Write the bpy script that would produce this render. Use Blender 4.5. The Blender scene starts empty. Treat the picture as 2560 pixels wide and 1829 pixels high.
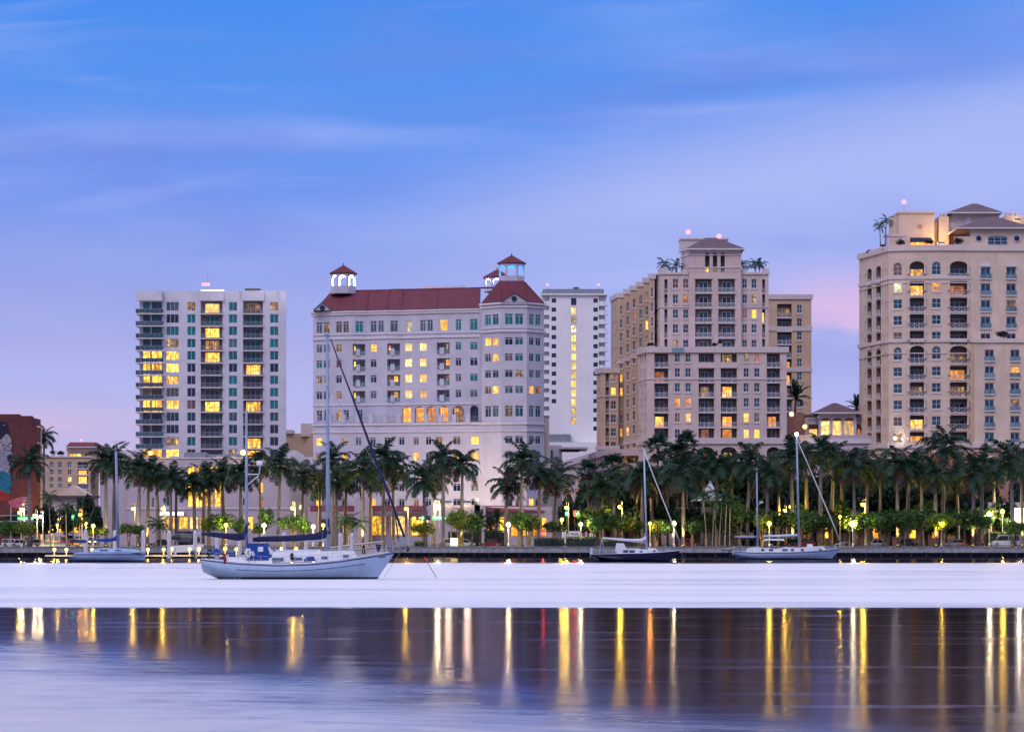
import bpy, math, random
from mathutils import Vector, Matrix
random.seed(11)
R = random.random
def RU(a, b): return a + (b - a) * random.random()
sc = bpy.context.scene
# ------------------------------------------------------------------ camera
# photograph pixels (2560 wide): focal length in pixels, horizon row, camera height over the water
F, HZ, CX, CH = 7500.0, 1337.0, 1280.0, 4.3
cd = bpy.data.cameras.new('camera'); cam = bpy.data.objects.new('camera', cd)
sc.collection.objects.link(cam); sc.camera = cam
cam.location = (0, 0, CH); cam.rotation_euler = (math.radians(90), 0, 0)
cd.sensor_width = 36; cd.lens = F / 2560 * 36; cd.shift_y = (HZ - 914.5) / 2560
cd.clip_start = 1; cd.clip_end = 20000
def W(px, py, Y): return Vector(((px - CX) / F * Y, Y, CH + (HZ - py) / F * Y))
# ------------------------------------------------------------------ render / exposure
sc.render.engine = 'CYCLES'
sc.cycles.use_denoising = True
sc.cycles.max_bounces = 4; sc.cycles.diffuse_bounces = 2; sc.cycles.glossy_bounces = 2
sc.cycles.transmission_bounces = 2; sc.cycles.transparent_max_bounces = 4
sc.cycles.sample_clamp_indirect = 4.0
sc.cycles.caustics_reflective = False; sc.cycles.caustics_refractive = False
sc.view_settings.view_transform = 'Standard'; sc.view_settings.look = 'None'
sc.view_settings.exposure = 0; sc.view_settings.gamma = 1
# ------------------------------------------------------------------ node helper
def lin(c):
    return tuple(((v / 255) / 12.92 if v / 255 <= .04045 else ((v / 255 + .055) / 1.055) ** 2.4) for v in c[:3]) + (1,)
class T:
    def __init__(s, tree): s.t = tree
    def n(s, kind, ins=None, **kw):
        nd = s.t.nodes.new(kind)
        for k, v in kw.items(): setattr(nd, k, v)
        for k, v in (ins or {}).items():
            sk = nd.inputs[k]
            if isinstance(v, bpy.types.NodeSocket): s.t.links.new(v, sk)
            else: sk.default_value = v
        return nd
    def m(s, op, a, b=0.0, c=0.0, clamp=False):
        nd = s.n('ShaderNodeMath', {0: a, 1: b, 2: c}, operation=op); nd.use_clamp = clamp
        return nd.outputs[0]
    def mr(s, v, a, b, c=0.0, d=1.0, smooth=True):
        nd = s.n('ShaderNodeMapRange', {0: v, 1: a, 2: b, 3: c, 4: d})
        if smooth: nd.interpolation_type = 'SMOOTHSTEP'
        return nd.outputs[0]
    def mix(s, f, a, b, mode='MIX'):
        nd = s.n('ShaderNodeMix', data_type='RGBA', blend_type=mode)
        for i, v in ((0, f), (6, a), (7, b)):
            if isinstance(v, bpy.types.NodeSocket): s.t.links.new(v, nd.inputs[i])
            else: nd.inputs[i].default_value = v
        return nd.outputs[2]
    def ramp(s, f, stops):
        nd = s.n('ShaderNodeValToRGB', {0: f}); e = nd.color_ramp.elements
        while len(e) < len(stops): e.new(0.5)
        for i, (p, c) in enumerate(stops): e[i].position = p; e[i].color = c if len(c) == 4 else (*c, 1)
        return nd.outputs[0]
    def noise(s, vec, scale, detail=2, rough=.5, dist=0.0):
        return s.n('ShaderNodeTexNoise', {'Vector': vec, 'Scale': scale, 'Detail': detail, 'Roughness': rough, 'Distortion': dist}).outputs['Fac']
    def xyz(s, x, y, z): return s.n('ShaderNodeCombineXYZ', {0: x, 1: y, 2: z}).outputs[0]
# ------------------------------------------------------------------ world: dusk sky
SUN_EL, SUN_AZ = math.radians(46), math.radians(205)     # afterglow from behind the camera, a little to its left
wd = bpy.data.worlds.new('World'); wd.cycles.sampling_method = 'MANUAL'; wd.cycles.sample_map_resolution = 256; sc.world = wd; wd.use_nodes = True
t = T(wd.node_tree); t.t.nodes.clear()
d = t.n('ShaderNodeSeparateXYZ', {0: t.n('ShaderNodeTexCoord').outputs['Generated']})
dx, dy, dz = d.outputs
hor = t.m('SQRT', t.m('ADD', t.m('MULTIPLY', dx, dx), t.m('MULTIPLY', dy, dy)))
el = t.m('DIVIDE', dz, t.m('MAXIMUM', hor, .001))          # tangent of the elevation
az = t.m('ARCTAN2', dx, dy)
warp = t.noise(t.xyz(t.m('MULTIPLY', az, 5), t.m('MULTIPLY', el, 14), 3.0), 1.0, 3)
elw = t.m('ADD', el, t.m('MULTIPLY', t.m('SUBTRACT', warp, .5), .035))
base = t.ramp(t.m('MULTIPLY', elw, 2.0, clamp=True), [
    (0.0, lin((220, 184, 218))), (.05, lin((198, 182, 226))), (.10, lin((178, 178, 231))), (.17, lin((148, 160, 231))),
    (.235, lin((110, 148, 236))), (.30, lin((82, 143, 237))), (.36, lin((64, 137, 236))), (.5, lin((158, 170, 235))), (.7, lin((188, 190, 237))),
    (1.0, lin((204, 203, 240)))])
# the sky is bluer to the left of the view and paler to the right
base = t.mix(t.m('MULTIPLY', t.mr(az, -.02, .2, 0, .38), t.mr(el, .16, .10)), base, lin((172, 178, 240)))
# long thin cirrus streaks
c1 = t.noise(t.xyz(t.m('ADD', t.m('MULTIPLY', az, 5), t.m('MULTIPLY', el, -4)), t.m('MULTIPLY', el, 27), 1.7), 1.0, 4, .5, .5)
base = t.mix(t.mr(c1, .42, .74, 0, .5), base, lin((166, 182, 246)))
c2 = t.noise(t.xyz(t.m('MULTIPLY', az, 11), t.m('ADD', t.m('MULTIPLY', el, 70), t.m('MULTIPLY', az, -5)), 8.2), 1.0, 4, .5, .4)
base = t.mix(t.m('MULTIPLY', t.mr(c2, .54, .8, 0, .3), t.mr(el, .02, .09)), base, lin((186, 192, 248)))
c3 = t.noise(t.xyz(t.m('MULTIPLY', az, 9), t.m('MULTIPLY', el, 42), 21.3), 1.0, 3, .5, .3)
base = t.mix(t.m('MULTIPLY', t.mr(c3, .46, .72, 0, .5), t.m('MULTIPLY', t.mr(el, .25, .12), t.mr(el, .03, .08))), base, lin((108, 134, 224)))
# a broad veil of cloud climbing to the right, its upper edge crisp
line = t.m('SUBTRACT', t.m('ADD', el, t.m('MULTIPLY', t.m('SUBTRACT', c1, .5), .045)), t.m('ADD', .1235, t.m('MULTIPLY', az, .19)))
veil = t.m('MULTIPLY', t.m('MULTIPLY', t.mr(line, .012, -.018), t.mr(line, -.075, -.012)), t.mr(az, -.09, .06))
base = t.mix(t.m('MULTIPLY', veil, .75), base, lin((176, 186, 243)))
# low pink cloud bank
pn = t.noise(t.xyz(t.m('MULTIPLY', az, 30), t.m('MULTIPLY', el, 70), 5.0), 1.0, 4, .55, .3)
pk = t.m('MULTIPLY', t.m('MULTIPLY', t.mr(t.m('ADD', t.m('ADD', el, t.m('MULTIPLY', t.m('SUBTRACT', az, .11), .25)), t.m('MULTIPLY', t.m('SUBTRACT', pn, .5), .02)), .066, .072), t.mr(el, .095, .074)), t.mr(t.m('ABSOLUTE', t.m('SUBTRACT', az, .118)), .045, .012))
base = t.mix(t.m('MULTIPLY', pk, .75), base, lin((228, 188, 228)))
lo = t.noise(t.xyz(t.m('MULTIPLY', az, 14), t.m('MULTIPLY', el, 90), 12.0), 1.0, 3)
base = t.mix(t.m('MULTIPLY', t.mr(lo, .42, .7, 0, .75), t.mr(el, .05, .02)), base, lin((226, 186, 220)))
nish = t.n('ShaderNodeTexSky', sky_type='NISHITA', sun_disc=False, sun_elevation=SUN_EL, sun_rotation=SUN_AZ)
col = t.mix(1.0, base, t.mix(1.0, nish.outputs[0], (.004, .004, .004, 1), 'MULTIPLY'), 'ADD')
bg = t.n('ShaderNodeBackground', {0: col, 1: 1.0})
t.t.links.new(bg.outputs[0], t.n('ShaderNodeOutputWorld').inputs[0])
# ------------------------------------------------------------------ sun: faint, very soft afterglow
sd = bpy.data.lights.new('sun', 'SUN'); sd.energy = 1.15; sd.angle = math.radians(30); sd.color = (1.0, .90, .98)
so = bpy.data.objects.new('sun', sd); sc.collection.objects.link(so)
sdir = Vector((math.sin(SUN_AZ) * math.cos(SUN_EL), math.cos(SUN_AZ) * math.cos(SUN_EL), math.sin(SUN_EL)))
so.rotation_euler = sdir.to_track_quat('Z', 'Y').to_euler(); so.location = (0, -50, 60)

# ------------------------------------------------------------------ materials
M = {}
def mat(name):
    m = bpy.data.materials.new(name); m.use_nodes = True; m.node_tree.nodes.clear(); M[name] = m
    tt = T(m.node_tree); return m, tt
def out(tt, sh): tt.t.links.new(sh, tt.n('ShaderNodeOutputMaterial').inputs[0])
def pbr(name, col, rough=.6, metal=0.0, var=.08, scale=1.5, spec=.5, streak=0.0, bump=0.0):
    m, tt = mat(name); g = tt.n('ShaderNodeNewGeometry').outputs['Position']
    c = (*col, 1) if len(col) == 3 else col
    f = tt.noise(g, scale, 4, .6)
    dark = tuple(v * (1 - var * 2) for v in c[:3]) + (1,); lite = tuple(min(1, v * (1 + var)) for v in c[:3]) + (1,)
    cc = tt.mix(tt.mr(f, .3, .7), dark, lite)
    if streak:
        sp = tt.n('ShaderNodeSeparateXYZ', {0: g}).outputs
        f2 = tt.noise(tt.xyz(tt.m('MULTIPLY', sp[0], 1.3), tt.m('MULTIPLY', sp[1], 1.3), tt.m('MULTIPLY', sp[2], .07)), 1.0, 4, .6)
        cc = tt.mix(tt.mr(f2, .5, .8, 0, streak), cc, tuple(v * .62 for v in c[:3]) + (1,))
    ins = {'Base Color': cc, 'Roughness': rough, 'Metallic': metal, 'Specular IOR Level': spec}
    if bump:
        ins['Normal'] = tt.n('ShaderNodeBump', {'Strength': bump, 'Distance': .1, 'Height': tt.noise(g, scale * 6, 3)}).outputs[0]
    out(tt, tt.n('ShaderNodeBsdfPrincipled', ins).outputs[0]); return m
def emit(name, col, strength):
    m, tt = mat(name); out(tt, tt.n('ShaderNodeEmission', {0: (*col, 1), 1: strength}).outputs[0]); return m
def litpane(name, ca, cb, s0, s1, sc_=1.1, thr=(.35, .75)):
    """a room seen through a lit window: lamps, curtains and furniture as uneven brightness, different in every pane"""
    m, tt = mat(name); o = tt.n('ShaderNodeTexCoord').outputs['Object']
    rnd = tt.n('ShaderNodeObjectInfo').outputs['Random']
    off = tt.m('MULTIPLY', rnd, 91.0); sp = tt.n('ShaderNodeSeparateXYZ', {0: o}).outputs
    f = tt.noise(tt.xyz(tt.m('ADD', sp[0], off), sp[1], tt.m('MULTIPLY', sp[2], .9)), sc_, 3, .6)
    g = tt.noise(tt.xyz(tt.m('ADD', tt.m('MULTIPLY', sp[0], 3.0), off), 0.0, tt.m('MULTIPLY', sp[2], .25)), 1.0, 1)
    k = tt.m('MULTIPLY', tt.mr(f, thr[0], thr[1]), tt.mr(g, .34, .58, .12, 1.0))
    rn2 = tt.m('FRACT', tt.m('MULTIPLY', rnd, 17.3))
    br = tt.m('MULTIPLY', tt.mr(k, 0, 1, s0, s1, False), tt.mr(rn2, 0, 1, .45, 1.3, False))
    e = tt.n('ShaderNodeEmission', {0: tt.mix(tt.m('MULTIPLY', tt.m('FRACT', tt.m('MULTIPLY', rnd, 7.7)), .45), tt.mix(k, (*ca, 1), (*cb, 1)), (1, .36, .04, 1)), 1: br}).outputs[0]
    gl = tt.n('ShaderNodeBsdfPrincipled', {'Base Color': (.02, .02, .03, 1), 'Roughness': .1}).outputs[0]
    out(tt, tt.n('ShaderNodeAddShader', {0: e, 1: gl}).outputs[0]); return m
def glass(name, col, rough=.12, var=.5, spec=.5):
    m, tt = mat(name); o = tt.n('ShaderNodeTexCoord').outputs['Object']
    rnd = tt.n('ShaderNodeObjectInfo').outputs['Random']; sp = tt.n('ShaderNodeSeparateXYZ', {0: o}).outputs
    f = tt.noise(tt.xyz(tt.m('ADD', tt.m('MULTIPLY', sp[0], 2.2), tt.m('MULTIPLY', rnd, 50)), sp[1], tt.m('MULTIPLY', sp[2], .5)), 1.0, 2)
    k = tt.m('ADD', tt.mr(f, .35, .65, -var, var), tt.mr(rnd, 0, 1, -.25, .25, False))
    c = tt.mix(tt.m('ADD', .5, k, clamp=True), tuple(v * .45 for v in col) + (1,), tuple(v * 1.5 for v in col) + (1,))
    out(tt, tt.n('ShaderNodeBsdfPrincipled', {'Base Color': c, 'Roughness': rough, 'Specular IOR Level': spec}).outputs[0]); return m
def leaf(name, col, var=.45):
    m, tt = mat(name); g = tt.n('ShaderNodeNewGeometry').outputs['Position']
    rnd = tt.n('ShaderNodeObjectInfo').outputs['Random']
    k = tt.m('ADD', tt.mr(tt.noise(g, 1.6, 2), .3, .7), tt.mr(rnd, 0, 1, -.3, .3, False), clamp=True)
    c = tt.mix(k, tuple(v * (1 - var) for v in col) + (1,), tuple(v * (1 + var) for v in col) + (1,))
    a = tt.n('ShaderNodeBsdfPrincipled', {'Base Color': c, 'Roughness': .55, 'Specular IOR Level': .3}).outputs[0]
    b = tt.n('ShaderNodeBsdfTranslucent', {0: c}).outputs[0]
    out(tt, tt.n('ShaderNodeMixShader', {0: .28, 1: a, 2: b}).outputs[0]); return m

pbr('white_stucco', (.63, .62, .69), .85, var=.05, scale=.25, streak=.30)
pbr('lav_stucco', (.52, .51, .605), .85, var=.05, scale=.25, streak=.30)
pbr('tower_white', (.83, .80, .80), .8, var=.025, scale=.2, streak=.1)
pbr('pink_stucco', (.48, .41, .475), .85, var=.04, scale=.3, streak=.12)
pbr('stone_stucco', (.61, .485, .455), .85, var=.06, scale=.25, streak=.32)
pbr('stone_light', (.61, .515, .50), .8, var=.03, scale=.4, streak=.15)
pbr('tan_stucco', (.58, .41, .285), .85, var=.06, scale=.25, streak=.32)
pbr('cream_stucco', (.70, .54, .425), .85, var=.06, scale=.25, streak=.30)
pbr('cream_light', (.68, .565, .515), .8, var=.03, scale=.4, streak=.12)
pbr('salmon_stucco', (.50, .235, .185), .85, var=.06, scale=.5, streak=.12)
pbr('garage_pink', (.70, .56, .58), .85, var=.04, scale=.3, streak=.1)
pbr('brick_red', (.115, .032, .036), .9, var=.12, scale=.8, streak=.1)
pbr('trim_white', (.66, .62, .66), .7, var=.04, scale=.8, streak=.1)
pbr('frame_white', (.68, .68, .70), .5, var=.03)
pbr('frame_dark', (.10, .12, .13), .4, var=.1)
pbr('recess_beige', (.30, .27, .27), .85, var=.06, scale=.6)  # beige darkened to put balcony shade into the recess colour
pbr('recess_tan_shaded', (.19, .155, .15), .85, var=.06, scale=.6)  # balcony shade put into the recess wall colour for contrast
pbr('rail_white', (.66, .66, .69), .5, var=.04)
pbr('rail_grey', (.30, .32, .34), .4, metal=.4, var=.06)
pbr('concrete', (.34, .34, .36), .9, var=.14, scale=.9, streak=.75, bump=.25)
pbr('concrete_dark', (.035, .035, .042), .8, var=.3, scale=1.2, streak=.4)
pbr('concrete_cap', (.26, .265, .28), .9, var=.16, scale=.8, streak=.3)
pbr('asphalt', (.17, .165, .165), .85, var=.12, scale=.6)
pbr('pavement', (.34, .32, .30), .9, var=.1, scale=.8)
pbr('lawn', (.055, .13, .04), .95, var=.3, scale=1.2)
pbr('earth', (.16, .14, .12), .95, var=.2, scale=.4)
pbr('road_paint', (.62, .52, .16), .8, var=.1)
pbr('trunk_grey', (.21, .19, .185), .9, var=.15, scale=2.5, bump=.2)
pbr('bark', (.13, .10, .075), .95, var=.25, scale=3, bump=.3)
pbr('pole_grey', (.42, .43, .45), .45, metal=.3, var=.06)
pbr('pole_dark', (.05, .07, .06), .5, var=.1)
pbr('piling_white', (.72, .73, .78), .6, var=.05, scale=1.2, streak=.25)
pbr('dock_wood', (.40, .385, .385), .9, var=.15, scale=2)
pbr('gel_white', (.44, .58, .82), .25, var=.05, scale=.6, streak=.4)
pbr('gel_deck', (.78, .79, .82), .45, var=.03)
pbr('gel_navy', (.012, .018, .06), .2, var=.1)
pbr('boot_dark', (.01, .013, .03), .4, var=.2)
pbr('canvas_navy', (.008, .014, .075), .85, var=.3, scale=3, bump=.3)
pbr('canvas_blue', (.012, .06, .32), .8, var=.2, scale=3, bump=.3)
pbr('canvas_white', (.75, .76, .80), .85, var=.05, scale=2)
pbr('canvas_red', (.10, .015, .02), .8, var=.15)
pbr('alu', (.27, .35, .50), .4, metal=.2, var=.05)
pbr('alu_white', (.48, .58, .76), .35, metal=.1, var=.04)
pbr('wire', (.32, .34, .38), .4, metal=.5, var=.03)
pbr('teak', (.20, .13, .10), .7, var=.2)
pbr('rubber', (.012, .012, .014), .8, var=.2)
pbr('red_paint', (.55, .03, .02), .5, var=.1)
pbr('red_cloth', (.24, .03, .05), .9, var=.3, scale=6)
pbr('grey_metal', (.28, .30, .33), .45, metal=.4, var=.08)
pbr('car_white', (.72, .72, .73), .2, var=.02); pbr('car_silver', (.42, .43, .45), .22, metal=.5, var=.02)
pbr('car_dark', (.02, .022, .028), .2, var=.05); pbr('car_red', (.25, .012, .012), .2, var=.05)
pbr('car_blue', (.03, .05, .14), .2, var=.05); pbr('car_beige', (.48, .44, .38), .22, var=.02)
glass('glass_dark', (.006, .020, .055), .08)
glass('glass_navy', (.008, .06, .10), .10)
glass('glass_teal', (.012, .165, .195), .3, .16, .3)
glass('glass_grey', (.07, .13, .155), .25, .3, .4)
glass('glass_rail', (.16, .26, .31), .1, .2)
glass('glass_rail_dark', (.045, .10, .13), .1, .3)
glass('glass_brown', (.16, .09, .085), .35, .3, .3)
glass('glass_car', (.02, .03, .04), .05, .1)
litpane('lit_yellow', (1, .42, .02), (1, .66, .11), .85, 4.8, 1.3, (.32, .72))
litpane('lit_gold', (1, .48, .025), (1, .62, .08), 1.4, 3.8)
litpane('lit_orange', (1, .30, .02), (1, .50, .06), 1.1, 3.4)
litpane('lit_white', (1, .66, .16), (1, .80, .34), 1.0, 3.2)
litpane('lit_pale', (.9, .95, .45), (1, 1, .75), .45, 2.6)
litpane('lit_red', (.55, .12, .03), (1, .32, .06), .28, 1.1)
litpane('lit_dim', (.34, .22, .10), (1, .55, .14), .25, 1.7, 1.0, (.4, .75))
litpane('lit_teal', (.0, .10, .11), (.15, 1.0, .75), .15, 1.0, 1.6, (.58, .85))
emit('lamp_yellow', (1, .70, .10), 7); emit('lamp_white', (1, .86, .45), 8); emit('lamp_orange', (1, .50, .06), 6)
emit('lamp_dock', (1, .68, .12), 7); emit('lamp_flood', (1, .84, .50), 14); emit('lamp_beacon', (1, .30, .42), 2.2)
emit('lamp_mast', (.95, .97, 1), 12); emit('lamp_blue', (.005, .12, 1), 3); emit('lamp_ice', (1, .98, .94), 4)
emit('sign_green', (.03, 1.0, .22), 1.2); emit('sign_text', (.65, 1, .70), 2.2); emit('signal_green', (.08, 1, .42), 6)
emit('signal_red', (1, .04, .02), 9); emit('canopy_light', (1, .97, .92), 3.0); emit('head_light', (1, .8, .4), 12)
emit('tail_red', (1, .03, .01), 2.5); emit('pit_glow', (1, .62, .12), 20); emit('roof_strip', (1, .9, .6), 2.0)
emit('tail_red', (1, .03, .01), 2.5); emit('pit_glow', (1, .70, .18), 9); emit('roof_strip', (1, .9, .6), 3.0)
leaf('palm_leaf', (.019, .056, .034)); leaf('palm_dry', (.040, .031, .032)); leaf('palm_shaft', (.07, .125, .05), .2)
leaf('leaf_green', (.075, .165, .030)); leaf('leaf_dark', (.014, .036, .022)); leaf('leaf_mid', (.044, .11, .028))
leaf('leaf_lamplit', (.13, .20, .025)); leaf('leaf_hedge', (.022, .060, .020)); leaf('coco_leaf', (.030, .085, .035))  # the lime leaf has lamplight put into its colour
def roofmat(name, c, cs):
    m, tt = mat(name); g = tt.n('ShaderNodeNewGeometry').outputs['Position']; sp = tt.n('ShaderNodeSeparateXYZ', {0: g}).outputs
    w = tt.n('ShaderNodeTexWave', {'Vector': tt.xyz(0.0, 0.0, sp[2]), 'Scale': cs, 'Distortion': .4}, bands_direction='Z').outputs['Fac']
    f = tt.noise(g, .6, 5, .7)
    c0 = tt.mix(tt.mr(f, .3, .72), tuple(v * .75 for v in c) + (1,), tuple(v * 1.2 for v in c) + (1,))
    c1 = tt.mix(tt.m('MULTIPLY', w, .35), c0, tuple(v * .45 for v in c) + (1,))
    nb = tt.n('ShaderNodeBump', {'Strength': .6, 'Distance': .12, 'Height': w}).outputs[0]
    out(tt, tt.n('ShaderNodeBsdfPrincipled', {'Base Color': c1, 'Roughness': .75, 'Normal': nb}).outputs[0])
roofmat('roof_red', (.175, .030, .050), 2.2); roofmat('roof_brown', (.165, .105, .125), 2.6); roofmat('roof_plum', (.17, .026, .042), 2.2)

# water: one sheet; calm slicks mirror the shore through a dark tint, ruffled lanes scatter sky, far one painted brighter
m, t = mat('water'); g = t.n('ShaderNodeNewGeometry').outputs['Position']; sp = t.n('ShaderNodeSeparateXYZ', {0: g}).outputs
wx, wy = sp[0], sp[1]
wob = t.noise(t.xyz(t.m('MULTIPLY', wx, .012), t.m('MULTIPLY', wy, .05), 0.0), 1.0, 4, .6)
wob2 = t.noise(t.xyz(t.m('MULTIPLY', wx, .085), t.m('ADD', t.m('MULTIPLY', wy, .40), t.m('MULTIPLY', wx, .03)), 4.0), 1.0, 4, .6, .5)
yb = t.m('ADD', wy, t.m('MULTIPLY', t.m('SUBTRACT', wob, .5), 7.0))
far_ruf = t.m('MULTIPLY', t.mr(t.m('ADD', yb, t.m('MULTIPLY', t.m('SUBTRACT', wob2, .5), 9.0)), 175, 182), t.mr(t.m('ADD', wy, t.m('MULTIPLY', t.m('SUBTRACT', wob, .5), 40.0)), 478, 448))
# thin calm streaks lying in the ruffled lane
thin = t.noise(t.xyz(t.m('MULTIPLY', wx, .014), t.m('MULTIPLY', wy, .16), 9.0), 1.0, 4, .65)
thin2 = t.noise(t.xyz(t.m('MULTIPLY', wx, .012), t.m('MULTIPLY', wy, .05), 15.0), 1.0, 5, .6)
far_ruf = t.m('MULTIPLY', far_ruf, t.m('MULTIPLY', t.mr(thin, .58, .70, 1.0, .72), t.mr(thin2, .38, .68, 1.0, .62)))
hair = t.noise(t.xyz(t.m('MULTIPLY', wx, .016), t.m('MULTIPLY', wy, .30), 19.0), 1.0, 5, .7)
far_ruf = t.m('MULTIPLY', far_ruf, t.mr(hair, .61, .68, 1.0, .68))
nearline = t.m('ADD', wy, t.m('ADD', t.m('MULTIPLY', t.m('SUBTRACT', wob, .5), 26.0), t.m('MULTIPLY', wx, 2.0)))
near_ruf = t.mr(nearline, 98, 46)
# cat's-paw lanes on the slick
lane = t.m('MULTIPLY', t.mr(wob2, .51, .63), t.mr(wob, .36, .56, .25, 1.0))
calm = t.m('MULTIPLY', lane, 1.0)
grain = t.noise(t.xyz(t.m('MULTIPLY', wx, .30), t.m('ADD', t.m('MULTIPLY', wy, .85), t.m('MULTIPLY', wx, .22)), 37.0), 1.0, 6, .8)
ruf = t.m('MAXIMUM', far_ruf, t.m('MAXIMUM', t.m('MULTIPLY', t.m('MULTIPLY', near_ruf, 1.0), t.mr(grain, .36, .66, .60, 1.0)), t.m('MULTIPLY', calm, .20)))
fine = t.noise(t.xyz(t.m('MULTIPLY', wx, .55), t.m('ADD', t.m('MULTIPLY', wy, 2.4), t.m('MULTIPLY', wx, .5)), 2.0), 1.0, 5, .7)
rough = t.m('ADD', t.mr(ruf, 0, 1, .128, .58, False), t.m('MULTIPLY', t.m('SUBTRACT', fine, .5), t.m('MULTIPLY', near_ruf, .12)))
# small swell: the facets tip towards and away from the viewer in long low ripples
r1 = t.noise(t.xyz(t.m('MULTIPLY', wx, .06), t.m('MULTIPLY', wy, .42), 31.0), 1.0, 5, .75)
r2 = t.noise(t.xyz(t.m('MULTIPLY', wx, .22), t.m('ADD', t.m('MULTIPLY', wy, .75), t.m('MULTIPLY', wx, .14)), 37.0), 1.0, 6, .78)
tilt = t.m('ADD', t.m('MULTIPLY', t.m('SUBTRACT', r1, .5), t.mr(ruf, 0, .6, .020, .06)), t.m('MULTIPLY', t.m('SUBTRACT', r2, .5), t.m('MULTIPLY', near_ruf, .6)))
tx = t.m('MULTIPLY', t.m('SUBTRACT', t.noise(t.xyz(t.m('MULTIPLY', wx, 1.2), t.m('MULTIPLY', wy, 1.2), 51.0), 1.0, 2), .5), .015)
nrm = t.n('ShaderNodeVectorMath', {0: t.xyz(tx, t.m('MULTIPLY', tilt, -1.0), 1.0)}, operation='NORMALIZE').outputs[0]
tint = t.mix(t.mr(far_ruf, .1, .9), t.mix(t.mr(ruf, .05, .7), (.26, .25, .34, 1), (1, .93, .88, 1)), (.98, .97, 1, 1))  # dark tint paints the slick's reflection darker than the shore it mirrors
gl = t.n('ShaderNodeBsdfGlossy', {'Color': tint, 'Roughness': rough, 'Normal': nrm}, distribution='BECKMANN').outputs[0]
df = t.n('ShaderNodeBsdfDiffuse', {0: (.95, .95, .93, 1)}).outputs[0]  # pale diffuse paints bright sky reflection into the far ruffled band
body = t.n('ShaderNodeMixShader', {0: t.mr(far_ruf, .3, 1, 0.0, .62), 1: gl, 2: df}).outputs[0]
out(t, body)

# ------------------------------------------------------------------ mesh helpers
COL = sc.collection
class MB:
    def __init__(s): s.v = []; s.f = []
    def quad(s, a, b, c, d_):
        i = len(s.v); s.v += [tuple(a), tuple(b), tuple(c), tuple(d_)]; s.f.append((i, i + 1, i + 2, i + 3)); return s
    def poly(s, pts):
        i = len(s.v); s.v += [tuple(p) for p in pts]; s.f.append(tuple(range(i, i + len(pts)))); return s
    def box(s, x0, x1, y0, y1, z0, z1):
        i = len(s.v)
        s.v += [(x0, y0, z0), (x1, y0, z0), (x1, y1, z0), (x0, y1, z0), (x0, y0, z1), (x1, y0, z1), (x1, y1, z1), (x0, y1, z1)]
        s.f += [tuple(i + k for k in q) for q in ((0, 3, 2, 1), (4, 5, 6, 7), (0, 1, 5, 4), (1, 2, 6, 5), (2, 3, 7, 6), (3, 0, 4, 7))]; return s
    def tube(s, pts, rads, n=8, cap=True, flat=1.0):
        pts = [Vector(p) for p in pts]; i0 = len(s.v)
        if not isinstance(rads, (list, tuple)): rads = [rads] * len(pts)
        for k, p in enumerate(pts):
            a = pts[max(k - 1, 0)]; b = pts[min(k + 1, len(pts) - 1)]; dr = (b - a).normalized()
            up = Vector((0, 0, 1)) if abs(dr.z) < .95 else Vector((0, 1, 0))
            e1 = dr.cross(up).normalized(); e2 = dr.cross(e1)
            for j in range(n):
                th = 2 * math.pi * j / n
                q = p + (e1 * math.cos(th) * flat + e2 * math.sin(th)) * rads[k]; s.v.append(tuple(q))
        for k in range(len(pts) - 1):
            for j in range(n):
                a = i0 + k * n + j; b = i0 + k * n + (j + 1) % n
                s.f.append((a, b, b + n, a + n))
        if cap:
            s.f.append(tuple(i0 + j for j in range(n))[::-1]); s.f.append(tuple(i0 + (len(pts) - 1) * n + j for j in range(n)))
        return s
    def lathe(s, prof, n=12, cx=0, cy=0, a0=0.0):
        i0 = len(s.v)
        for r, z in prof:
            for j in range(n):
                th = a0 + 2 * math.pi * j / n; s.v.append((cx + r * math.cos(th), cy + r * math.sin(th), z))
        for k in range(len(prof) - 1):
            for j in range(n):
                a = i0 + k * n + j; b = i0 + k * n + (j + 1) % n; s.f.append((a, b, b + n, a + n))
        s.f.append(tuple(i0 + j for j in range(n))[::-1]); s.f.append(tuple(i0 + (len(prof) - 1) * n + j for j in range(n)))
        return s
    def extr(s, prof, y0, y1):
        """closed profile of (x, z) extruded along y"""
        n = len(prof); i = len(s.v)
        s.v += [(x, y0, z) for x, z in prof] + [(x, y1, z) for x, z in prof]
        s.f += [(i + k, i + (k + 1) % n, i + n + (k + 1) % n, i + n + k) for k in range(n)]
        s.f.append(tuple(i + k for k in range(n))[::-1]); s.f.append(tuple(i + n + k for k in range(n))); return s
    def mesh(s, name='mesh', smooth=False):
        me = bpy.data.meshes.new(name); me.from_pydata(s.v, [], s.f); me.materials.append(None)
        if smooth: me.polygons.foreach_set('use_smooth', [True] * len(me.polygons))
        me.update(); return me
def put(name, me, material, parent=None, loc=(0, 0, 0), rz=0.0, scl=None):
    if isinstance(me, MB): me = me.mesh(name)
    o = bpy.data.objects.new(name, me); COL.objects.link(o)
    if material:
        o.material_slots[0].link = 'OBJECT'; o.material_slots[0].material = M[material]
    o.location = loc; o.rotation_euler = (0, 0, rz)
    if scl: o.scale = scl
    if parent: o.parent = parent
    return o
def tag(o, label=None, cat=None, group=None, kind=None):
    if label: o['label'] = label
    if cat: o['category'] = cat
    if group: o['group'] = group
    if kind: o['kind'] = kind
    return o
def thing(name, label, cat, loc=(0, 0, 0), rz=0.0, group=None):
    o = bpy.data.objects.new(name, None); COL.objects.link(o); o.location = loc; o.rotation_euler = (0, 0, rz)
    return tag(o, label, cat, group)
def sphere_mb(r, n=10, m_=6):
    return MB().lathe([(max(.001, r * math.sin(math.pi * k / m_)), -r * math.cos(math.pi * k / m_)) for k in range(m_ + 1)], n)
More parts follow.
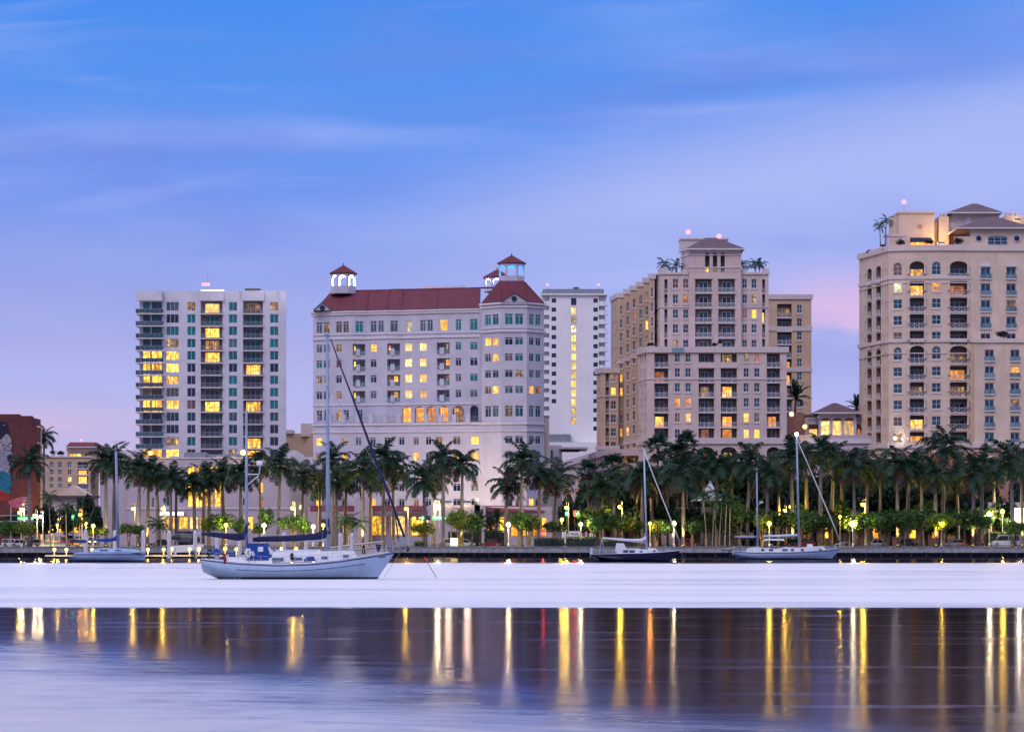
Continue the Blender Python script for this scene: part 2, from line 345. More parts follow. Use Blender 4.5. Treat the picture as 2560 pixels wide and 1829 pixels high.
ORD = ['first', 'second', 'third', 'fourth', 'fifth', 'sixth', 'seventh', 'eighth', 'ninth', 'tenth', 'eleventh', 'twelfth', 'thirteenth', 'fourteenth', 'fifteenth', 'sixteenth']
GZ = 2.0      # ground level above the water
def gp(px, Y, z=GZ): return Vector(((px - CX) / F * Y, Y, z))
# ------------------------------------------------------------------ the setting
def sheet(name, x0, x1, y0, y1, z, material, label=None):
    o = put(name, MB().quad((x0, y0, z), (x1, y0, z), (x1, y1, z), (x0, y1, z)), material)
    return tag(o, label, None, None, 'structure')
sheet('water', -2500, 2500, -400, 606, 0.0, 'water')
SW = 597.0                                   # face of the seawall
sheet('ground', -6000, 6000, 600, 9000, GZ - .02, 'earth')
sheet('pavement', -170, 170, 598.6, 611, GZ, 'pavement')
sheet('road', -170, 170, 611.5, 624, GZ - .008, 'asphalt')
sheet('lawn', 20, 175, 624.6, 668, GZ + .004, 'lawn')
# painted centre line of the shore road
ln = MB()
for k in range(56): ln.box(-168 + k * 6.0, -165 + k * 6.0, 617.6, 617.75, GZ - .004, GZ - .002)
tag(put('road_marking', ln, 'road_paint'), kind='structure')
# the side street that runs inland at the far left, rising gently
sdv = Vector(((140 - CX) / F, 1.0, 0)).normalized(); snv = Vector((sdv.y, -sdv.x, 0))
s0 = gp(132, 624, GZ); S = MB()
def stp(a, c, dz=0.0): return s0 + sdv * a + snv * c + Vector((0, 0, a * .0085 + dz))
S.quad(stp(0, -7.5), stp(0, 7.5), stp(300, 7.5), stp(300, -7.5)); tag(put('side_street', S, 'asphalt'), kind='structure')
S = MB(); S.quad(stp(0, -.15, .012), stp(0, .15, .012), stp(300, .15, .012), stp(300, -.15, .012)); tag(put('street_line', S, 'road_paint'), kind='structure')
# seawall: overhanging capping beam in cast lengths, a dark toe wall and piles behind
def seawall():
    t_ = thing('seawall', 'long grey concrete seawall with dark stained foot along the water', 'seawall', (0, SW, 0))
    L = 6.0; bm = MB().box(-L / 2 + .02, L / 2 - .02, 0, 1.6, .82, 1.86)
    me = bm.mesh('panel')
    cp = MB().box(-L / 2 + .01, L / 2 - .01, -.12, 1.75, 1.86, 2.04).mesh('coping')
    for k in range(56):
        x = -168 + L * (k + .5)
        put('panel', me, 'concrete', t_, (x, RU(-.02, .02), 0)); put('coping', cp, 'concrete_cap', t_, (x, 0, 0))
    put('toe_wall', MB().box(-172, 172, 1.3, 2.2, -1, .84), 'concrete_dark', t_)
    pl = MB().tube([(0, 0, -1), (0, 0, .9)], .22, 8).mesh('pile')
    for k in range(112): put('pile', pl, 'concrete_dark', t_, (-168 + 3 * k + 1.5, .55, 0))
seawall()

# ------------------------------------------------------------------ building kit
def building(name, label, px, Y, cat='building'):
    o = thing(name, label, cat, gp(px, Y, GZ)); o['y'] = Y; return o
def b_mid(s): return (s.P[0].x + s.P[-1].x) / (s.P[0].y + s.P[-1].y)
class Fac:
    """a wall along a plan polyline, placed where the photograph shows it; openings are real holes with reveals"""
    def __init__(s, b, pts, ztop, zbot, material, back=14, name='wall', sides=True, rec=None):
        s.b, s.mat, s.zt, s.zb, s.back, s.name, s.sides = b, material, ztop, zbot, back, name, sides
        s.px = [p for p, _ in pts]; s.P = [Vector(((p - CX) / F * y, y)) for p, y in pts]
        s.h = [[] for _ in pts[1:]]; s.rec = rec or material
        s.d = [(s.P[i + 1] - s.P[i]).normalized() for i in range(len(pts) - 1)]
        s.L = [(s.P[i + 1] - s.P[i]).length for i in range(len(pts) - 1)]
    def fi(s, px):
        for i in range(len(s.h)):
            if px < s.px[i + 1]: return i
        return len(s.h) - 1
    def hit(s, px, i):
        r = Vector(((px - CX) / F, 1)); p, d_ = s.P[i], s.d[i]
        tt = (p.x * d_.y - p.y * d_.x) / (r.x * d_.y - r.y * d_.x)
        return tt, (r * tt - p).dot(d_)
    def z(s, py, px): return CH + (HZ - py) / F * s.hit(px, s.fi(px))[0]
    def pos(s, i, u, z, dep=0.0):
        p = s.P[i] + s.d[i] * u + Vector((-s.d[i].y, s.d[i].x)) * dep
        return Vector((p.x, p.y, z)) - s.b.location
    def rz(s, i): return math.atan2(s.d[i].y, s.d[i].x)
    def hole(s, px0, px1, z0, z1, dep=.3, rise=0.0, back=False, i=None):
        if i is None: i = s.fi((px0 + px1) / 2)
        u0, u1 = s.hit(px0, i)[1], s.hit(px1, i)[1]
        u0, u1 = max(u0, .02), min(u1, s.L[i] - .02)
        h = dict(i=i, u0=u0, u1=u1, z0=z0, z1=z1, dep=dep, rise=rise, back=back); s.h[i].append(h); return h
    def build(s):
        m_ = MB(); rc = MB()
        for i, hs in enumerate(s.h):
            q = lambda u, z, dp=0.0: s.pos(i, u, z, dp)
            zs = sorted({round(v, 3) for h in hs for v in (h['z0'], h['z1'])} | {s.zb, s.zt})
            zs = [v for v in zs if s.zb <= v <= s.zt]
            for a, b in zip(zs, zs[1:]):
                if b - a < .004: continue
                mid = (a + b) / 2; cur = 0.0
                for h in sorted([h for h in hs if h['z0'] < mid < h['z1']], key=lambda h: h['u0']):
                    if h['u0'] > cur + .004: m_.quad(q(cur, a), q(h['u0'], a), q(h['u0'], b), q(cur, b))
                    cur = max(cur, h['u1'])
                if s.L[i] > cur + .004: m_.quad(q(cur, a), q(s.L[i], a), q(s.L[i], b), q(cur, b))
            for h in hs:
                u0, u1, z0, z1, dp, rs = h['u0'], h['u1'], h['z0'], h['z1'], h['dep'], h['rise']
                tgt = MB() if h['back'] else m_
                tgt.quad(q(u0, z0), q(u1, z0), q(u1, z0, dp), q(u0, z0, dp))
                zs_ = z1 - rs
                tgt.quad(q(u0, z0), q(u0, z0, dp), q(u0, zs_, dp), q(u0, zs_)); tgt.quad(q(u1, z0), q(u1, zs_), q(u1, zs_, dp), q(u1, z0, dp))
                if rs:
                    uc, w2 = (u0 + u1) / 2, (u1 - u0) / 2
                    arc = [(uc - w2 * math.cos(math.pi * k / 10), zs_ + rs * math.sin(math.pi * k / 10)) for k in range(11)]
                    for (a0, b0), (a1, b1) in zip(arc, arc[1:]): tgt.quad(q(a0, b0), q(a0, b0, dp), q(a1, b1, dp), q(a1, b1))
                    for k in range(5): m_.poly([q(u0, z1), q(*arc[k]), q(*arc[k + 1])]); m_.poly([q(u1, z1), q(*arc[10 - k - 1]), q(*arc[10 - k])])
                else: tgt.quad(q(u0, z1), q(u1, z1), q(u1, z1, dp), q(u0, z1, dp))
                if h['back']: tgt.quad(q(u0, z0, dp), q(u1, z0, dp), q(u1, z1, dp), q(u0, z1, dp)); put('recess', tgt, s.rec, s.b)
        if s.sides:
            a, b = s.P[0], s.P[-1]; o = s.b.location; bk = Vector((b_mid(s), 1)).normalized() * s.back
            v = lambda p, z: Vector((p.x, p.y, z)) - o
            ab, bb = a + bk, b + bk
            m_.quad(v(ab, s.zb), v(a, s.zb), v(a, s.zt), v(ab, s.zt)); m_.quad(v(b, s.zb), v(bb, s.zb), v(bb, s.zt), v(b, s.zt))
            m_.quad(v(bb, s.zb), v(ab, s.zb), v(ab, s.zt), v(bb, s.zt))
            m_.poly([v(p, s.zt - .02) for p in s.P] + [v(bb, s.zt - .02), v(ab, s.zt - .02)])
        put(s.name, m_, s.mat, s.b)
CACHE = {}
def q5(v): return max(.1, round(v * 20) / 20)
def win_meshes(style, w, h, rise=0.0, bar=.075):
    key = (style, q5(w), q5(h), q5(rise) if rise else 0)
    if key in CACHE: return CACHE[key]
    w, h = q5(w), q5(h); f = MB(); a = w / 2; zs = h - rise
    if rise:
        arc = [(-a * math.cos(math.pi * k / 10), zs + rise * math.sin(math.pi * k / 10)) for k in range(11)]
        f.box(-a, -a + bar, 0, .1, 0, zs); f.box(a - bar, a, 0, .1, 0, zs); f.box(-a + bar, a - bar, 0, .1, 0, bar)
        for (x0, z0), (x1, z1) in zip(arc, arc[1:]):
            k = 1 - bar / a; f.quad((x0, 0, z0), (x1, 0, z1), (x1 * k, 0, zs + (z1 - zs) * k), (x0 * k, 0, zs + (z0 - zs) * k))
        f.box(-a + bar, a - bar, .01, .09, zs - bar / 2, zs + bar / 2)
        for th in (45, 90, 135):
            c, sn = math.cos(math.radians(th)), math.sin(math.radians(th))
            f.tube([(0, .05, zs), (a * c * .95, .05, zs + rise * sn * .95)], bar * .35, 4)
        pane = MB().poly([(x, .06, z) for x, z in arc][::-1] + [(-a, .06, 0), (a, .06, 0)][::1])
    else:
        f.box(-a, -a + bar, 0, .1, 0, h); f.box(a - bar, a, 0, .1, 0, h); f.box(-a + bar, a - bar, 0, .1, 0, bar); f.box(-a + bar, a - bar, 0, .1, h - bar, h)
        pane = MB().box(-a + .03, a - .03, .05, .08, .03, h - .03)
    inner = (zs if rise else h)
    if style in ('v2', 'grid', 'hotel', 'low'): f.box(-bar / 2, bar / 2, .01, .09, bar, inner - (0 if rise else bar))
    if style == 'v3':
        for x in (-w / 6, w / 6): f.box(x - bar / 2, x + bar / 2, .01, .09, bar, inner - bar)
    if style == 'v4':
        for x in (-w / 4, 0, w / 4): f.box(x - bar / 2, x + bar / 2, .01, .09, bar, inner - bar)
    hz = {'grid': [.5], 'hotel': [.78], 'low': [.62], 'h3': [.3, .62]}.get(style, [])
    if style == 'h3':
        for x in (-w / 6, w / 6): f.box(x - bar / 2, x + bar / 2, .01, .09, bar, inner - bar)
    for k in hz:
        z = inner * k; f.box(-a + bar, a - bar, .005, .095, z - bar / 2, z + bar / 2)
    CACHE[key] = (f.mesh('window_frame'), pane.mesh('pane')); return CACHE[key]
def window(fac, h, style, pane, dep=.16, frame='frame_white', sill=None, name='window', rel=None):
    b = fac.b; u0, u1, z0, z1, rs = h['u0'], h['u1'], h['z0'], h['z1'], h['rise']
    if rel: u0, u1, z0, z1, rs = *rel, 0
    fm, pm = win_meshes(style, u1 - u0, z1 - z0, rs)
    o = put(name, fm, frame, b, fac.pos(h['i'], (u0 + u1) / 2, z0, dep), fac.rz(h['i']))
    put('pane', pm, pane, o)
    if sill:
        k = ('sill', q5(u1 - u0))
        if k not in CACHE: CACHE[k] = MB().box(-k[1] / 2 - .18, k[1] / 2 + .18, -dep - .14, -dep + .1, -.42, -.02).mesh('sill')
        put('sill', CACHE[k], sill, o)
    return o
def win(fac, px0, px1, z0, z1, style, pane, rise=0.0, dep=.3, i=None, **kw):
    return window(fac, fac.hole(px0, px1, z0, z1, dep, rise, i=i), style, pane, **kw)
def rail_mesh(kind, w, h=1.1):
    key = ('rail', kind, q5(w), h)
    if key in CACHE: return CACHE[key]
    w = q5(w); a = w / 2; m_ = MB()
    m_.box(-a, a, -.04, .04, h - .08, h); m_.box(-a, a, -.03, .03, .08, .14)
    if kind == 'glass':
        m_.box(-a, a, -.012, .012, .14, h - .08)
        for k in range(int(w / 1.5) + 2):
            x = -a + k * w / (int(w / 1.5) + 1); m_.box(x - .03, x + .03, -.03, .03, 0, h - .08)
    elif kind == 'x':
        n = max(1, round(w / 1.15)); s_ = w / n
        for k in range(n + 1): m_.box(-a + k * s_ - .035, -a + k * s_ + .035, -.035, .035, 0, h - .08)
        for k in range(n):
            x0, x1 = -a + k * s_, -a + (k + 1) * s_
            m_.tube([(x0, 0, .14), (x1, 0, h - .08)], .035, 4); m_.tube([(x0, 0, h - .08), (x1, 0, .14)], .035, 4)
    elif kind == 'bx':     # pickets with one crossed panel in the middle
        n = max(3, round(w / .28))
        for k in range(n + 1):
            x = -a + k * w / n
            if abs(x) > .55: m_.box(x - .022, x + .022, -.02, .02, .14, h - .08)
        for x in (-.55, .55): m_.box(x - .035, x + .035, -.03, .03, 0, h - .08)
        m_.tube([(-.55, 0, .14), (.55, 0, h - .08)], .04, 4); m_.tube([(-.55, 0, h - .08), (.55, 0, .14)], .04, 4)
    else:
        n = max(3, round(w / .26))
        for k in range(n + 1): m_.box(-a + k * w / n - .022, -a + k * w / n + .022, -.02, .02, 0, h - .08)
    CACHE[key] = m_.mesh('railing'); return CACHE[key]
def loggia(fac, px0, px1, z0, z1, dep, door, pane, rail='bx', slab=.45, rise=0.0, style='v2', rmat='rail_white', smat='trim_white', dh=2.5, rh=1.05, slw=.25, i=None, rdep=None):
    b = fac.b; h = fac.hole(px0, px1, z0, z1, dep, rise, True, i=i); i = h['i']
    w = h['u1'] - h['u0']; uc = (h['u0'] + h['u1']) / 2
    if door:
        a0, a1 = h['u0'] + w * door[0], h['u0'] + w * door[1]
        window(fac, h, style, pane, dep - .13, name='balcony_door', rel=(a0, a1, z0 + .04, min(z0 + dh, z1 - .12)))
    if slab is not None:
        k = ('slab', q5(w + 2 * slw), slab)
        if k not in CACHE: CACHE[k] = MB().box(-k[1] / 2, k[1] / 2, -slab, -.01, -.24, .02).mesh('balcony')
        s_ = put('balcony', CACHE[k], smat, b, fac.pos(i, uc, z0, 0), fac.rz(i))
        put('railing', rail_mesh(rail, w if slab < .2 else w + 2 * slw - .1, rh), rmat, s_, (0, -slab + .08 if slab > .2 else .08, .02))
    elif rail: put('railing', rail_mesh(rail, w, rh), rmat, b, fac.pos(i, uc, z0, .12), fac.rz(i))
    return h
def band(fac, z0, z1, proud, material, name='cornice', i0=0, i1=None, ext=.0):
    """a moulding that follows the wall"""
    m_ = MB(); n = len(fac.h) if i1 is None else i1
    for i in range(i0, n):
        a = -proud * .4 if i > i0 else -proud - ext; b_ = fac.L[i] + (proud * .4 if i < n - 1 else proud + ext)
        q = lambda u, z, dp: fac.pos(i, u, z, dp)
        A, B = q(a, z0, -proud), q(b_, z0, -proud); C, D = q(b_, z1, -proud), q(a, z1, -proud)
        A2, B2, C2, D2 = q(a, z0, .02), q(b_, z0, .02), q(b_, z1, .25), q(a, z1, .25)
        m_.quad(A, B, C, D); m_.quad(A2, B2, B, A); m_.quad(D, C, C2, D2); m_.quad(A2, A, D, D2); m_.quad(B, B2, C2, C)
    return put(name, m_, material, fac.b)
def boxpart(b, name, material, px0, px1, y0, y1, Ya, Yb, yref=None):
    """a block between two picture columns and rows, measured at depth Ya"""
    p0, p1 = W(px0, y1, Ya), W(px1, y0, Ya); o = b.location
    return put(name, MB().box(p0.x - o.x, p1.x - o.x, Ya - o.y, Yb - o.y, p0.z - o.z, p1.z - o.z), material, b)
def hip(b, name, material, px0, px1, py_e, py_r, Y0, Y1, flat=.0, over=.6, pa=None, pb=None):
    """hipped roof: eave columns px0..px1 at depth Y0, ridge row py_r"""
    o = b.location; e0, e1 = W(px0, py_e, Y0), W(px1, py_e, Y0); ym = (Y0 + Y1) / 2
    zr = W(px0, py_r, ym).z; w = e1.x - e0.x; dpt = Y1 - Y0
    run = min(dpt / 2, w / 2 * (1 - flat))
    x0, x1 = (e0.x + run, e1.x - run) if pa is None else (W(pa, 0, ym).x, W(pb, 0, ym).x)
    V = [Vector(v) - o for v in ((e0.x, Y0, e0.z), (e1.x, Y0, e0.z), (e1.x, Y1, e0.z), (e0.x, Y1, e0.z), (x0, ym, zr), (x1, ym, zr))]
    m_ = MB(); m_.quad(V[0], V[1], V[5], V[4]); m_.poly([V[1], V[2], V[5]]); m_.quad(V[2], V[3], V[4], V[5]); m_.poly([V[3], V[0], V[4]])
    m_.quad(V[3], V[2], V[1], V[0])
    r = put(name, m_, material, b)
    fz = e0.z - o.z; f = MB()
    f.box(V[0].x, V[1].x, V[0].y - .02, V[0].y + .25, fz - .32, fz - .01); f.box(V[0].x, V[0].x + .25, V[0].y + .25, V[3].y, fz - .32, fz - .01); f.box(V[1].x - .25, V[1].x, V[0].y + .25, V[3].y, fz - .32, fz - .01)
    put('fascia', f, 'trim_white', r); return r
def beacon(label, px, py, Y, zb, r=.42):
    p = W(px, py, Y); t_ = thing('roof_beacon', label, 'beacon', (p.x, Y, zb), group='red roof beacons')
    put('mast', MB().tube([(0, 0, 0), (0, 0, p.z - zb - r * .8)], .06, 6), 'pole_grey', t_)
    put('lamp', sphere_mb(r, 8, 5), 'lamp_beacon', t_, (0, 0, p.z - zb))

def glow(parent, loc, power, col, r=.16):
    """the light a lit lamp gives off"""
    ld = bpy.data.lights.new('lamp_light', 'POINT'); ld.energy = power; ld.color = col; ld.shadow_soft_size = r
    lo_ = bpy.data.objects.new('lamp_light', ld); COL.objects.link(lo_); lo_.parent = parent; lo_.location = loc
LCOL = {'lamp_yellow': (1, .62, .06), 'lamp_white': (1, .80, .36), 'lamp_orange': (1, .36, .03), 'lamp_dock': (1, .60, .08)}
# ================================================================== white condominium at the left
PM = {'D': 'glass_dark', 'N': 'glass_navy', 'T': 'glass_teal', 'G': 'glass_grey', 'L': 'lit_yellow', 'Y': 'lit_gold', 'O': 'lit_orange', 'W': 'lit_white', 'P': 'lit_pale', 'R': 'lit_red', 'd': 'lit_dim', 't': 'lit_teal', 'B': 'glass_brown'}
def condo():
    b = building('condominium', 'white high-rise condominium with glass balconies and teal windows behind the podium', 527, 735)
    Yf = 735.0; zt = W(0, 727, Yf).z
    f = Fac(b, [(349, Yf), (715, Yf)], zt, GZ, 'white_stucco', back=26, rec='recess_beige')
    rows = [754.8 + 30.65 * k for k in range(13)]
    col = {'c0': 'TDTTLLLtLDDNL', 'c0b': 'NTTNLLLtLDDGL', 'c1': 'GDTdLLLtLNDdL', 'c2': 'dTTTTDDDBNDTD', 'c3': 'WTLdLDDDLNNND', 'c4': 'TTTGTDTTTGNTd', 'c5': 'dTNTTLDDLDDLL', 'c6': 'dTTTTDTTTNDDD'}
    X = {'c1': (416, 447, 'v3'), 'c2': (468, 489, 'v2'), 'c4': (572, 593, 'v2'), 'c6': (675, 696, 'v2')}
    slab = MB().box(0, 1, 0, 1, 0, 1)
    for r, y in enumerate(rows):
        z1, z0 = f.z(y, 500), f.z(y + 21.9, 500)
        for c, (a, e, st) in X.items(): win(f, a, e, z0, z1, st, PM[col[c][r]])
        zf = f.z(y + 29.2, 500); zc = f.z(y - 3.0, 500)
        for c, a, e, d0, d1 in (('c3', 502, 556, .18, .84), ('c5', 608, 657, .12, .86)):
            loggia(f, a, e, zf, zc, 1.5, (d0, d1), PM[col[c][r]], rail='pick', slab=.8, style='v3', rmat='rail_grey', dh=2.55, slw=.12)
        # corner balcony, wrapping the left edge
        h1 = f.hole(357.5, 375.5, zf, z1, .25); window(f, h1, 'v2', PM[col['c0'][r]], name='balcony_door', frame='frame_dark')
        h2 = f.hole(379, 405, zf, z1, .25); window(f, h2, 'v3', PM[col['c0b'][r]], name='balcony_door', frame='frame_dark')
        if r < 12:
            p0, p1 = W(339, 0, Yf - 1.9), W(409, 0, Yf - 1.9)
            key = 'condo_corner'
            if key not in CACHE:
                w = p1.x - p0.x
                CACHE[key] = MB().box(0, w, -1.9, 7.5, -.26, 0).mesh('balcony')
                g = MB(); g.box(0, w, -1.86, -1.82, .1, 1.0); g.box(.03, .07, -1.82, 7.4, .1, 1.0)
                CACHE[key + 'g'] = g.mesh('glass_panel')
                g = MB(); g.box(0, w, -1.9, -1.8, 1.0, 1.08); g.box(0, .1, -1.8, 7.4, 1.0, 1.08)
                for k in range(7): g.box(k * (w - .06) / 6, k * (w - .06) / 6 + .06, -1.9, -1.8, 0, 1.0)
                for k in range(4): g.box(0, .08, k * 2.2, k * 2.2 + .08, 0, 1.0)
                CACHE[key + 'r'] = g.mesh('railing')
            o = put('balcony', CACHE[key], 'trim_white', b, Vector((p0.x, Yf, zf)) - b.location)
            put('glass_panel', CACHE[key + 'g'], 'glass_rail_dark', o); put('railing', CACHE[key + 'r'], 'rail_grey', o)
    f.build()
    # parapet with the three slightly proud bays
    for a, e, pr in ((339, 405, 1.6), (499, 559, .7), (605, 660, .7)):
        boxpart(b, 'parapet', 'white_stucco', a, e, 726.3, 751.5, Yf - pr, Yf - .01)
    boxpart(b, 'shaft', 'white_stucco', 697, 715.3, 727.5, 1180, Yf - .35, Yf - .01)
    boxpart(b, 'rooftop_light', 'roof_strip', 502, 560, 724.2, 726, Yf + 4, Yf + 4.4)
    boxpart(b, 'rooftop_unit', 'frame_dark', 612, 650, 720.5, 727, Yf + 5, Yf + 9)
    for px, y in ((519, 680), (529, 695)):
        p0, p1 = W(px, 727, Yf + 6), W(px, y, Yf + 6)
        put('antenna', MB().tube([p0 - b.location, p1 - b.location], .07, 5), 'pole_grey', b)
    for px in (508, 515, 521): beacon('pink beacon on the white condominium roof, %s of three' % {508: 'leftmost', 515: 'middle', 521: 'rightmost'}[px], px, 711, Yf + 6, zt)
condo()

# ================================================================== podium in front of the condominium
def podium():
    b = building('podium_building', 'pale pink podium building with tall lit glazing below the white condominium', 540, 690)
    Yf = 690.0; z = lambda y: W(0, y, Yf).z
    f = Fac(b, [(318, Yf), (785, Yf)], z(1146), GZ, 'pink_stucco', back=24, rec='recess_beige')
    for k, (a, e) in enumerate(((470, 486), (490, 509), (513, 532), (536, 553))):
        win(f, a, e, z(1194), z(1165), 'v2', 'lit_gold' if k != 1 else 'lit_yellow', frame='frame_dark')
        win(f, a, e, z(1267), z(1200), 'low', 'lit_yellow' if k != 0 else 'lit_gold', frame='frame_dark')
    for a, e, y0, y1, p in ((379, 386, 1243, 1268, 'D'), (409, 421, 1166, 1178, 'D'), (407, 424, 1243, 1264, 'N'), (607, 616, 1207, 1226, 'D'), (607, 616, 1244, 1263, 'D'), (650, 658, 1206, 1230, 'Y'), (650, 658, 1243, 1268, 'd'), (372, 380, 1206, 1227, 'D')):
        win(f, a, e, z(y1), z(y0), 'v2', PM[p])
    ys = [(404, 427), (431, 443), (447, 470), (474, 494), (498, 518), (522, 540), (600, 616), (620, 633)]
    for k, (a, e) in enumerate(ys): win(f, a, e, z(1322), z(1291), 'v2', 'lit_yellow' if k % 3 else 'lit_white', frame='frame_dark')
    f.build()
    band(f, z(1146), z(1143), .25, 'trim_white'); band(f, z(1272), z(1269), .25, 'trim_white'); 
    for a, e in ((330, 395), (425, 450), (540, 560), (575, 590)): boxpart(b, 'parapet', 'pink_stucco', a, e, 1139.5, 1143, Yf - .1, Yf + 1.5)
    # white lit canopy over the entrance
    o = boxpart(b, 'canopy', 'trim_white', 399, 459, 1277, 1279, Yf - 5, Yf - .3); boxpart(b, 'canopy_light', 'canopy_light', 400, 458, 1279.3, 1288, Yf - 4.9, Yf - 4.6)
    # left vault and right scroll parapet
    V = MB(); pts = [(256, 1168), (256, 1150), (262, 1138), (272, 1130), (286, 1126), (332, 1125), (332, 1168)]
    V.extr([(W(p, 0, Yf).x - b.location.x, W(0, y, Yf).z - b.location.z) for p, y in pts], .5, 14); put('vault', V, 'lav_stucco', b)
    boxpart(b, 'side_wall', 'pink_stucco', 250, 318.5, 1167, 1366, Yf + .6, Yf + 14)
    V = MB(); pts = [(703, 1160), (703, 1129), (712, 1125), (738, 1125), (748, 1130), (757, 1138), (768, 1144), (783, 1146), (783, 1160)]
    V.extr([(W(p, 0, Yf).x - b.location.x, W(0, y, Yf).z - b.location.z) for p, y in pts], -.4, 6); put('scroll_parapet', V, 'lav_stucco', b)
    V = MB(); pts = [(728, 1152), (728, 1139), (736, 1141), (745, 1150), (757, 1156), (780, 1158), (780, 1340), (728, 1340)]
    V.extr([(W(p, 0, Yf).x - b.location.x, W(0, y, Yf).z - b.location.z) for p, y in pts], -.75, -.42); put('scroll_panel', V, 'recess_beige', b)
    boxpart(b, 'rooftop_unit', 'grey_metal', 460, 515, 1130, 1143, Yf + 6, Yf + 12); boxpart(b, 'rooftop_unit', 'grey_metal', 515, 600, 1135, 1143, Yf + 7, Yf + 12)
podium()

# small tan building between condominium and hotel
b = building('corner_building', 'small tan building glimpsed between the white condominium and the hotel', 749, 800)
f = Fac(b, [(713, 800), (755, 800), (786, 797)], W(0, 1083, 800).z, GZ, 'tan_stucco'); f.build()
boxpart(b, 'parapet', 'stone_light', 712, 732, 1074, 1083, 799, 806); boxpart(b, 'parapet', 'cream_light', 752, 790, 1058, 1090, 798, 806)

# ================================================================== hotel with red tiled roof
def hotel():
    b = building('hotel', 'white hotel with red tiled roof and lantern cupolas behind the big ketch', 1040, 700)
    C = [(783, 705.5), (882, 701), (917, 701.4), (968, 699.2), (1004, 699.4), (1092, 696), (1199, 693.6)]
    zf = lambda y: CH + (HZ - y) / F * 700.5     # rows read at column 917
    zt = zf(776)
    f = Fac(b, C, zt, zf(1058), 'lav_stucco', back=20, rec='lav_stucco')
    top = [(791, 805, 'G'), (809, 824, 'd'), (840, 854, 'B'), (858, 871.5, 'B'), (889, 908, 'T'), (926, 941, 'G'), (945, 959, 'G'), (976, 995, 'G'), (1015, 1029, 'P'), (1050, 1064, 'G'), (1068, 1082, 'G'), (1100, 1119, 'Y'), (1139, 1153, 'T'), (1175, 1194, 'T')]
    for a, e, p in top: win(f, a, e, zf(830), zf(802), 'hotel', PM[p])
    rows = [859, 898, 937, 976.5]
    sg = {(791, 805): 'GTdD', (809, 824): 'GNdD', (840, 854): 'dBDd', (926, 941): 'LDNG', (1012, 1030): 'WWWW', (1049, 1066): 'WWWW', (1139, 1153): 'TDGN', (1175, 1194): 'TDTG'}
    for r, y in enumerate(rows):
        for (a, e), s_ in sg.items(): win(f, a, e, zf(y + 19.5), zf(y), 'hotel', PM[s_[r]])
        for k, (a, e) in enumerate(((865, 913), (952, 1000), (1076, 1124))):
            lit = [['Y', 'Y', 'D', 'Y'], ['O', 'D', 'd', 'D'], ['N', 'D', 'G', 'N']][k][r]; l2 = [['N', 'N', 'N', 'N'], ['N', 'N', 'Y', 'Y'], ['d', 'O', 'd', 'N']][k][r]
            h = loggia(f, a, e, zf(y + 29), zf(y), 2.0, None, None, slab=None, rail=None)
            w = h['u1'] - h['u0']; u = h['u0']
            window(f, h, 'plain', PM[lit], 1.85, name='balcony_door', rel=(u + w * .12, u + w * .3, h['z0'] + .05, h['z1'] - .35))
            window(f, h, 'hotel', PM[l2], 1.85, name='balcony_door', rel=(u + w * .55, u + w * .88, h['z0'] + .05, h['z1'] - .2))
            i = h['i']; rz = f.rz(i)
            put('parapet', MB().box(0, w * .34, -.25, .05, 0, 1.55), 'lav_stucco', b, f.pos(i, u + w * .24, h['z0'], 0), rz)
            put('railing', rail_mesh('glass', w * .24, 1.1), 'glass_rail', b, f.pos(i, u + w * .12, h['z0'], .1), rz)
            put('railing', rail_mesh('glass', w * .40, 1.1), 'glass_rail', b, f.pos(i, u + w * .79, h['z0'], .1), rz)
    # terrace storey: windows to the left, lit arcade to the right
    for a, e, p in ((791, 805, 'N'), (810, 824, 'N'), (840, 853, 'd'), (858, 872, 'N'), (894, 907, 'D')): win(f, a, e, zf(1050), zf(1024), 'hotel', PM[p])
    for a, e, p in ((1003, 1027, 'O'), (1036, 1060, 'O'), (1066, 1089, 'O'), (1097, 1121, 'O'), (1131, 1160, 'd'), (1175, 1196, 'D')):
        h = f.hole(a, e, zf(1056), zf(1016.5), 2.4, .9, True); w = h['u1'] - h['u0']
        window(f, h, 'v2', PM[p], .7, name='door', rel=(h['u0'] + w * .06, h['u1'] - w * .06, h['z0'] + .05, h['z1'] - .25), frame='frame_dark' if p != 'O' else 'frame_white')
    f.build()
    for y0, y1, pr in ((786, 780, .35), (780, 776.5, .6), (847, 842, .3), (836, 833, .2), (1013, 1009, .2)): band(f, zf(y0), zf(y1), pr, 'trim_white')
    # lower storeys stand forward; terrace balustrade on top
    z2 = lambda y: CH + (HZ - y) / F * 694.5
    g = Fac(b, [(783, 700.5), (917, 697), (1081, 692.5), (1199, 690), (1206, 689.6), (1254, 686)], z2(1057), z2(1268), 'lav_stucco', back=6, name='lower_wall')
    lw = [(790, 804), (854, 868), (889, 903), (925, 939), (960, 975), (997, 1011), (1033, 1047), (1064, 1078), (1088, 1107), (1132.5, 1151), (1177, 1196), (1212, 1227), (1231, 1246)]
    L2 = {1092: 'YdGNDDBDdBYDd', 1131: 'dYDDNDLDDdYDD', 1171: 'NDYGDDGDDdDDd', 1208: 'DYDDdDDYDDGDD', 1246: 'YDDYDDdDGDDYN'}
    for y, s_ in L2.items():
        for (a, e), p in zip(lw, s_): win(g, a, e, z2(y + 20), z2(y), 'hotel', PM[p])
    g.build()
    for y0, y1, pr in ((1080, 1077, .25), (1062, 1058, .35)): band(g, z2(y0), z2(y1), pr, 'trim_white')
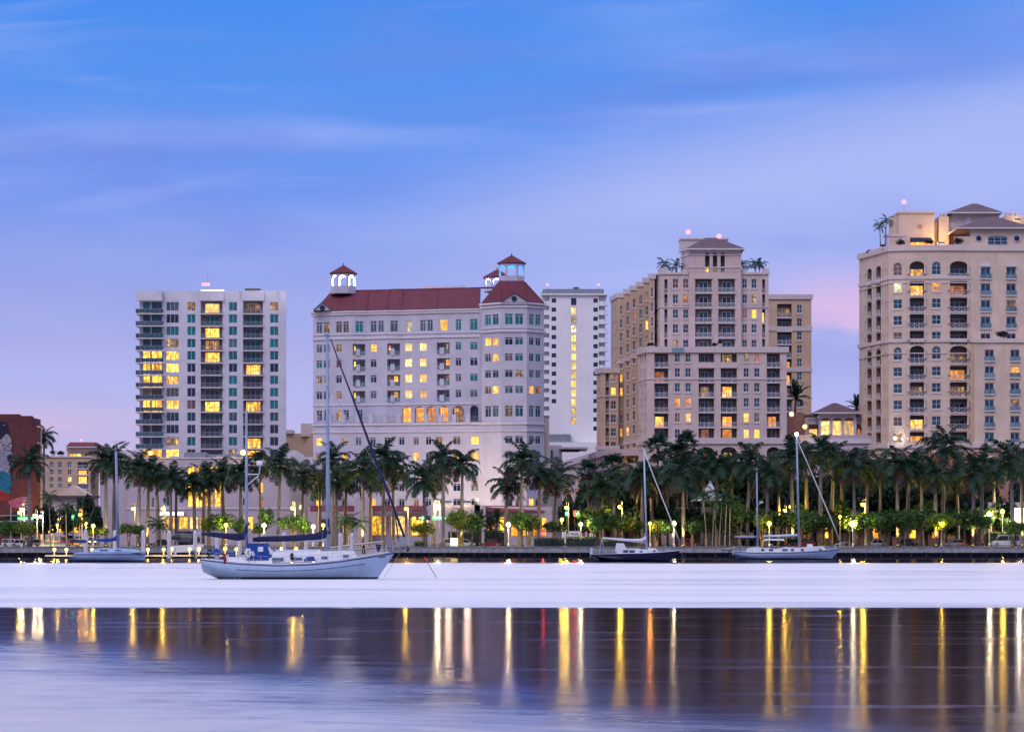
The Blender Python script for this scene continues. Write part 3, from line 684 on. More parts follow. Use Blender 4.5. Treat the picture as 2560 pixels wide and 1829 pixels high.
    for k in range(12):                          # balustrade bays between white posts
        a = 784 + k * 34.6; Y = 700.3 - (a - 783) * .0262; p = W(a, 1056.5, Y); q_ = W(a + 34.6, 1056.5, 700.3 - (a + 34.6 - 783) * .0262)
        o = b.location; ang = math.atan2(q_.y - p.y, q_.x - p.x)
        put('terrace_post', MB().box(0, 1.0, -.1, .45, -.1, 1.95), 'lav_stucco', b, p - o, ang)
        put('railing', rail_mesh('pick', (q_ - p).length - 1.0, 1.5), 'rail_grey', b, p - o + Vector(((q_ - p).length / 2 + .5, 0, 0)), ang)
    # right wing: three-sided tower front
    D = [(1199, 692.5), (1205, 689.8), (1253, 685.6), (1317, 685.6), (1360, 690)]
    z3 = lambda y: CH + (HZ - y) / F * 685.6
    t_ = Fac(b, D, z3(755), GZ, 'lav_stucco', back=20, name='tower_wall')
    cols = [(1212, 1227), (1231, 1246), (1262.5, 1282), (1288, 1308), (1323, 1335), (1339, 1352)]
    RW = {784: ('TTTTTT', 27), 843: ('YYDTNN', 19), 883: ('GLBTNT', 19.5), 924: ('NDNdGG', 19), 964: ('dLGGOR', 19), 1013: ('NGdNGN', 28), 1089: ('xxNDND', 19), 1127: ('xxNDNN', 19), 1167: ('xxNDNN', 19), 1206: ('xxdNND', 19), 1246: ('xxNdYN', 19)}
    for y, (s_, hh) in RW.items():
        for (a, e), p in zip(cols, s_):
            if p != 'x': win(t_, a, e, z3(y + hh), z3(y), 'hotel', PM[p])
    t_.build()
    for y0, y1, pr in ((768, 764, .3), (760, 755.5, .5), (829, 824, .35), (820, 817, .2), (1060, 1056, .3), (1077, 1074, .25)): band(t_, z3(y0), z3(y1), pr, 'trim_white', i0=1)
    # side wing beyond the right corner
    boxpart(b, 'side_wing', 'cream_light', 1350, 1373, 1046, 1366, 693, 712)
    # ------------ roofs
    o = b.location
    def V(px, py, Y): return W(px, py, Y) - o
    m_ = MB()
    e = [V(p, 776, y - .6) for p, y in C]; zt_ = zt - o.z + .05
    for q_ in e: q_.z = zt_
    zr = W(981, 724, 709).z - o.z
    ra = Vector((W(827.6, 0, 714).x - o.x, 714 - o.y, zr)); rb = Vector((W(1240, 0, 703).x - o.x, 703 - o.y, zr))
    n = len(e); rid = [ra.lerp(rb, max(0, min(1, (q_.x - ra.x) / (rb.x - ra.x)))) for q_ in e]
    for k in range(n - 1): m_.quad(e[k], e[k + 1], rid[k + 1], rid[k])
    be = [Vector((q_.x, q_.y + 22, zt_)) for q_ in e]
    for k in range(n - 1): m_.quad(be[k + 1], be[k], rid[k], rid[k + 1])
    m_.poly([be[0], e[0], rid[0]])
    rf = put('roof', m_, 'roof_red', b)
    rg = MB()
    for k in range(1, n): rg.tube([e[k] + Vector((0, -.02, .06)), rid[k] + Vector((0, 0, .06))], .14, 5)
    rg.tube([ra, rb], .2, 5); put('ridge_tiles', rg, 'roof_red', rf)
    # left gable with its round window
    def gable(pa, pb, pk, py_b, py_p, Y, rw, deep):
        A, B_, K = V(pa, py_b, Y), V(pb, py_b, Y), V(pk, py_p, Y); dv = Vector((0, deep, 0))
        m_ = MB(); m_.poly([A, B_, K]); gw = put('gable', m_, 'lav_stucco', b)
        q_ = MB(); up = Vector((0, -.5, .12)); q_.quad(A + up, K + up, K + dv, A + dv); q_.quad(K + up, B_ + up, B_ + dv, K + dv)
        put('gable_roof', q_, 'roof_red', gw)
        rwv = V(*rw, Y - .06); put('round_window', MB().lathe([(.62, 0), (.62, .12)], 16), 'glass_dark', gw, rwv); 
        gw.children[-1].rotation_euler = (math.pi / 2, 0, 0)
    gable(783, 828, 805.5, 776, 756, 702.5, (806, 769.5), 9)
    gable(1252, 1321, 1286, 755, 732.5, 684.9, (1285.5, 746.5), 8)
    # right wing roof: truncated pyramid carrying the cupola
    m_ = MB(); ez = z3(755) - o.z + .04
    low = [V(p, 755, y - .6) for p, y in D[1:]] + [V(1362, 755, 708), V(1199, 755, 708)]
    for q_ in low: q_.z = ez
    hz_ = W(0, 705, 694).z - o.z
    hi = [Vector((W(p, 0, y).x - o.x, y - o.y, hz_)) for p, y in ((1247, 694), (1250, 690.5), (1308, 690.5), (1312, 694), (1311, 700), (1248, 700))]
    for k in range(6): m_.quad(low[k], low[(k + 1) % 6], hi[(k + 1) % 6], hi[k])
    m_.poly(hi); rf2 = put('roof', m_, 'roof_red', b)
    rg = MB()
    for k in range(4): rg.tube([low[k], hi[k]], .15, 5)
    put('ridge_tiles', rg, 'roof_red', rf2)
    boxpart(b, 'rooftop_unit', 'trim_white', 1054, 1168, 714.5, 725, 716, 722); boxpart(b, 'rooftop_unit', 'grey_metal', 978, 1010, 721.5, 730, 715, 719)
    # cupolas
    def cupola(pc, half, yb, ye, yp, Y, lmat, lcol, power, material='lav_stucco'):
        c = W(pc, yb, Y); s_ = Y / F; Rr = half * s_ * 1.06; Hh = (yb - ye) * s_; Hp = (ye - yp) * s_
        rt = put('cupola', MB().lathe([(Rr * 1.03, -.6), (Rr * 1.03, .25), (Rr, .25), (Rr, Hh * .30), (Rr * .97, Hh * .30), (Rr * .97, -.6)], 8, a0=math.pi / 8), material, b, c - o)
        pan = MB(); nseg = 8
        for k in range(8):
            a0 = math.pi / 8 + k * math.pi / 4; a1 = a0 + math.pi / 4
            A = Vector((Rr * math.cos(a0), Rr * math.sin(a0), 0)); B_ = Vector((Rr * math.cos(a1), Rr * math.sin(a1), 0))
            w = (B_ - A).length; dd = (B_ - A) / w; nn = Vector((A + B_)).normalized()
            ow = w * .37; spz = Hh * .68; rs = min(ow * 1.05, Hh * .26)
            P_ = lambda u, z, dp=0.0: A + dd * (w / 2 + u) - nn * dp + Vector((0, 0, z))
            arc = [(-ow * math.cos(math.pi * j / nseg), spz + rs * math.sin(math.pi * j / nseg)) for j in range(nseg + 1)]
            pts = [(-w / 2, Hh * .3), (-ow, Hh * .3)] + arc + [(ow, Hh * .3), (w / 2, Hh * .3), (w / 2, Hh), (-w / 2, Hh)]
            for dp in (0.0, .32):
                pan.quad(P_(-w / 2, Hh * .3, dp), P_(-ow, Hh * .3, dp), P_(-ow, spz, dp), P_(-w / 2, spz, dp)); pan.quad(P_(ow, Hh * .3, dp), P_(w / 2, Hh * .3, dp), P_(w / 2, spz, dp), P_(ow, spz, dp))
                for (x0, q0), (x1, q1) in zip(arc, arc[1:]): pan.quad(P_(x0, q0, dp), P_(x1, q1, dp), P_(x1, Hh, dp), P_(x0, Hh, dp))
                pan.quad(P_(-w / 2, spz, dp), P_(-ow, spz, dp), P_(-ow, Hh, dp), P_(-w / 2, Hh, dp)); pan.quad(P_(ow, spz, dp), P_(w / 2, spz, dp), P_(w / 2, Hh, dp), P_(ow, Hh, dp))
            for (x0, q0), (x1, q1) in zip(arc, arc[1:]): pan.quad(P_(x0, q0), P_(x0, q0, .32), P_(x1, q1, .32), P_(x1, q1))
            pan.quad(P_(-ow, Hh * .3), P_(-ow, Hh * .3, .32), P_(-ow, spz, .32), P_(-ow, spz)); pan.quad(P_(ow, Hh * .3), P_(ow, spz), P_(ow, spz, .32), P_(ow, Hh * .3, .32))
        put('arcade', pan, material, rt)
        put('cupola_roof', MB().lathe([(Rr * 1.1, Hh - .05), (Rr * 1.13, Hh + .12), (.12, Hh + Hp), (.1, Hh + Hp + .5)], 8, a0=math.pi / 8), 'roof_plum', rt)
        put('lantern', MB().lathe([(.35, Hh * .02), (.4, Hh * .12), (.15, Hh * .2)], 8), lmat, rt)
        ld = bpy.data.lights.new('cupola_light', 'POINT'); ld.energy = power; ld.color = lcol; ld.shadow_soft_size = .5
        lo_ = bpy.data.objects.new('cupola_light', ld); COL.objects.link(lo_); lo_.parent = rt; lo_.location = (0, 0, Hh * .34)
    cupola(858.5, 31, 729, 685, 663, 712, 'lamp_ice', (1, .97, .9), 14000)
    cupola(1279, 32.5, 705, 660, 638, 694.5, 'lamp_blue', (.002, .11, 1), 8000)
    cupola(1243, 32, 724, 695, 673, 716, 'lamp_ice', (1, .80, .82), 5000)
    # ------------ street front: arcade with red tiled pent roofs
    z4 = lambda y: CH + (HZ - y) / F * 680
    s_ = Fac(b, [(770, 684), (1380, 678)], z4(1266), GZ, 'pink_stucco', back=9, name='arcade_wall', rec='cream_stucco')
    for a, e_, y1, y0, p in ((800, 824, 1296, 1338, 'D'), (850, 874, 1296, 1338, 'd'), (924, 965, 1287, 1338, 'L'), (974, 1012, 1287, 1338, 'W'), (1026, 1072, 1289, 1338, 'L'), (1140, 1176, 1300, 1345, 'W'), (1216, 1236, 1293, 1340, 'O'), (1247, 1270, 1290, 1340, 'Y'), (1275, 1297, 1288, 1340, 'O'), (1304, 1322, 1288, 1340, 'Y'), (1329, 1347, 1288, 1340, 'O'), (1352, 1366, 1292, 1340, 'Y')):
        h = s_.hole(a, e_, z4(y0), z4(y1), 1.2, .7, True)
        window(s_, h, 'low', PM[p], 1.05, name='shop_window', rel=(h['u0'] + .1, h['u1'] - .1, h['z0'] + .05, h['z1'] - .1), frame='frame_dark')
    s_.build()
    for a, e_ in ((775, 886), (925, 1062), (1213, 1361)):
        p, q_ = W(a, 1278, 679), W(e_, 1278, 679); w = q_.x - p.x
        m_ = MB(); m_.extr([(-2.2, 0), (0.2, 1.35), (.2, 0)], 0, w)
        pr = put('pent_roof', m_, 'roof_red', b, p - o, 0); pr.rotation_euler = (0, 0, -math.pi / 2); pr.location = Vector((p.x, p.y + 1.0, p.z)) - o
        pr.rotation_euler = (0, 0, math.pi / 2); pr.location = Vector((q_.x, p.y + 1.0, p.z)) - o
    for a, e_, yt in ((886, 926, 1243), (1070, 1200, 1262), (1186, 1214, 1262)): boxpart(b, 'porch', 'pink_stucco', a, e_, yt, 1366, 676.5, 683)
hotel()
# floodlight washing the hotel wall, on the porch roof
def flood(label, px, py, Y, power, col, lm='lamp_flood', tilt=None, group='floodlights washing the buildings', rr=.6):
    p = W(px, py, Y); t_ = thing('floodlight', label, 'floodlight', p, group=group)
    put('housing', MB().box(-.8, .8, -.5, -.3, -.4, .1), 'grey_metal', t_); put('lens', MB().box(-.75, .75, -.29, .3, -.35, .0), lm, t_)
    ld = bpy.data.lights.new('flood_light', 'POINT'); ld.energy = power; ld.color = col; ld.shadow_soft_size = rr
    lo_ = bpy.data.objects.new('flood_light', ld); COL.objects.link(lo_); lo_.parent = t_; lo_.location = (0, .5, .9)
flood('warm floodlight on the porch roof before the hotel wall, left of two', 1120, 1252, 676, 3300, (1, .70, .36))
flood('warm floodlight on the porch roof before the hotel wall, right of two', 1168, 1252, 676, 3300, (1, .70, .36))
# ================================================================== plain white tower behind
def tower():
    Yf = 900.0; b = building('white_tower', 'plain white slab tower with a lit stair window strip between hotel and stepped tower', 1435, Yf)
    z = lambda y: W(0, y, Yf).z
    f = Fac(b, [(1373, Yf), (1497, Yf)], z(734), z(1120), 'tower_white', back=24)
    for k in range(15):
        y = 745.7 + 22.83 * k
        if k < 12: win(f, 1379, 1390.5, z(y + 10.8), z(y), 'grid', 'glass_dark', frame='frame_dark')
        if k < 14: win(f, 1427.5, 1441, z(y + 17.2), z(y - .8), 'plain' if k > 6 else 'v2', 'lit_white' if k > 5 else ('glass_dark' if k == 0 else ('lit_pale' if k in (2, 3) else 'lit_white')), frame='frame_dark' if k < 6 else 'frame_white')
        win(f, 1483.5, 1494.5, z(y + 10.8), z(y), 'grid', 'glass_dark', frame='frame_dark')
    f.build()
    # recessed balcony stacks on both flanks
    for side, (a, e) in enumerate(((1352, 1373), (1497, 1513))):
        boxpart(b, 'flank_wall', 'tower_white', a, e, 736, 1120, Yf + 2.6, Yf + 20)
        for k in range(13):
            y = 762 + 22.83 * k; p0, p1 = W(a if side == 0 else 1496.8, y, Yf + .3), W(e if side == 0 else 1521, y, Yf + .3)
            w = p1.x - p0.x
            key = ('tb', side)
            if key not in CACHE: CACHE[key] = (MB().box(0, w, -.2, 2.5, -.28, 0).mesh('balcony'), MB().box(0, w * (1 if side == 0 else .6), -.15, .0, 0, 1.15).mesh('parapet'))
            s_ = put('balcony', CACHE[key][0], 'tower_white', b, p0 - b.location); put('parapet', CACHE[key][1], 'tower_white', s_)
            if side: put('railing', rail_mesh('pick', w * .38, 1.15), 'rail_white', s_, (w * .8, -.05, 0))
    boxpart(b, 'cornice', 'tower_white', 1354, 1519, 733.5, 737, Yf - .8, Yf + 24)
    V = MB(); V.extr([(W(p, 0, Yf).x - b.location.x, W(0, y, Yf).z - b.location.z) for p, y in ((1353, 733.4), (1359, 722.5), (1509.5, 722.5), (1509.5, 733.4))], -.3, 22); put('roof', V, 'grey_metal', b)
    boxpart(b, 'rooftop_unit', 'frame_dark', 1433, 1448, 717.5, 722.4, Yf + 3, Yf + 8)
    boxpart(b, 'base_block', 'tower_white', 1372, 1560, 1105, 1366, Yf - 6, Yf + 10); boxpart(b, 'base_block', 'grey_metal', 1371, 1427, 1085, 1110, Yf - 5, Yf + 8)
    beacon('small pink beacon on the left corner of the plain white tower', 1368.5, 712, Yf + 4, z(723), .4); beacon('small pink beacon on the right corner of the plain white tower', 1497, 712, Yf + 4, z(723), .4)
tower()
def garage():
    b = building('parking_garage', 'pink parking garage with slanting open decks behind the palms', 1450, 740)
    A = Vector(((1392 - CX) / F * 860, 860)); B_ = Vector(((1512 - CX) / F * 718, 718)); o = b.location
    d_ = (B_ - A); L = d_.length; ang = math.atan2(d_.y, d_.x)
    zt = W(1512, 1122, 718).z; lv = 3.35
    for k in range(6):
        z1 = zt - k * lv
        put('deck', MB().box(0, L, 0, 14, -1.55, 0), 'garage_pink', b, Vector((A.x, A.y, z1)) - o, ang)
        if k < 5:
            put('deck_interior', MB().box(0, L, 5.0, 5.4, -3.34, -1.56), 'lit_dim' if k < 2 else 'lit_gold', b, Vector((A.x, A.y, z1)) - o, ang)
            for j in range(18): put('pier', MB().box(j * L / 18, j * L / 18 + 1.1, .15, .7, -3.34, -1.56), 'garage_pink', b, Vector((A.x, A.y, z1)) - o, ang)
    boxpart(b, 'stair_tower', 'white_stucco', 1372, 1405, 1112, 1366, 745, 760)
    for y in (1124, 1160): boxpart(b, 'window', 'glass_dark', 1377, 1382, y, y + 24, 744.8, 744.95)
    boxpart(b, 'canopy', 'white_stucco', 1398, 1470, 1117, 1122, 740, 760); boxpart(b, 'canopy_soffit', 'brick_red', 1405, 1450, 1122.4, 1127, 741, 750)
garage()

# ================================================================== stepped beige tower
def stepped():
    b = building('stepped_tower', 'stepped beige apartment tower with hipped roof and saw-toothed left wing', 1780, 690)
    o = b.location
    # ---- upper block with proud centre bay
    Yu = 697.0; zu = lambda y: W(0, y, Yu).z
    f = Fac(b, [(1635, 706), (1650, Yu), (1722, Yu), (1722.6, Yu - 1.4), (1853, Yu - 1.4), (1853.6, Yu), (1921.5, Yu)], zu(681), zu(880), 'stone_stucco', back=18, rec='recess_tan_shaded')
    rows = [(697, 720), (736, 758), (773.3, 795), (810.4, 832), (849, 871)]
    Lw = {(1682, 1695.6): 'BNNNd', (1708, 1721): 'BRNND', (1856, 1867.6): 'NDRNN', (1878.6, 1891.6): 'NdYND'}
    for r, (y1, y0) in enumerate(rows):
        for (a, e), s_ in Lw.items(): win(f, a, e, zu(y0), zu(y1), 'grid', PM[s_[r]], sill='stone_light')
        for a, e in ((1738, 1779), (1796, 1837)):
            loggia(f, a, e, zu(732.5 + 37.3 * r), zu(699.5 + 37.3 * r - (2 if r == 0 else 0)), .9, (.24, .78), PM['NDNNN'[r]], rail='bx', slab=.5, slw=.1)
        loggia(f, 1661, 1668.5, zu(732.5 + 37.3 * r), zu(698 + 37.3 * r), 1.4, (.1, .9), 'glass_dark', rail='pick', slab=None)
        loggia(f, 1905.5, 1912.5, zu(732.5 + 37.3 * r), zu(698 + 37.3 * r), 1.4, (.1, .9), PM['DDYDD'[r]], rail='pick', slab=None)
        for a, e in ((1637.2, 1639.4), (1640.7, 1643), (1644.5, 1647)): win(f, a, e, zu(y0), zu(y1), 'grid', PM['DNND'[(r + int(a)) % 4]], i=0)
    f.build()
    band(f, zu(769), zu(766), .2, 'stone_light', i0=0, i1=2); band(f, zu(769), zu(766), .2, 'stone_light', i0=5)
    band(f, zu(686), zu(680.5), .35, 'stone_light', i0=0, i1=2); band(f, zu(686), zu(680.5), .35, 'stone_light', i0=5)
    for a, e in ((1738, 1779), (1796, 1837)):       # little arched hoods
        h_ = MB(); w = W(e + 3, 0, Yu).x - W(a - 3, 0, Yu).x
        h_.extr([(w / 2 * math.cos(math.pi * k / 8), .75 * math.sin(math.pi * k / 8)) for k in range(9)], -.35, 0); put('hood', h_, 'stone_light', b, W((a + e) / 2, 697, Yu - 1.41) - o)
    # roof terraces: corner piers
    for a, e, y in ((1649, 1669, 670), (1706, 1722, 673), (1853.6, 1868, 672), (1907, 1922.5, 671)): boxpart(b, 'parapet_pier', 'stone_light', a, e, y, 683, Yu - .3, Yu + 1.6)
    # ---- head of the tower
    Yh = Yu - 1.4; h = Fac(b, [(1703, Yh + 6), (1722.6, Yh), (1853, Yh)], zu(622), zu(681.5), 'stone_stucco', back=14, name='head_wall', rec='recess_tan_shaded')
    for k, (a, e) in enumerate(((1762.5, 1774), (1782, 1793), (1801.5, 1812))):
        hh = loggia(h, a, e, zu(681), zu(633), 1.6, None, None, rail='pick', slab=None, rise=.55)
        window(h, hh, 'plain', ['lit_yellow', 'lit_dim', 'glass_dark'][k], 1.4, name='door', rel=(hh['u0'] + .05, hh['u1'] - .05, hh['z0'] + .05, hh['z0'] + 1.35))
    for k, a in enumerate((1707, 1712, 1716)): win(h, a, a + 2.6, zu(670), zu(661), 'plain', 'lit_dim', i=0)
    h.build(); band(h, zu(640), zu(637.5), .2, 'stone_light'); band(h, zu(671), zu(668.5), .2, 'stone_light'); band(h, zu(626), zu(621.6), .5, 'stone_light')
    hip(b, 'roof', 'roof_brown', 1715, 1862, 620.5, 594.5, Yh - 1.2, Yh + 15, pa=1765, pb=1792)
    boxpart(b, 'machine_room', 'stone_light', 1702, 1820, 596.5, 625, Yh + 13, Yh + 20); boxpart(b, 'parapet', 'stone_light', 1700, 1822, 595, 599, Yh + 12.7, Yh + 20.2)
    # ---- saw-toothed left wing: every step stands a little farther back
    zw = W(0, 687.6, 700).z; stp_ = [(1623, 1635.5, 700), (1609, 1623, 711), (1592.5, 1609, 722), (1576, 1592.5, 733), (1560.5, 1576, 744), (1543.5, 1560.5, 755)]
    pat = ['DNDNDNDNdNDN', 'RDYdNDDDNDNN', 'NNNNDNDNNDND', 'DRBDNdNDDNDd', 'NNDNDBBNDLBN', 'BNNDDYYdNYNN']
    for k, (a, e, Y) in enumerate(stp_):
        g = Fac(b, [(a, Y), (e + 1.2, Y)], zw, GZ, 'tan_stucco', back=9, name='wing_wall')
        c = (a + e) / 2 + (1.2 if k else 1)
        for r in range(12):
            z1 = zw - 3.0 - 3.42 * r; win(g, c - 3.3, c + 3.3, z1 - 2.05, z1, 'grid', PM[pat[k][r]], sill='stone_light')
        g.build(); band(g, zw - .9, zw + .3, .3, 'stone_light'); band(g, zw - 17.5, zw - 16.6, .2, 'stone_light', 'string_course'); band(g, zw - 38.2, zw - 37.3, .2, 'stone_light', 'string_course')
    g = Fac(b, [(1527, 768), (1544.5, 756)], zw, GZ, 'tan_stucco', back=8, name='wing_wall')
    for r in range(12):
        z1 = zw - 3.0 - 3.42 * r
        win(g, 1531, 1533.2, z1 - 2.05, z1, 'grid', PM['BDNBDBNDDBDN'[r]]); win(g, 1537, 1539.2, z1 - 2.05, z1, 'grid', PM['DBNDBDDNBDND'[r]])
    g.build(); band(g, zw - .9, zw + .3, .3, 'stone_light')
    # lower far-left block
    Yl = 752.0; zl = lambda y: W(0, y, Yl).z
    g = Fac(b, [(1491.5, Yl + 6), (1505, Yl), (1546, Yl)], zl(920), GZ, 'tan_stucco', back=14, name='wing_wall', rec='recess_tan_shaded')
    for r in range(7):
        y = 934 + 34 * r
        win(g, 1527, 1540, zl(y + 19.5), zl(y), 'grid', PM['dYDDNDD'[r]], sill='stone_light')
        loggia(g, 1514, 1522.5, zl(y + 31), zl(y - 1), 1.2, (.1, .9), 'glass_brown', rail='pick', slab=None)
        win(g, 1496, 1498.6, zl(y + 19.5), zl(y), 'grid', 'glass_brown')
    g.build(); band(g, zl(932), zl(919), .4, 'stone_light'); band(g, zl(1123), zl(1114), .35, 'stone_light', 'string_course'); band(g, zl(991), zl(988), .2, 'stone_light', 'string_course')
    for k in range(3): pass
    # ---- forward block with the long terrace
    Yf = 686.0; z = lambda y: W(0, y, Yf).z
    g = Fac(b, [(1596, 696), (1618, Yf), (1967, Yf)], z(868), GZ, 'stone_stucco', back=11, name='front_wall', rec='recess_tan_shaded')
    FW = {(1687, 1700): 'NDNOdN', (1713.5, 1727): 'NNNOWN', (1859, 1872): 'dDNNYW', (1885.5, 1899): 'RDDNdY'}
    rows = [882.7 + 37.4 * k + (3 if k == 5 else 0) for k in range(6)]
    LB = {(1636, 1670.6): ('DRDBLD', .06, .72), (1746.6, 1785): ('DDdDDR', .15, .68), (1802, 1842): ('dDLDOO', .12, .72), (1917, 1949.5): ('DDDDOB', .1, .75)}
    for r, y in enumerate(rows):
        for (a, e), s_ in FW.items(): win(g, a, e, z(y + 21.8), z(y), 'grid', PM[s_[r]], sill='stone_light')
        for (a, e), (s_, d0, d1) in LB.items():
            top = r == 0 and a in (1746.6, 1802); yb = 905 if top else 917.8 + 37.4 * r if r < 5 else 1094
            loggia(g, a, e, z(yb), z(883.5 + 37.4 * r), 1.7, (d0, d1), PM[s_[r]], rail='bx' if not top and r < 5 else None, slab=None if top or r == 5 else .35, slw=.08)
        for a, e in ((1599.5, 1602), (1605, 1607.6), (1611.5, 1614.5)): win(g, a, e, z(y + 22), z(y), 'grid', PM['DBND'[(r + int(a)) % 4]], i=0)
    for a, e, p in ((1746.6, 1785.6, 'R'), (1802, 1842, 'Y'), (1917, 1950.5, 'D')):
        h = g.hole(a, e, z(1172), z(1117), 2.0, 1.1, True); w = h['u1'] - h['u0']
        window(g, h, 'v2', PM[p], 1.85, name='balcony_door', rel=(h['u0'] + w * .15, h['u0'] + w * .72, h['z0'] + .1, h['z1'] - 1.2))
    for a, e in ((1690, 1702), (1716, 1728), (1862, 1875), (1888, 1901)): 
        for y in (1130, 1180, 1225): win(g, a, e, z(y + 24), z(y), 'grid', PM['DNDd'[int(a + y) % 4]], sill='stone_light')
    g.build()
    band(g, z(881), z(866.5), .45, 'stone_light'); band(g, z(1109), z(1095.5), .45, 'stone_light'); band(g, z(948.5), z(945), .18, 'stone_light', 'string_course'); band(g, z(1122), z(1117), .15, 'stone_light', 'string_course', i0=0, i1=1)
    for a, e in ((1744, 1788), (1799, 1845)):
        w = W(e, 0, Yf).x - W(a, 0, Yf).x; h_ = MB(); h_.extr([(w / 2 * math.cos(math.pi * k / 8), .6 * math.sin(math.pi * k / 8)) for k in range(9)], -.3, 0); put('hood', h_, 'stone_light', b, W((a + e) / 2, 919.5, Yf - .01) - o)
    # ---- right wing
    Yr = 764.0; zr = lambda y: W(0, y, Yr).z
    g = Fac(b, [(1915, Yr), (2028.5, Yr)], zr(739), GZ, 'tan_stucco', back=18, name='wing_wall', rec='recess_tan_shaded')
    for r in range(11):
        y = 762 + 33.6 * r
        win(g, 1992.5, 2004.5, zr(y + 20), zr(y), 'grid', PM['NDDDNNDDNdD'[r]], sill='stone_light')
        loggia(g, 1943, 1979, zr(y + 31.5), zr(y - 2.5), 1.5, (.1, .9), PM['dDDDOOdDDRD'[r]], rail='bx', slab=.25, style='v3', slw=.05)
    g.build(); band(g, zr(748), zr(736), .4, 'stone_light'); band(g, zr(827), zr(816), .25, 'stone_light', 'string_course', ); band(g, zr(929), zr(919), .25, 'stone_light', 'string_course')
    boxpart(b, 'terrace_sign_panel', 'glass_rail', 1680, 1710, 869, 881, Yf - .62, Yf - .5)
    beacon('red beacon on a mast left of the stepped tower roof', 1720.5, 580, Yh + 16, zu(597), .6); beacon('red beacon just right of the stepped tower roof peak', 1797.5, 590.5, Yh + 9, zu(601), .6)
stepped()

# ================================================================== pavilion with lit arched windows
def pavilion():
    Yf = 700.0; z = lambda y: W(0, y, Yf).z
    b = building('pavilion', 'low pavilion with hipped roof and three bright arched windows between the beige towers', 2087, Yf); o = b.location
    p = Fac(b, [(1950, Yf - 6), (2189, Yf - 6)], z(1089), GZ, 'pink_stucco', back=10, name='podium_wall', rec='recess_tan_shaded')
    zp = lambda y: W(0, y, Yf - 6).z
    for a, e, q in ((2102, 2114.5, 'R'), (2132, 2145, 'B'), (2010, 2022, 'D'), (2045, 2057, 'D')): win(p, a, e, zp(1154), zp(1130), 'grid', PM[q], sill='trim_white')
    h = p.hole(2154, 2171, zp(1160), zp(1118), 1.4, .9, True); window(p, h, 'v2', 'glass_dark', 1.25, name='door', rel=(h['u0'] + .1, h['u1'] - .1, h['z0'] + .1, h['z1'] - 1))
    for a, e in ((2005, 2027), (2060, 2090), (2120, 2146)):
        h = p.hole(a, e, zp(1296), zp(1262), 1.0, .5, True); window(p, h, 'v2', PM['O'], .85, name='door', rel=(h['u0'] + .1, h['u1'] - .1, h['z0'] + .1, h['z1'] - .5))
    p.build(); band(p, zp(1108), zp(1097), .45, 'trim_white'); band(p, zp(1122), zp(1120), .15, 'trim_white', 'string_course')
    f = Fac(b, [(2046.7, Yf), (2141, Yf)], z(1031), z(1090), 'lav_stucco', back=14)
    for a, e in ((2052, 2075), (2081, 2104), (2110.5, 2134)):
        win(f, a, e, z(1088), z(1047), 'low', 'lit_white', rise=.55); ar = f.h[0][-1]
        w = ar['u1'] - ar['u0']; m_ = MB(); N_ = 8                # small dark hood over each arch
        pts = [(w / 2 * math.cos(math.pi * k / N_), .62 * math.sin(math.pi * k / N_)) for k in range(N_ + 1)]
        m_.extr(pts, -.7, -.02); put('arch_hood', m_, 'canvas_red', b, f.pos(0, (ar['u0'] + ar['u1']) / 2, z(1051.5), 0))
    f.build()
    for a, e, lit in ((2019, 2047, 'lit_white'), (2141, 2169, 'lit_orange')):
        g = Fac(b, [(a, Yf + 1.5), (e, Yf + 1.5)], z(1043), z(1090), 'lav_stucco', back=10, name='wing_wall'); c = (a + e) / 2
        win(g, c - 10.5, c + 10.5, z(1088), z(1067), 'v2', lit); g.build(); band(g, z(1046), z(1042), .4, 'trim_white')
        w = 23 * Yf / F; m_ = MB(); m_.extr([(-1.5, -.05), (0, 1.1), (0, -.05)], 0, w); aw = put('awning', m_, 'canvas_red', b, W(c + 11.5, 1072, Yf + 1.48) - o); aw.rotation_euler = (0, 0, math.pi / 2)
    hip(b, 'roof', 'roof_brown', 2036, 2152, 1030, 1007, Yf - 1.5, Yf + 15, pa=2082, pb=2092)
    boxpart(b, 'side_roof', 'roof_brown', 2014, 2046, 1036, 1041, Yf + .8, Yf + 9); boxpart(b, 'side_roof', 'roof_brown', 2142, 2180, 1036, 1041, Yf + .8, Yf + 9)
    boxpart(b, 'side_wall', 'salmon_stucco', 1968, 2012, 1033, 1092, Yf + 4, Yf + 12)
pavilion()

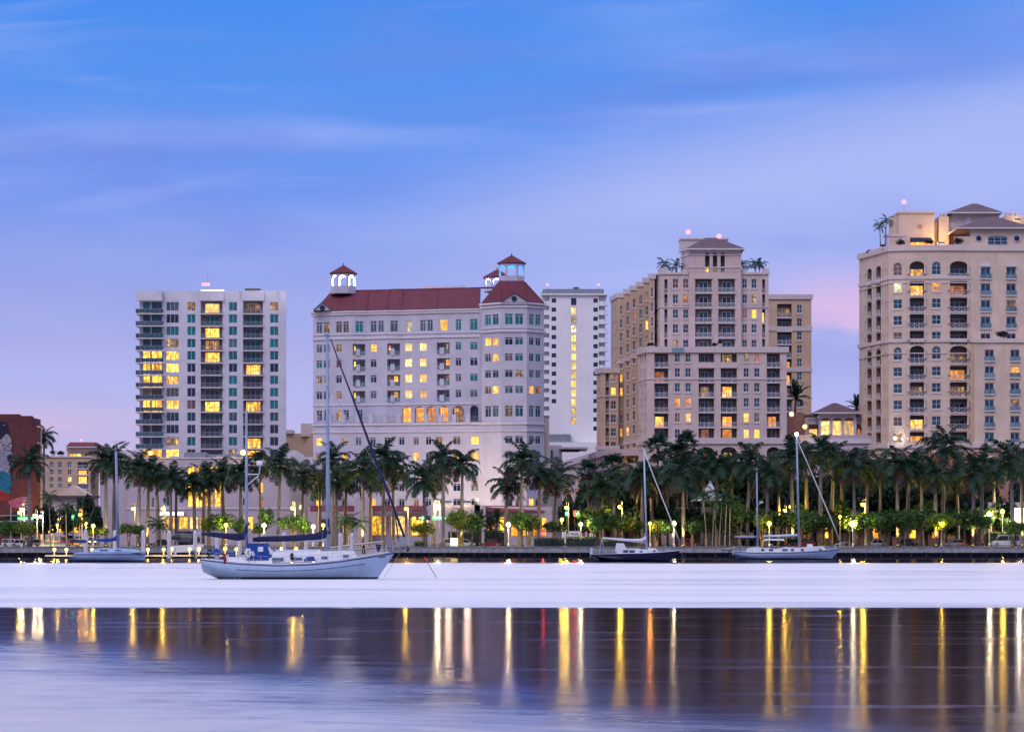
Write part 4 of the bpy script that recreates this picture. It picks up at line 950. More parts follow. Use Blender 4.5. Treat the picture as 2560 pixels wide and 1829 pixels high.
# ================================================================== cream tower at the right edge
def cream():
    b = building('cream_tower', 'tall cream apartment tower with arched balconies at the right edge', 2380, 680); o = b.location
    Yf = 680.0; z = lambda y: W(0, y, Yf).z
    C = [(2148, 702), (2180, 693), (2222, 681.5), (2262, Yf), (2368, Yf - .5), (2425, Yf), (2600, Yf + .4)]
    f = Fac(b, C, z(614), GZ, 'cream_stucco', back=22, rec='recess_tan_shaded')
    pit = 41.3; A_ = 'BPNNBNNNNBd'; Bp = 'NONNNNNNNND'; b1 = 'LLDDBDDdDLO'; b2 = 'NRDBDdOdDDD'
    for r in range(11):
        dy = pit * r + (4.5 if r > 4 else 0)
        ar = r in (0, 5)
        rs = .95 if ar else 0
        win(f, 2233.5, 2254.7, z(688 + dy), z((656 if ar else 665.5) + dy), 'grid', PM[A_[r]], rise=rs, sill='cream_light')
        win(f, 2330, 2352, z(686.5 + dy), z((654 if ar else 664) + dy), 'grid', PM[Bp[r]], rise=rs, sill='cream_light')
        for (a, e, s_) in ((2275, 2311, b1), (2375.5, 2419, b2)):
            loggia(f, a, e, z(696.5 + dy), z((653 if ar else 661.5) + dy), 2.1, (.06, .94), PM[s_[r]], rail='x', slab=.12 if r != 4 else None, rise=1.0 if ar else 0, style='v3', slw=.05, dh=2.3, rh=1.15)
        if r < 5:
            for a, e, p in ((2452, 2476, 'NNNND'), (2516, 2539.5, 'NDdDD')):
                if r == 4: win(f, a, e, z(852), z(833), 'v2', PM[p[r]])
                else:
                    hh = loggia(f, a, e, z(696 + dy), z(667 + dy), .35, (.02, .98), PM[p[r]], rail='glass', slab=.4, slw=.15, dh=2.55, rh=1.05, rmat='glass_rail')
        # raking flank: balcony stacks and slit windows
        zr0, zr1 = z(696.5 + dy), z(661.5 + dy)
        loggia(f, 2168.5, 2179, zr0, zr1 + (.4 if ar else 0), 1.6, (.35, .98), PM['DNDDDDDODDD'[r]], rail=None, slab=.3, rise=.6 if ar else 0, i=0, slw=.02, dh=2.2)
        loggia(f, 2190.5, 2202, zr0, zr1 + (.4 if ar else 0), 1.6, (.35, .98), PM['NDNDDNDOYDD'[r]], rail=None, slab=.3, rise=.6 if ar else 0, i=1, slw=.02, dh=2.2)
        for a, e, i in ((2152, 2153.4, 0), (2161.5, 2164.3, 0), (2184.8, 2187, 1), (2206, 2208, 1), (2212, 2214.6, 1), (2218, 2219.6, 1)): win(f, a, e, z(688 + dy), z(668 + dy), 'plain', 'glass_brown', i=i)
    f.build()
    band(f, z(627), z(612.5), .4, 'cream_light'); band(f, z(697.5), z(689.5), .22, 'cream_light', 'string_course', i0=0, i1=5); band(f, z(708), z(705.5), .15, 'cream_light', 'string_course', i0=0, i1=5)
    band(f, z(855), z(846), .35, 'cream_light', 'string_course'); band(f, z(884), z(881.5), .15, 'cream_light', 'string_course', i0=0, i1=5)
    band(f, z(1119), z(1106), .45, 'cream_light', 'string_course'); band(f, z(1131), z(1128), .25, 'cream_light', 'string_course')
    for a in (2271.5, 2312.5, 2372, 2420.5):                     # slim paired columns beside the balconies
        for r in range(11):
            y1 = 666 + pit * r + (4.5 if r > 4 else 0); p = W(a, y1 + 18, Yf - .55)
            key = 'bcol'
            if key not in CACHE: CACHE[key] = MB().lathe([(.34, 0), (.34, .15), (.24, .2), (.21, 1.6), (.30, 1.7), (.30, 1.85)], 8).mesh('column')
            put('column', CACHE[key], 'cream_light', b, p - o)
    for px in (2464, 2528):
        for y in (656, 862.5):
            h_ = MB(); h_.extr([(1.25 * math.cos(math.pi * k / 8), 1.0 * math.sin(math.pi * k / 8)) for k in range(9)], -.12, -.005); put('fanlight', h_, 'trim_white', b, W(px + (9 if y > 800 else 0), y + 10.5, Yf - .01) - o)
    # forward lower block at the far right
    Yb = 675.0; zb = lambda y: W(0, y, Yb).z
    g = Fac(b, [(2436, Yb), (2620, Yb)], zb(848), GZ, 'cream_stucco', back=4.5, name='front_wall')
    for r in range(6):
        dy = 41.3 * r
        for a, e, p in ((2462, 2485, 'DDDNNN'), (2526, 2549, 'DODdDD')):
            loggia(g, a, e, zb(902 + dy), zb(873.5 + dy), .35, (.02, .98), PM[p[r]], rail='glass', slab=.4, slw=.15, dh=2.55, rh=1.05, rmat='glass_rail')
    g.build(); band(g, zb(856), zb(846), .4, 'cream_light'); band(g, zb(1119), zb(1106), .5, 'cream_light', 'string_course')
    boxpart(b, 'base_course', 'salmon_stucco', 2436, 2640, 1119.5, 1366, Yb - .12, Yb - .02); boxpart(b, 'string_course', 'cream_light', 2380, 2640, 1126, 1128.5, Yb - .3, Yb - .13)
    boxpart(b, 'base_course', 'salmon_stucco', 2262, 2435.5, 1131, 1366, Yf - .75, Yf - .6)
    put('fanlight', MB().extr([(1.25 * math.cos(math.pi * k / 10), 1.15 * math.sin(math.pi * k / 10)) for k in range(11)], -.15, 0), 'trim_white', b, W(2476, 1151, Yb - .12) - o)
    for a, p in ((2330, 'N'), (2494, 'Y'), (2498, 'Y')):
        pass
    # ---- roof storey
    h = Fac(b, [(2425.5, Yf + .3), (2600, Yf + .6)], z(568), z(626), 'cream_stucco', back=16, name='head_wall')
    win(h, 2470, 2519, z(617.5), z(589), 'h3', 'glass_navy', rise=.35, sill='trim_white'); h.build(); band(h, z(629), z(625), .3, 'cream_light', 'string_course')
    for px in (2446.8, 2542):
        r_ = put('round_window', MB().lathe([(.62, 0), (.62, .1)], 16), 'glass_dark', b, W(px, 595.5, Yf + .2) - o); r_.rotation_euler = (math.pi / 2, 0, 0)
        r2 = put('surround', MB().lathe([(.82, 0), (.82, .06)], 16), 'trim_white', r_, (0, 0, -.03))
    hip(b, 'roof', 'roof_brown', 2392, 2585, 568, 541, Yf - 1, Yf + 20, pa=2478, pb=2488)
    boxpart(b, 'tower_room', 'cream_light', 2386, 2498, 531, 620, Yf + 24, Yf + 40); hip(b, 'roof', 'roof_brown', 2371, 2507, 530, 509, Yf + 22, Yf + 40, pa=2430, pb=2443)
    for a in (2413, 2441): boxpart(b, 'window_surround', 'trim_white', a, a + 15, 543, 562, Yf + 23.8, Yf + 23.97)
    m2 = boxpart(b, 'machine_tower', 'cream_stucco', 2247, 2336, 530, 640, Yf + 14, Yf + 26); boxpart(b, 'machine_tower', 'cream_stucco', 2234, 2246.8, 539, 640, Yf + 17, Yf + 26)
    boxpart(b, 'cornice', 'cream_light', 2244.5, 2338, 527.5, 532, Yf + 13.6, Yf + 26.4)
    r_ = put('roundel', MB().lathe([(.55, 0), (.55, .08)], 16), 'salmon_stucco', b, W(2300, 566, Yf + 13.95) - o); r_.rotation_euler = (math.pi / 2, 0, 0)
    boxpart(b, 'chimney', 'cream_stucco', 2347, 2372, 541, 640, Yf + 15, Yf + 22); boxpart(b, 'link_wall', 'cream_stucco', 2336.5, 2386, 557, 640, Yf + 18, Yf + 24)
    for a in (2352, 2361): boxpart(b, 'chimney_pot', 'cream_light', a, a + 6, 533, 541, Yf + 16, Yf + 18)
    boxpart(b, 'chimney', 'cream_stucco', 2511, 2600, 540, 600, Yf + 26, Yf + 34)
    for a in (2515, 2526, 2540): boxpart(b, 'chimney_pot', 'cream_light', a, a + 6, 531, 540, Yf + 27, Yf + 29)
    aw = MB(); w = 54 * Yf / F; aw.extr([(-2.0, 0), (0, 1.1), (0, 0)], 0, w); a_ = put('awning', aw, 'canvas_navy', b, W(2328, 606, Yf + 13) - o); a_.rotation_euler = (0, 0, math.pi / 2)
    boxpart(b, 'terrace_door', 'lit_orange', 2278, 2325, 606, 616, Yf + 13.7, Yf + 13.9)
    # white pergola
    pg = MB(); p0 = W(2216, 613, Yf + 6)
    for k in range(2):
        for j in range(2): pg.box(k * 3.6, k * 3.6 + .35, j * 3, j * 3 + .35, 0, 2.1)
    pg.box(-.4, 4.5, -.3, 3.6, 2.1, 2.45); put('pergola', pg, 'trim_white', b, p0 - o)
    boxpart(b, 'terrace_balustrade', 'trim_white', 2375, 2412, 611.5, 613, Yf - .35, Yf - .15)
    beacon('pink beacon on a mast above the cream tower', 2260, 505, Yf + 20, z(528), .55)
cream()
flood('yellow floodlight in the roof yard of the cream tower', 2352, 606, 690, 900, (1, .55, .08), group='roof floodlights')
flood('small orange lamp on the chimney of the cream tower', 2543, 547, 704.5, 30, (1, .6, .2), 'lamp_dock', group='roof floodlights', rr=.3)

# ================================================================== red mural building and the buildings at the far left
def mural():
    Yf = 725.0; z = lambda y: W(0, y, Yf).z
    b = building('mural_building', 'dark red building with a painted mural on its blank wall at the left edge', 40, Yf); o = b.location
    V = MB(); pts = [(-60, 1366), (-60, 1034.7), (46, 1034.7), (46, 1039), (77.6, 1039), (77.6, 1065), (94.5, 1065), (94.5, 1366)]
    V.extr([(W(p, 0, Yf).x - o.x, W(0, y, Yf).z - o.z) for p, y in pts], 0, 4); put('wall', V, 'brick_red', b)
    boxpart(b, 'rear_wall', 'brick_red', -60, 76, 1042, 1366, Yf + 4.01, Yf + 20)
    f = Fac(b, [(94.8, Yf - .2), (105, Yf + 14)], z(1066), GZ, 'tan_stucco', sides=False, name='side_wall')
    for y0, y1 in ((1073, 1102), (1116, 1145), (1152, 1165), (1200, 1225)): win(f, 97.2, 102.2, W(0, y1, Yf + 6).z, W(0, y0, Yf + 6).z, 'v2', 'lit_orange' if y0 == 1152 else 'glass_brown')
    f.build(); band(f, z(1115), z(1106), .3, 'cream_light'); band(f, z(1068), z(1064.5), .3, 'cream_light')
    # the mural: flat painted fields of colour on the wall
    def paint(name, pts, material, k):
        m_ = MB(); m_.poly([Vector((W(p, 0, Yf).x, Yf - .012 - .006 * k, W(0, y, Yf).z)) - o for p, y in pts]); return put(name, m_, material, b)
    paint('painted_field', [(-30, 1225), (-30, 1052), (8, 1053), (19, 1058), (22, 1070), (24, 1085), (30, 1097), (33, 1110), (32, 1130), (33, 1160), (30, 1190), (28, 1225)], 'mural_navy', 1)
    paint('painted_field', [(-30, 1100), (3, 1098), (15, 1084), (22, 1086), (28, 1098), (30, 1112), (28, 1124), (-30, 1126)], 'mural_pale', 2)
    paint('painted_field', [(-30, 1126), (29, 1126), (31, 1140), (30, 1165), (26, 1185), (-30, 1185)], 'mural_grey', 2)
    paint('painted_field', [(17, 1140), (24, 1135), (30, 1136), (30, 1155), (25, 1158), (19, 1150)], 'mural_navy', 3)
    paint('painted_field', [(-30, 1178), (10, 1177), (28, 1188), (28, 1210), (24, 1235), (12, 1230), (-30, 1222)], 'mural_teal', 3)
    paint('painted_field', [(-30, 1224), (8, 1226), (22, 1236), (25, 1246), (14, 1252), (-30, 1250)], 'mural_red', 4)
    paint('painted_field', [(20, 1252), (36, 1246), (54, 1240), (66, 1248), (60, 1262), (44, 1270), (26, 1266)], 'mural_pink', 4)
    for k in range(5): paint('painted_stroke', [(58, 1240 + k * 7), (70, 1244 + k * 7), (70, 1247 + k * 7), (58, 1243 + k * 7)], 'mural_pale', 5)
    for p, y in ((5, 1112), (16, 1115), (22, 1108), (9, 1120)): paint('painted_stroke', [(p, y), (p + 5, y - 2), (p + 7, y + 1), (p + 2, y + 2.5)], 'mural_navy', 5)
    paint('painted_dot', [(8, 1060), (12, 1060), (12.5, 1063), (8, 1064)], 'mural_pale', 4)
for n_, c_ in (('mural_navy', (.012, .014, .035)), ('mural_pale', (.34, .29, .34)), ('mural_grey', (.26, .26, .36)), ('mural_teal', (.01, .15, .26)), ('mural_red', (.28, .03, .025)), ('mural_pink', (.36, .10, .18))): pbr(n_, c_, .9, var=.22, scale=1.6)
mural()
def inland():
    Yf = 900.0; z = lambda y: W(0, y, Yf).z
    b = building('inland_hotel', 'distant tan building with small roof tower behind the left side street', 170, Yf); o = b.location
    f = Fac(b, [(100, Yf), (227, Yf)], z(1141), GZ, 'tan_stucco', back=16, rec='recess_tan_shaded')
    for r, (y1, y0) in enumerate(((1154, 1168), (1173, 1185), (1192, 1203.5), (1209, 1219))):
        for c, (a, e) in enumerate(((124.6, 133.7), (145, 154.5), (169, 178.5))): win(f, a, e, z(y0), z(y1), 'grid', 'lit_white' if (r, c) == (2, 2) else PM['GNGN'[(r + c) % 4]])
        loggia(f, 194, 221, z([1171, 1187, 1208, 1222][r]), z([1154, 1174, 1190, 1210][r]), 1.2, (.05, .8), PM['GYLD'[r]], rail='pick', slab=.2)
    f.build(); band(f, z(1143), z(1139.5), .4, 'cream_light')
    g = Fac(b, [(168, Yf + 6), (247, Yf + 6)], z(1116), GZ, 'tan_stucco', back=12, name='tower_wall'); win(g, 174, 203, z(1143), z(1132), 'v3', 'lit_yellow')
    for y in (1155, 1172, 1190, 1208): win(g, 230, 238, z(y + 12), z(y), 'grid', 'glass_grey')
    g.build(); band(g, z(1127), z(1119), .3, 'cream_light'); hip(b, 'roof', 'roof_plum', 164, 251, 1116, 1105, Yf + 4, Yf + 20, pa=175, pb=241)
    beacon('small pink beacon on the distant tan building', 202, 1100, Yf + 12, z(1108), .35)
    c = building('gabled_hall', 'low hall with tan gable before the distant tan building', 181, 860); o = c.location
    V = MB(); V.extr([(W(p, 0, 860).x - o.x, W(0, y, 860).z - o.z) for p, y in ((138, 1238), (181, 1212), (224, 1238))], 0, 10); put('gable', V, 'cream_stucco', c)
    boxpart(c, 'wall', 'stone_stucco', 110, 235, 1239, 1352, 860.2, 870)
    boxpart(c, 'eave', 'roof_brown', 106, 240, 1238, 1243, 858.5, 870)
    for a in (118, 148, 178): boxpart(c, 'shop_window', 'lit_gold', a, a + 18, 1300, 1330, 860.05, 860.15)
inland()
# lit restaurant house among the trees at the right edge
b = building('restaurant_house', 'small cream house with yellow windows and a domed awning among trees at the right edge', 2506, 655)
f = Fac(b, [(2470, 655), (2575, 655)], W(0, 1255, 655).z, GZ, 'cream_light', back=9); zz = lambda y: W(0, y, 655).z
win(f, 2497, 2519, zz(1300), zz(1283), 'v2', 'lit_yellow'); win(f, 2498, 2519, zz(1334), zz(1314), 'v2', 'lit_orange', name='door'); win(f, 2476, 2486, zz(1330), zz(1300), 'v2', 'lit_yellow'); f.build()
dm = MB(); dm.lathe([(1.7, 0), (1.55, .7), (1.0, 1.2), (.1, 1.45)], 14); put('awning', dm, 'canvas_navy', b, W(2509, 1316, 654.4) - b.location)
for px, Y, a in ((2290, 668, 'Y'), (2330, 670, 'O'), (2210, 668, 'O'), (2090, 668, 'O')): pass
# terrace house fronts with lit openings behind the trees, right half
b = building('terrace_shops', 'row of low shop fronts with warm lights behind the trees on the right', 2200, 672)
f = Fac(b, [(1985, 672), (2400, 672)], W(0, 1290, 672).z, GZ, 'salmon_stucco', back=6); zz = lambda y: W(0, y, 672).z
for k, (a, e) in enumerate(((1995, 2015), (2030, 2048), (2062, 2078), (2092, 2112), (2130, 2146), (2180, 2196), (2215, 2232), (2265, 2290), (2302, 2322), (2330, 2352), (2368, 2386))): win(f, a, e, zz(1345), zz(1305), 'low', PM['dDYDdODYDOd'[k]])
f.build(); band(f, zz(1293), zz(1288), .4, 'cream_light')
# white tent and garden wall
tn = thing('event_tent', 'white peaked tent roof among the palms before the stepped tower', 'tent', gp(1775, 655))
V = MB(); z0 = W(0, 1252, 655).z - GZ; hp = W(0, 1200, 655).z - GZ
ring = [(-4.2, -4.2), (4.2, -4.2), (4.2, 4.2), (-4.2, 4.2)]
prof = [(1, 0), (.55, .22), (.28, .5), (.1, .82), (.02, 1)]
for (k0, h0), (k1, h1) in zip(prof, prof[1:]):
    for j in range(4):
        A, B_ = ring[j], ring[(j + 1) % 4]
        V.quad((A[0] * k0, A[1] * k0, z0 + (hp - z0) * h0), (B_[0] * k0, B_[1] * k0, z0 + (hp - z0) * h0), (B_[0] * k1, B_[1] * k1, z0 + (hp - z0) * h1), (A[0] * k1, A[1] * k1, z0 + (hp - z0) * h1))
put('canopy', V, 'canvas_white', tn)
for x, y in ring: put('pole', MB().tube([(x * .98, y * .98, 0), (x * .98, y * .98, z0)], .08, 6), 'pole_grey', tn)
gw = thing('garden_wall', 'plain grey beige wall behind the slender palms before the stepped tower', 'wall', gp(1745, 640)); 
p0, p1 = W(1690, 1270, 640), W(1835, 1270, 640); o = gw.location
put('wall_body', MB().box(p0.x - o.x, p1.x - o.x, 0, .5, 0, p0.z - GZ), 'recess_beige', gw); put('coping', MB().box(p0.x - o.x - .1, p1.x - o.x + .1, -.12, .62, p0.z - GZ + .002, p0.z - GZ + .2), 'stone_light', gw)
# ================================================================== vegetation
def frond_mesh(L, e0, droop, lw, n=23, seed=0, hang=.55, stiff=.5):
    rn = random.Random(seed); m_ = MB(); S_ = 10; pts = [Vector((0, 0, 0))]; ang = []
    for k in range(S_):
        a = math.radians(e0 - droop * ((k + .5) / S_) ** 1.25); ang.append(a)
        pts.append(pts[-1] + Vector((math.cos(a), 0, math.sin(a))) * L / S_)
    m_.tube(pts[::2], [.075, .06, .045, .03, .02, .01], 3, False)
    def at(t_):
        x = min(t_ * S_, S_ - .001); k = int(x); return pts[k].lerp(pts[k + 1], x - k), ang[k]
    for s_ in (-1, 1):
        for j in range(n):
            t_ = .10 + .88 * (j + rn.random() * .7) / n; p, a = at(t_); tv = Vector((math.cos(a), 0, math.sin(a)))
            l = lw * (.55 + .75 * math.sin(math.pi * min(1, t_ * .85 + .12))) * (1.05 - .45 * t_ ** 3) * (.8 + .4 * rn.random())
            dr = (Vector((0, s_, 0)) * (.75 + .3 * rn.random()) + tv * (stiff + .35 * rn.random()) + Vector((0, 0, .45 * (rn.random() - .35)))).normalized()
            mid = p + dr * l * .5; tip = mid + (dr + Vector((0, 0, -hang - .5 * rn.random()))).normalized() * l * .55
            wv = tv * .088; m_.quad(p - wv, p + wv, mid + wv * 1.15, mid - wv * 1.15); m_.poly([mid - wv * 1.15, mid + wv * 1.15, tip])
    return m_.mesh('frond')
FR = {k: [frond_mesh(4.4, e, d_, w, seed=i * 7 + s_) for i in range(3)] for s_, (k, e, d_, w) in enumerate((('up', 78, 70, .95), ('mid', 50, 105, 1.15), ('low', 18, 95, 1.2), ('hang', -22, 58, 1.15)))}
FC = {k: [frond_mesh(3.6, e, d_, w, 15, i * 5 + 40 + s_, .8) for i in range(2)] for s_, (k, e, d_, w) in enumerate((('up', 62, 75, .75), ('mid', 38, 90, .8), ('low', 10, 80, .8), ('hang', -15, 55, .75)))}
FD = {k: [frond_mesh(3.2, e, d_, w, 18, i * 5 + 80 + s_, .1, .9) for i in range(2)] for s_, (k, e, d_, w) in enumerate((('up', 80, 20, .55), ('mid', 55, 45, .55), ('low', 25, 50, .55), ('hang', -5, 50, .55)))}
def fan_mesh(seed):
    rn = random.Random(seed); m_ = MB(); m_.tube([(0, 0, 0), (.7, 0, .12), (1.4, 0, .1)], [.04, .035, .03], 3, False)
    for k in range(17):
        a = math.radians(-115 + 230 * k / 16); l = 1.25 * (.75 + .35 * math.cos(a)) * (.85 + .3 * rn.random()); c = Vector((1.4, 0, .1))
        dv = Vector((math.cos(a), math.sin(a), .08)); sv = Vector((-math.sin(a), math.cos(a), 0)) * .11
        mid = c + dv * l * .6; tip = c + dv * l + Vector((0, 0, -.35 - .3 * rn.random())); m_.quad(c - sv * .3, c + sv * .3, mid + sv, mid - sv); m_.poly([mid - sv, mid + sv, tip])
    return m_.mesh('frond')
FF = [fan_mesh(s_) for s_ in (3, 5, 9)]
def trunk_prof(H, r0, bulge=True):
    return [(r0 * 1.45, 0), (r0 * 1.1, .6), (r0 * .95, H * .18), (r0 * (1.12 if bulge else .92), H * .5), (r0 * .85, H * .85), (r0 * .72, H)]
def palm(label, pxb, pxc, pyc, Y, kind='royal', group='royal palms along the waterfront', size=1.0, name='royal_palm', zb=GZ):
    base = gp(pxb, Y, zb); top = W(pxc, pyc, Y); t_ = thing(name, label, 'palm tree', base, group=group)
    H = top.z - zb; lean = top.x - base.x
    r0, sh = {'royal': (.35, 2.3), 'fan': (.24, 0), 'coco': (.13, .5), 'date': (.30, 0)}[kind]
    r0 *= RU(.9, 1.12)
    size *= 1.0; pr = trunk_prof(H - sh, r0, kind == 'royal'); m_ = MB()
    P_ = [Vector((lean * (z_ / H) ** 1.5, 0, z_)) for _, z_ in pr]
    m_.tube(P_, [r for r, _ in pr], 9); put('trunk', m_.mesh('trunk', True), 'trunk_grey' if kind in ('royal', 'coco') else 'bark', t_)
    tp = Vector((lean, 0, H)); rc = r0 * .72
    if sh: c = put('crown', MB().tube([P_[-1], P_[-1].lerp(tp, .3), P_[-1].lerp(tp, .8), tp + Vector((0, 0, .3))], [rc, rc * 1.15, rc * .7, rc * .3], 8).mesh('crown', True), 'palm_shaft', t_)
    else: c = put('crown', MB().tube([tp - Vector((0, 0, .7)), tp, tp + Vector((0, 0, .35))], [r0 * .8, r0 * 1.2, .1], 8).mesh('crown', True), 'palm_dry', t_)
    ph = RU(0, 6.28)
    if kind == 'fan':
        for k in range(24):
            f_ = put('frond', FF[k % 3], 'palm_leaf' if k > 5 else 'palm_dry', c, tp + Vector((0, 0, .1)))
            f_.rotation_euler = (RU(-.3, .3), math.radians((-68, -45, -22, 0, 25, 55)[5 - k // 4] + RU(-8, 8)), ph + k * 2.4); f_.scale = (size * RU(.85, 1.1),) * 3
        return t_
    plan = {'royal': (('up', 3), ('mid', 6), ('low', 7), ('hang', 6)), 'coco': (('up', 2), ('mid', 4), ('low', 4), ('hang', 2)), 'date': (('up', 6), ('mid', 8), ('low', 8), ('hang', 5))}[kind]
    src = {'royal': FR, 'coco': FC, 'date': FD}[kind]
    for kd, n in plan:
        for k in range(n):
            dry = kind == 'royal' and kd == 'hang' and R() < .45
            f_ = put('frond', random.choice(src[kd]), 'palm_dry' if dry else ('palm_leaf' if kind != 'coco' else 'coco_leaf'), c, tp + Vector((0, 0, {'up': .25, 'mid': .12, 'low': 0, 'hang': -.12}[kd])))
            f_.rotation_euler = (RU(-.22, .22), RU(-.16, .16), ph + 6.283 * (k + RU(-.25, .25)) / n); f_.scale = (size * RU(.82, 1.12),) * 3
        ph += 1.1
    return t_
def crown_mesh(seed, n=900, ls=.36, lobes=15, flat=.75):
    rn = random.Random(seed); m_ = MB(); L_ = []
    for k in range(lobes):
        a, u = rn.random() * 6.283, rn.random() ** .6; L_.append((Vector((math.cos(a) * u * .72, math.sin(a) * u * .72, (rn.random() - .42) * flat * (1.25 - u * .55))), .26 + .2 * rn.random()))
    for k in range(n):
        c, r = L_[rn.randrange(lobes)]
        v = Vector((rn.gauss(0, 1), rn.gauss(0, 1), rn.gauss(0, 1))).normalized(); p = c + v * r * (.55 + .5 * rn.random() ** .5)
        a1 = Vector((rn.gauss(0, 1), rn.gauss(0, 1), rn.gauss(0, .6))).normalized(); a2 = a1.cross(v + Vector((.01, .02, .03))).normalized(); s_ = ls * .14 * (.6 + .8 * rn.random())
        m_.quad(p - a1 * s_ * 1.3, p - a2 * s_ * .8, p + a1 * s_ * 1.3, p + a2 * s_ * .8)
    return m_.mesh('crown')
CR = [crown_mesh(s_, 1500, .42) for s_ in (1, 2, 3, 4, 5)]
CRB = [crown_mesh(s_, 1900, .62, 22, 1.0) for s_ in (11, 12, 13)]
def tree(label, px, py_t, wpx, Y, leafm='leaf_mid', name='shade_tree', group='small trees along the promenade', trunk_k=.45, big=False, multi=1):
    base = gp(px, Y); s_ = Y / F; H = W(0, py_t, Y).z - GZ; rw = wpx * s_ / 2; t_ = thing(name, label, 'tree', base, group=group)
    ch = H * (1 - trunk_k * .75); cz = H - ch / 2; m_ = MB(); rt = max(.09, H * .022)
    for q in range(multi):
        dx_ = (q - (multi - 1) / 2) * .35; m_.tube([(dx_ * .4, 0, 0), (dx_, .05, H * trunk_k * .5), (dx_ * 1.6 + RU(-.15, .15), RU(-.1, .1), H * trunk_k), (dx_ * 2 + RU(-.3, .3), 0, cz)], [rt * 1.3, rt, rt * .8, rt * .4], 7)
    for k in range(5):
        a = k * 1.257 + RU(-.3, .3); m_.tube([(0, 0, H * trunk_k * .9), (math.cos(a) * rw * .4, math.sin(a) * rw * .4, cz - ch * .12), (math.cos(a) * rw * .75, math.sin(a) * rw * .75, cz + ch * RU(-.1, .25))], [rt * .6, rt * .4, rt * .15], 5)
    put('trunk', m_, 'bark', t_)
    c = put('crown', random.choice(CRB if big else CR), leafm, t_, (0, 0, cz), RU(0, 6.28), (rw * 1.0, rw * .95, ch * .62)); return t_
def where(px):
    for lim, s_ in ((110, 'before the red mural building'), (250, 'beside the left side street'), (470, 'before the podium left half'), (715, 'before the podium right half'), (930, 'before the hotel left half'), (1200, 'before the hotel middle'), (1420, 'before the hotel right wing'), (1600, 'before the saw-toothed wing'), (1760, 'before the stepped tower'), (1930, 'before the stepped tower right half'), (2110, 'before the pavilion'), (2300, 'before the cream tower left half'), (2430, 'before the cream tower middle'), (3000, 'before the cream tower right half')):
        if px < lim: return s_
CNT = {}
def nth(kind, px):
    w = where(px); CNT[(kind, w)] = CNT.get((kind, w), -1) + 1; return ORD[CNT[(kind, w)]] + ' from left ' + w
PALMS = [(73, 74, 1166, 610, 1.0), (265, 260, 1160, 612, 1.05), (284, 291, 1152, 618, 1.05), (345, 349, 1180, 612, .95), (368, 368, 1176, 622, .95), (396, 394, 1186, 614, .9), (427, 422, 1192, 610, .9), (440, 442, 1200, 620, .85), (488, 485, 1207, 611, .95), (508, 511, 1189, 622, .9), (522, 525, 1194, 613, .9), (559, 556, 1190, 618, .95), (602, 600, 1180, 612, 1.0), (695, 698, 1168, 610, 1.1), (755, 757, 1190, 618, .95), (800, 802, 1210, 628, .95), (831, 833, 1150, 640, .95), (840, 838, 1207, 618, 1.0), (862, 864, 1197, 624, 1.0), (906, 906, 1175, 610, 1.15), (926, 928, 1200, 628, .95), (957, 964, 1150, 618, 1.1), (984, 988, 1186, 626, 1.1), (1064, 1063, 1195, 612, 1.0), (1084, 1086, 1188, 628, .95), (1108, 1107, 1150, 610, 1.05), (1154, 1154, 1168, 611, 1.0), (1265, 1264, 1203, 614, 1.15), (1303, 1304, 1152, 610, 1.15), (1346, 1346, 1192, 616, 1.0), (1384, 1388, 1185, 622, 1.15),
         (1509, 1501, 1225, 610, 1.2), (1540, 1536, 1206, 634, 1.0), (1588, 1592, 1196, 630, 1.05), (1606, 1605, 1186, 618, 1.05), (1630, 1627, 1205, 626, 1.1), (1668, 1666, 1190, 634, 1.05), (1708, 1707, 1184, 609, 1.35), (1755, 1760, 1166, 634, 1.05), (1792, 1794, 1172, 622, 1.05), (1832, 1830, 1176, 630, 1.05), (1868, 1874, 1155, 616, 1.1), (1917, 1918, 1188, 612, 1.1), (1946, 1944, 1176, 634, 1.0), (1982, 1972, 1140, 622, 1.15), (2018, 2012, 1152, 630, 1.1), (2050, 2054, 1140, 616, 1.15), (2078, 2080, 1146, 628, 1.05), (2106, 2104, 1172, 634, 1.0), (2137, 2137, 1165, 612, 1.15), (2168, 2170, 1160, 622, 1.05), (2200, 2202, 1182, 634, 1.05), (2244, 2241, 1164, 612, 1.15), (2267, 2273, 1160, 618, 1.1), (2306, 2304, 1184, 634, 1.0), (2340, 2340, 1188, 614, 1.15), (2357, 2362, 1112, 620, 1.3), (2396, 2394, 1182, 632, 1.1), (2432, 2431, 1172, 612, 1.1), (2453, 2455, 1166, 620, 1.05), (2484, 2482, 1180, 634, 1.0), (2532, 2525, 1150, 610, 1.15), (2556, 2554, 1168, 622, 1.05)]
for a, c, y, Y, s_ in PALMS: y += RU(-9, 9); c += RU(-5, 5); s_ *= RU(.98, 1.26); palm('tall royal palm with grey trunk, ' + nth('palm', a), a, c, y, Y, size=s_)
for a, c, y, Y in ((649, 651, 1160, 640), (1642, 1645, 1122, 644), (1718, 1716, 1116, 646), (1534, 1532, 1168, 642), (1694, 1692, 1140, 648)): palm('fan palm with rounded head behind royal palms, ' + nth('fan', a), a, c, y, Y, 'fan', 'fan palms behind the royal palms', 1.35, 'fan_palm')
palm('yellow-green fan palm beside the parking garage', 1470, 1471, 1182, 640, 'fan', None, 1.2, 'fan_palm')
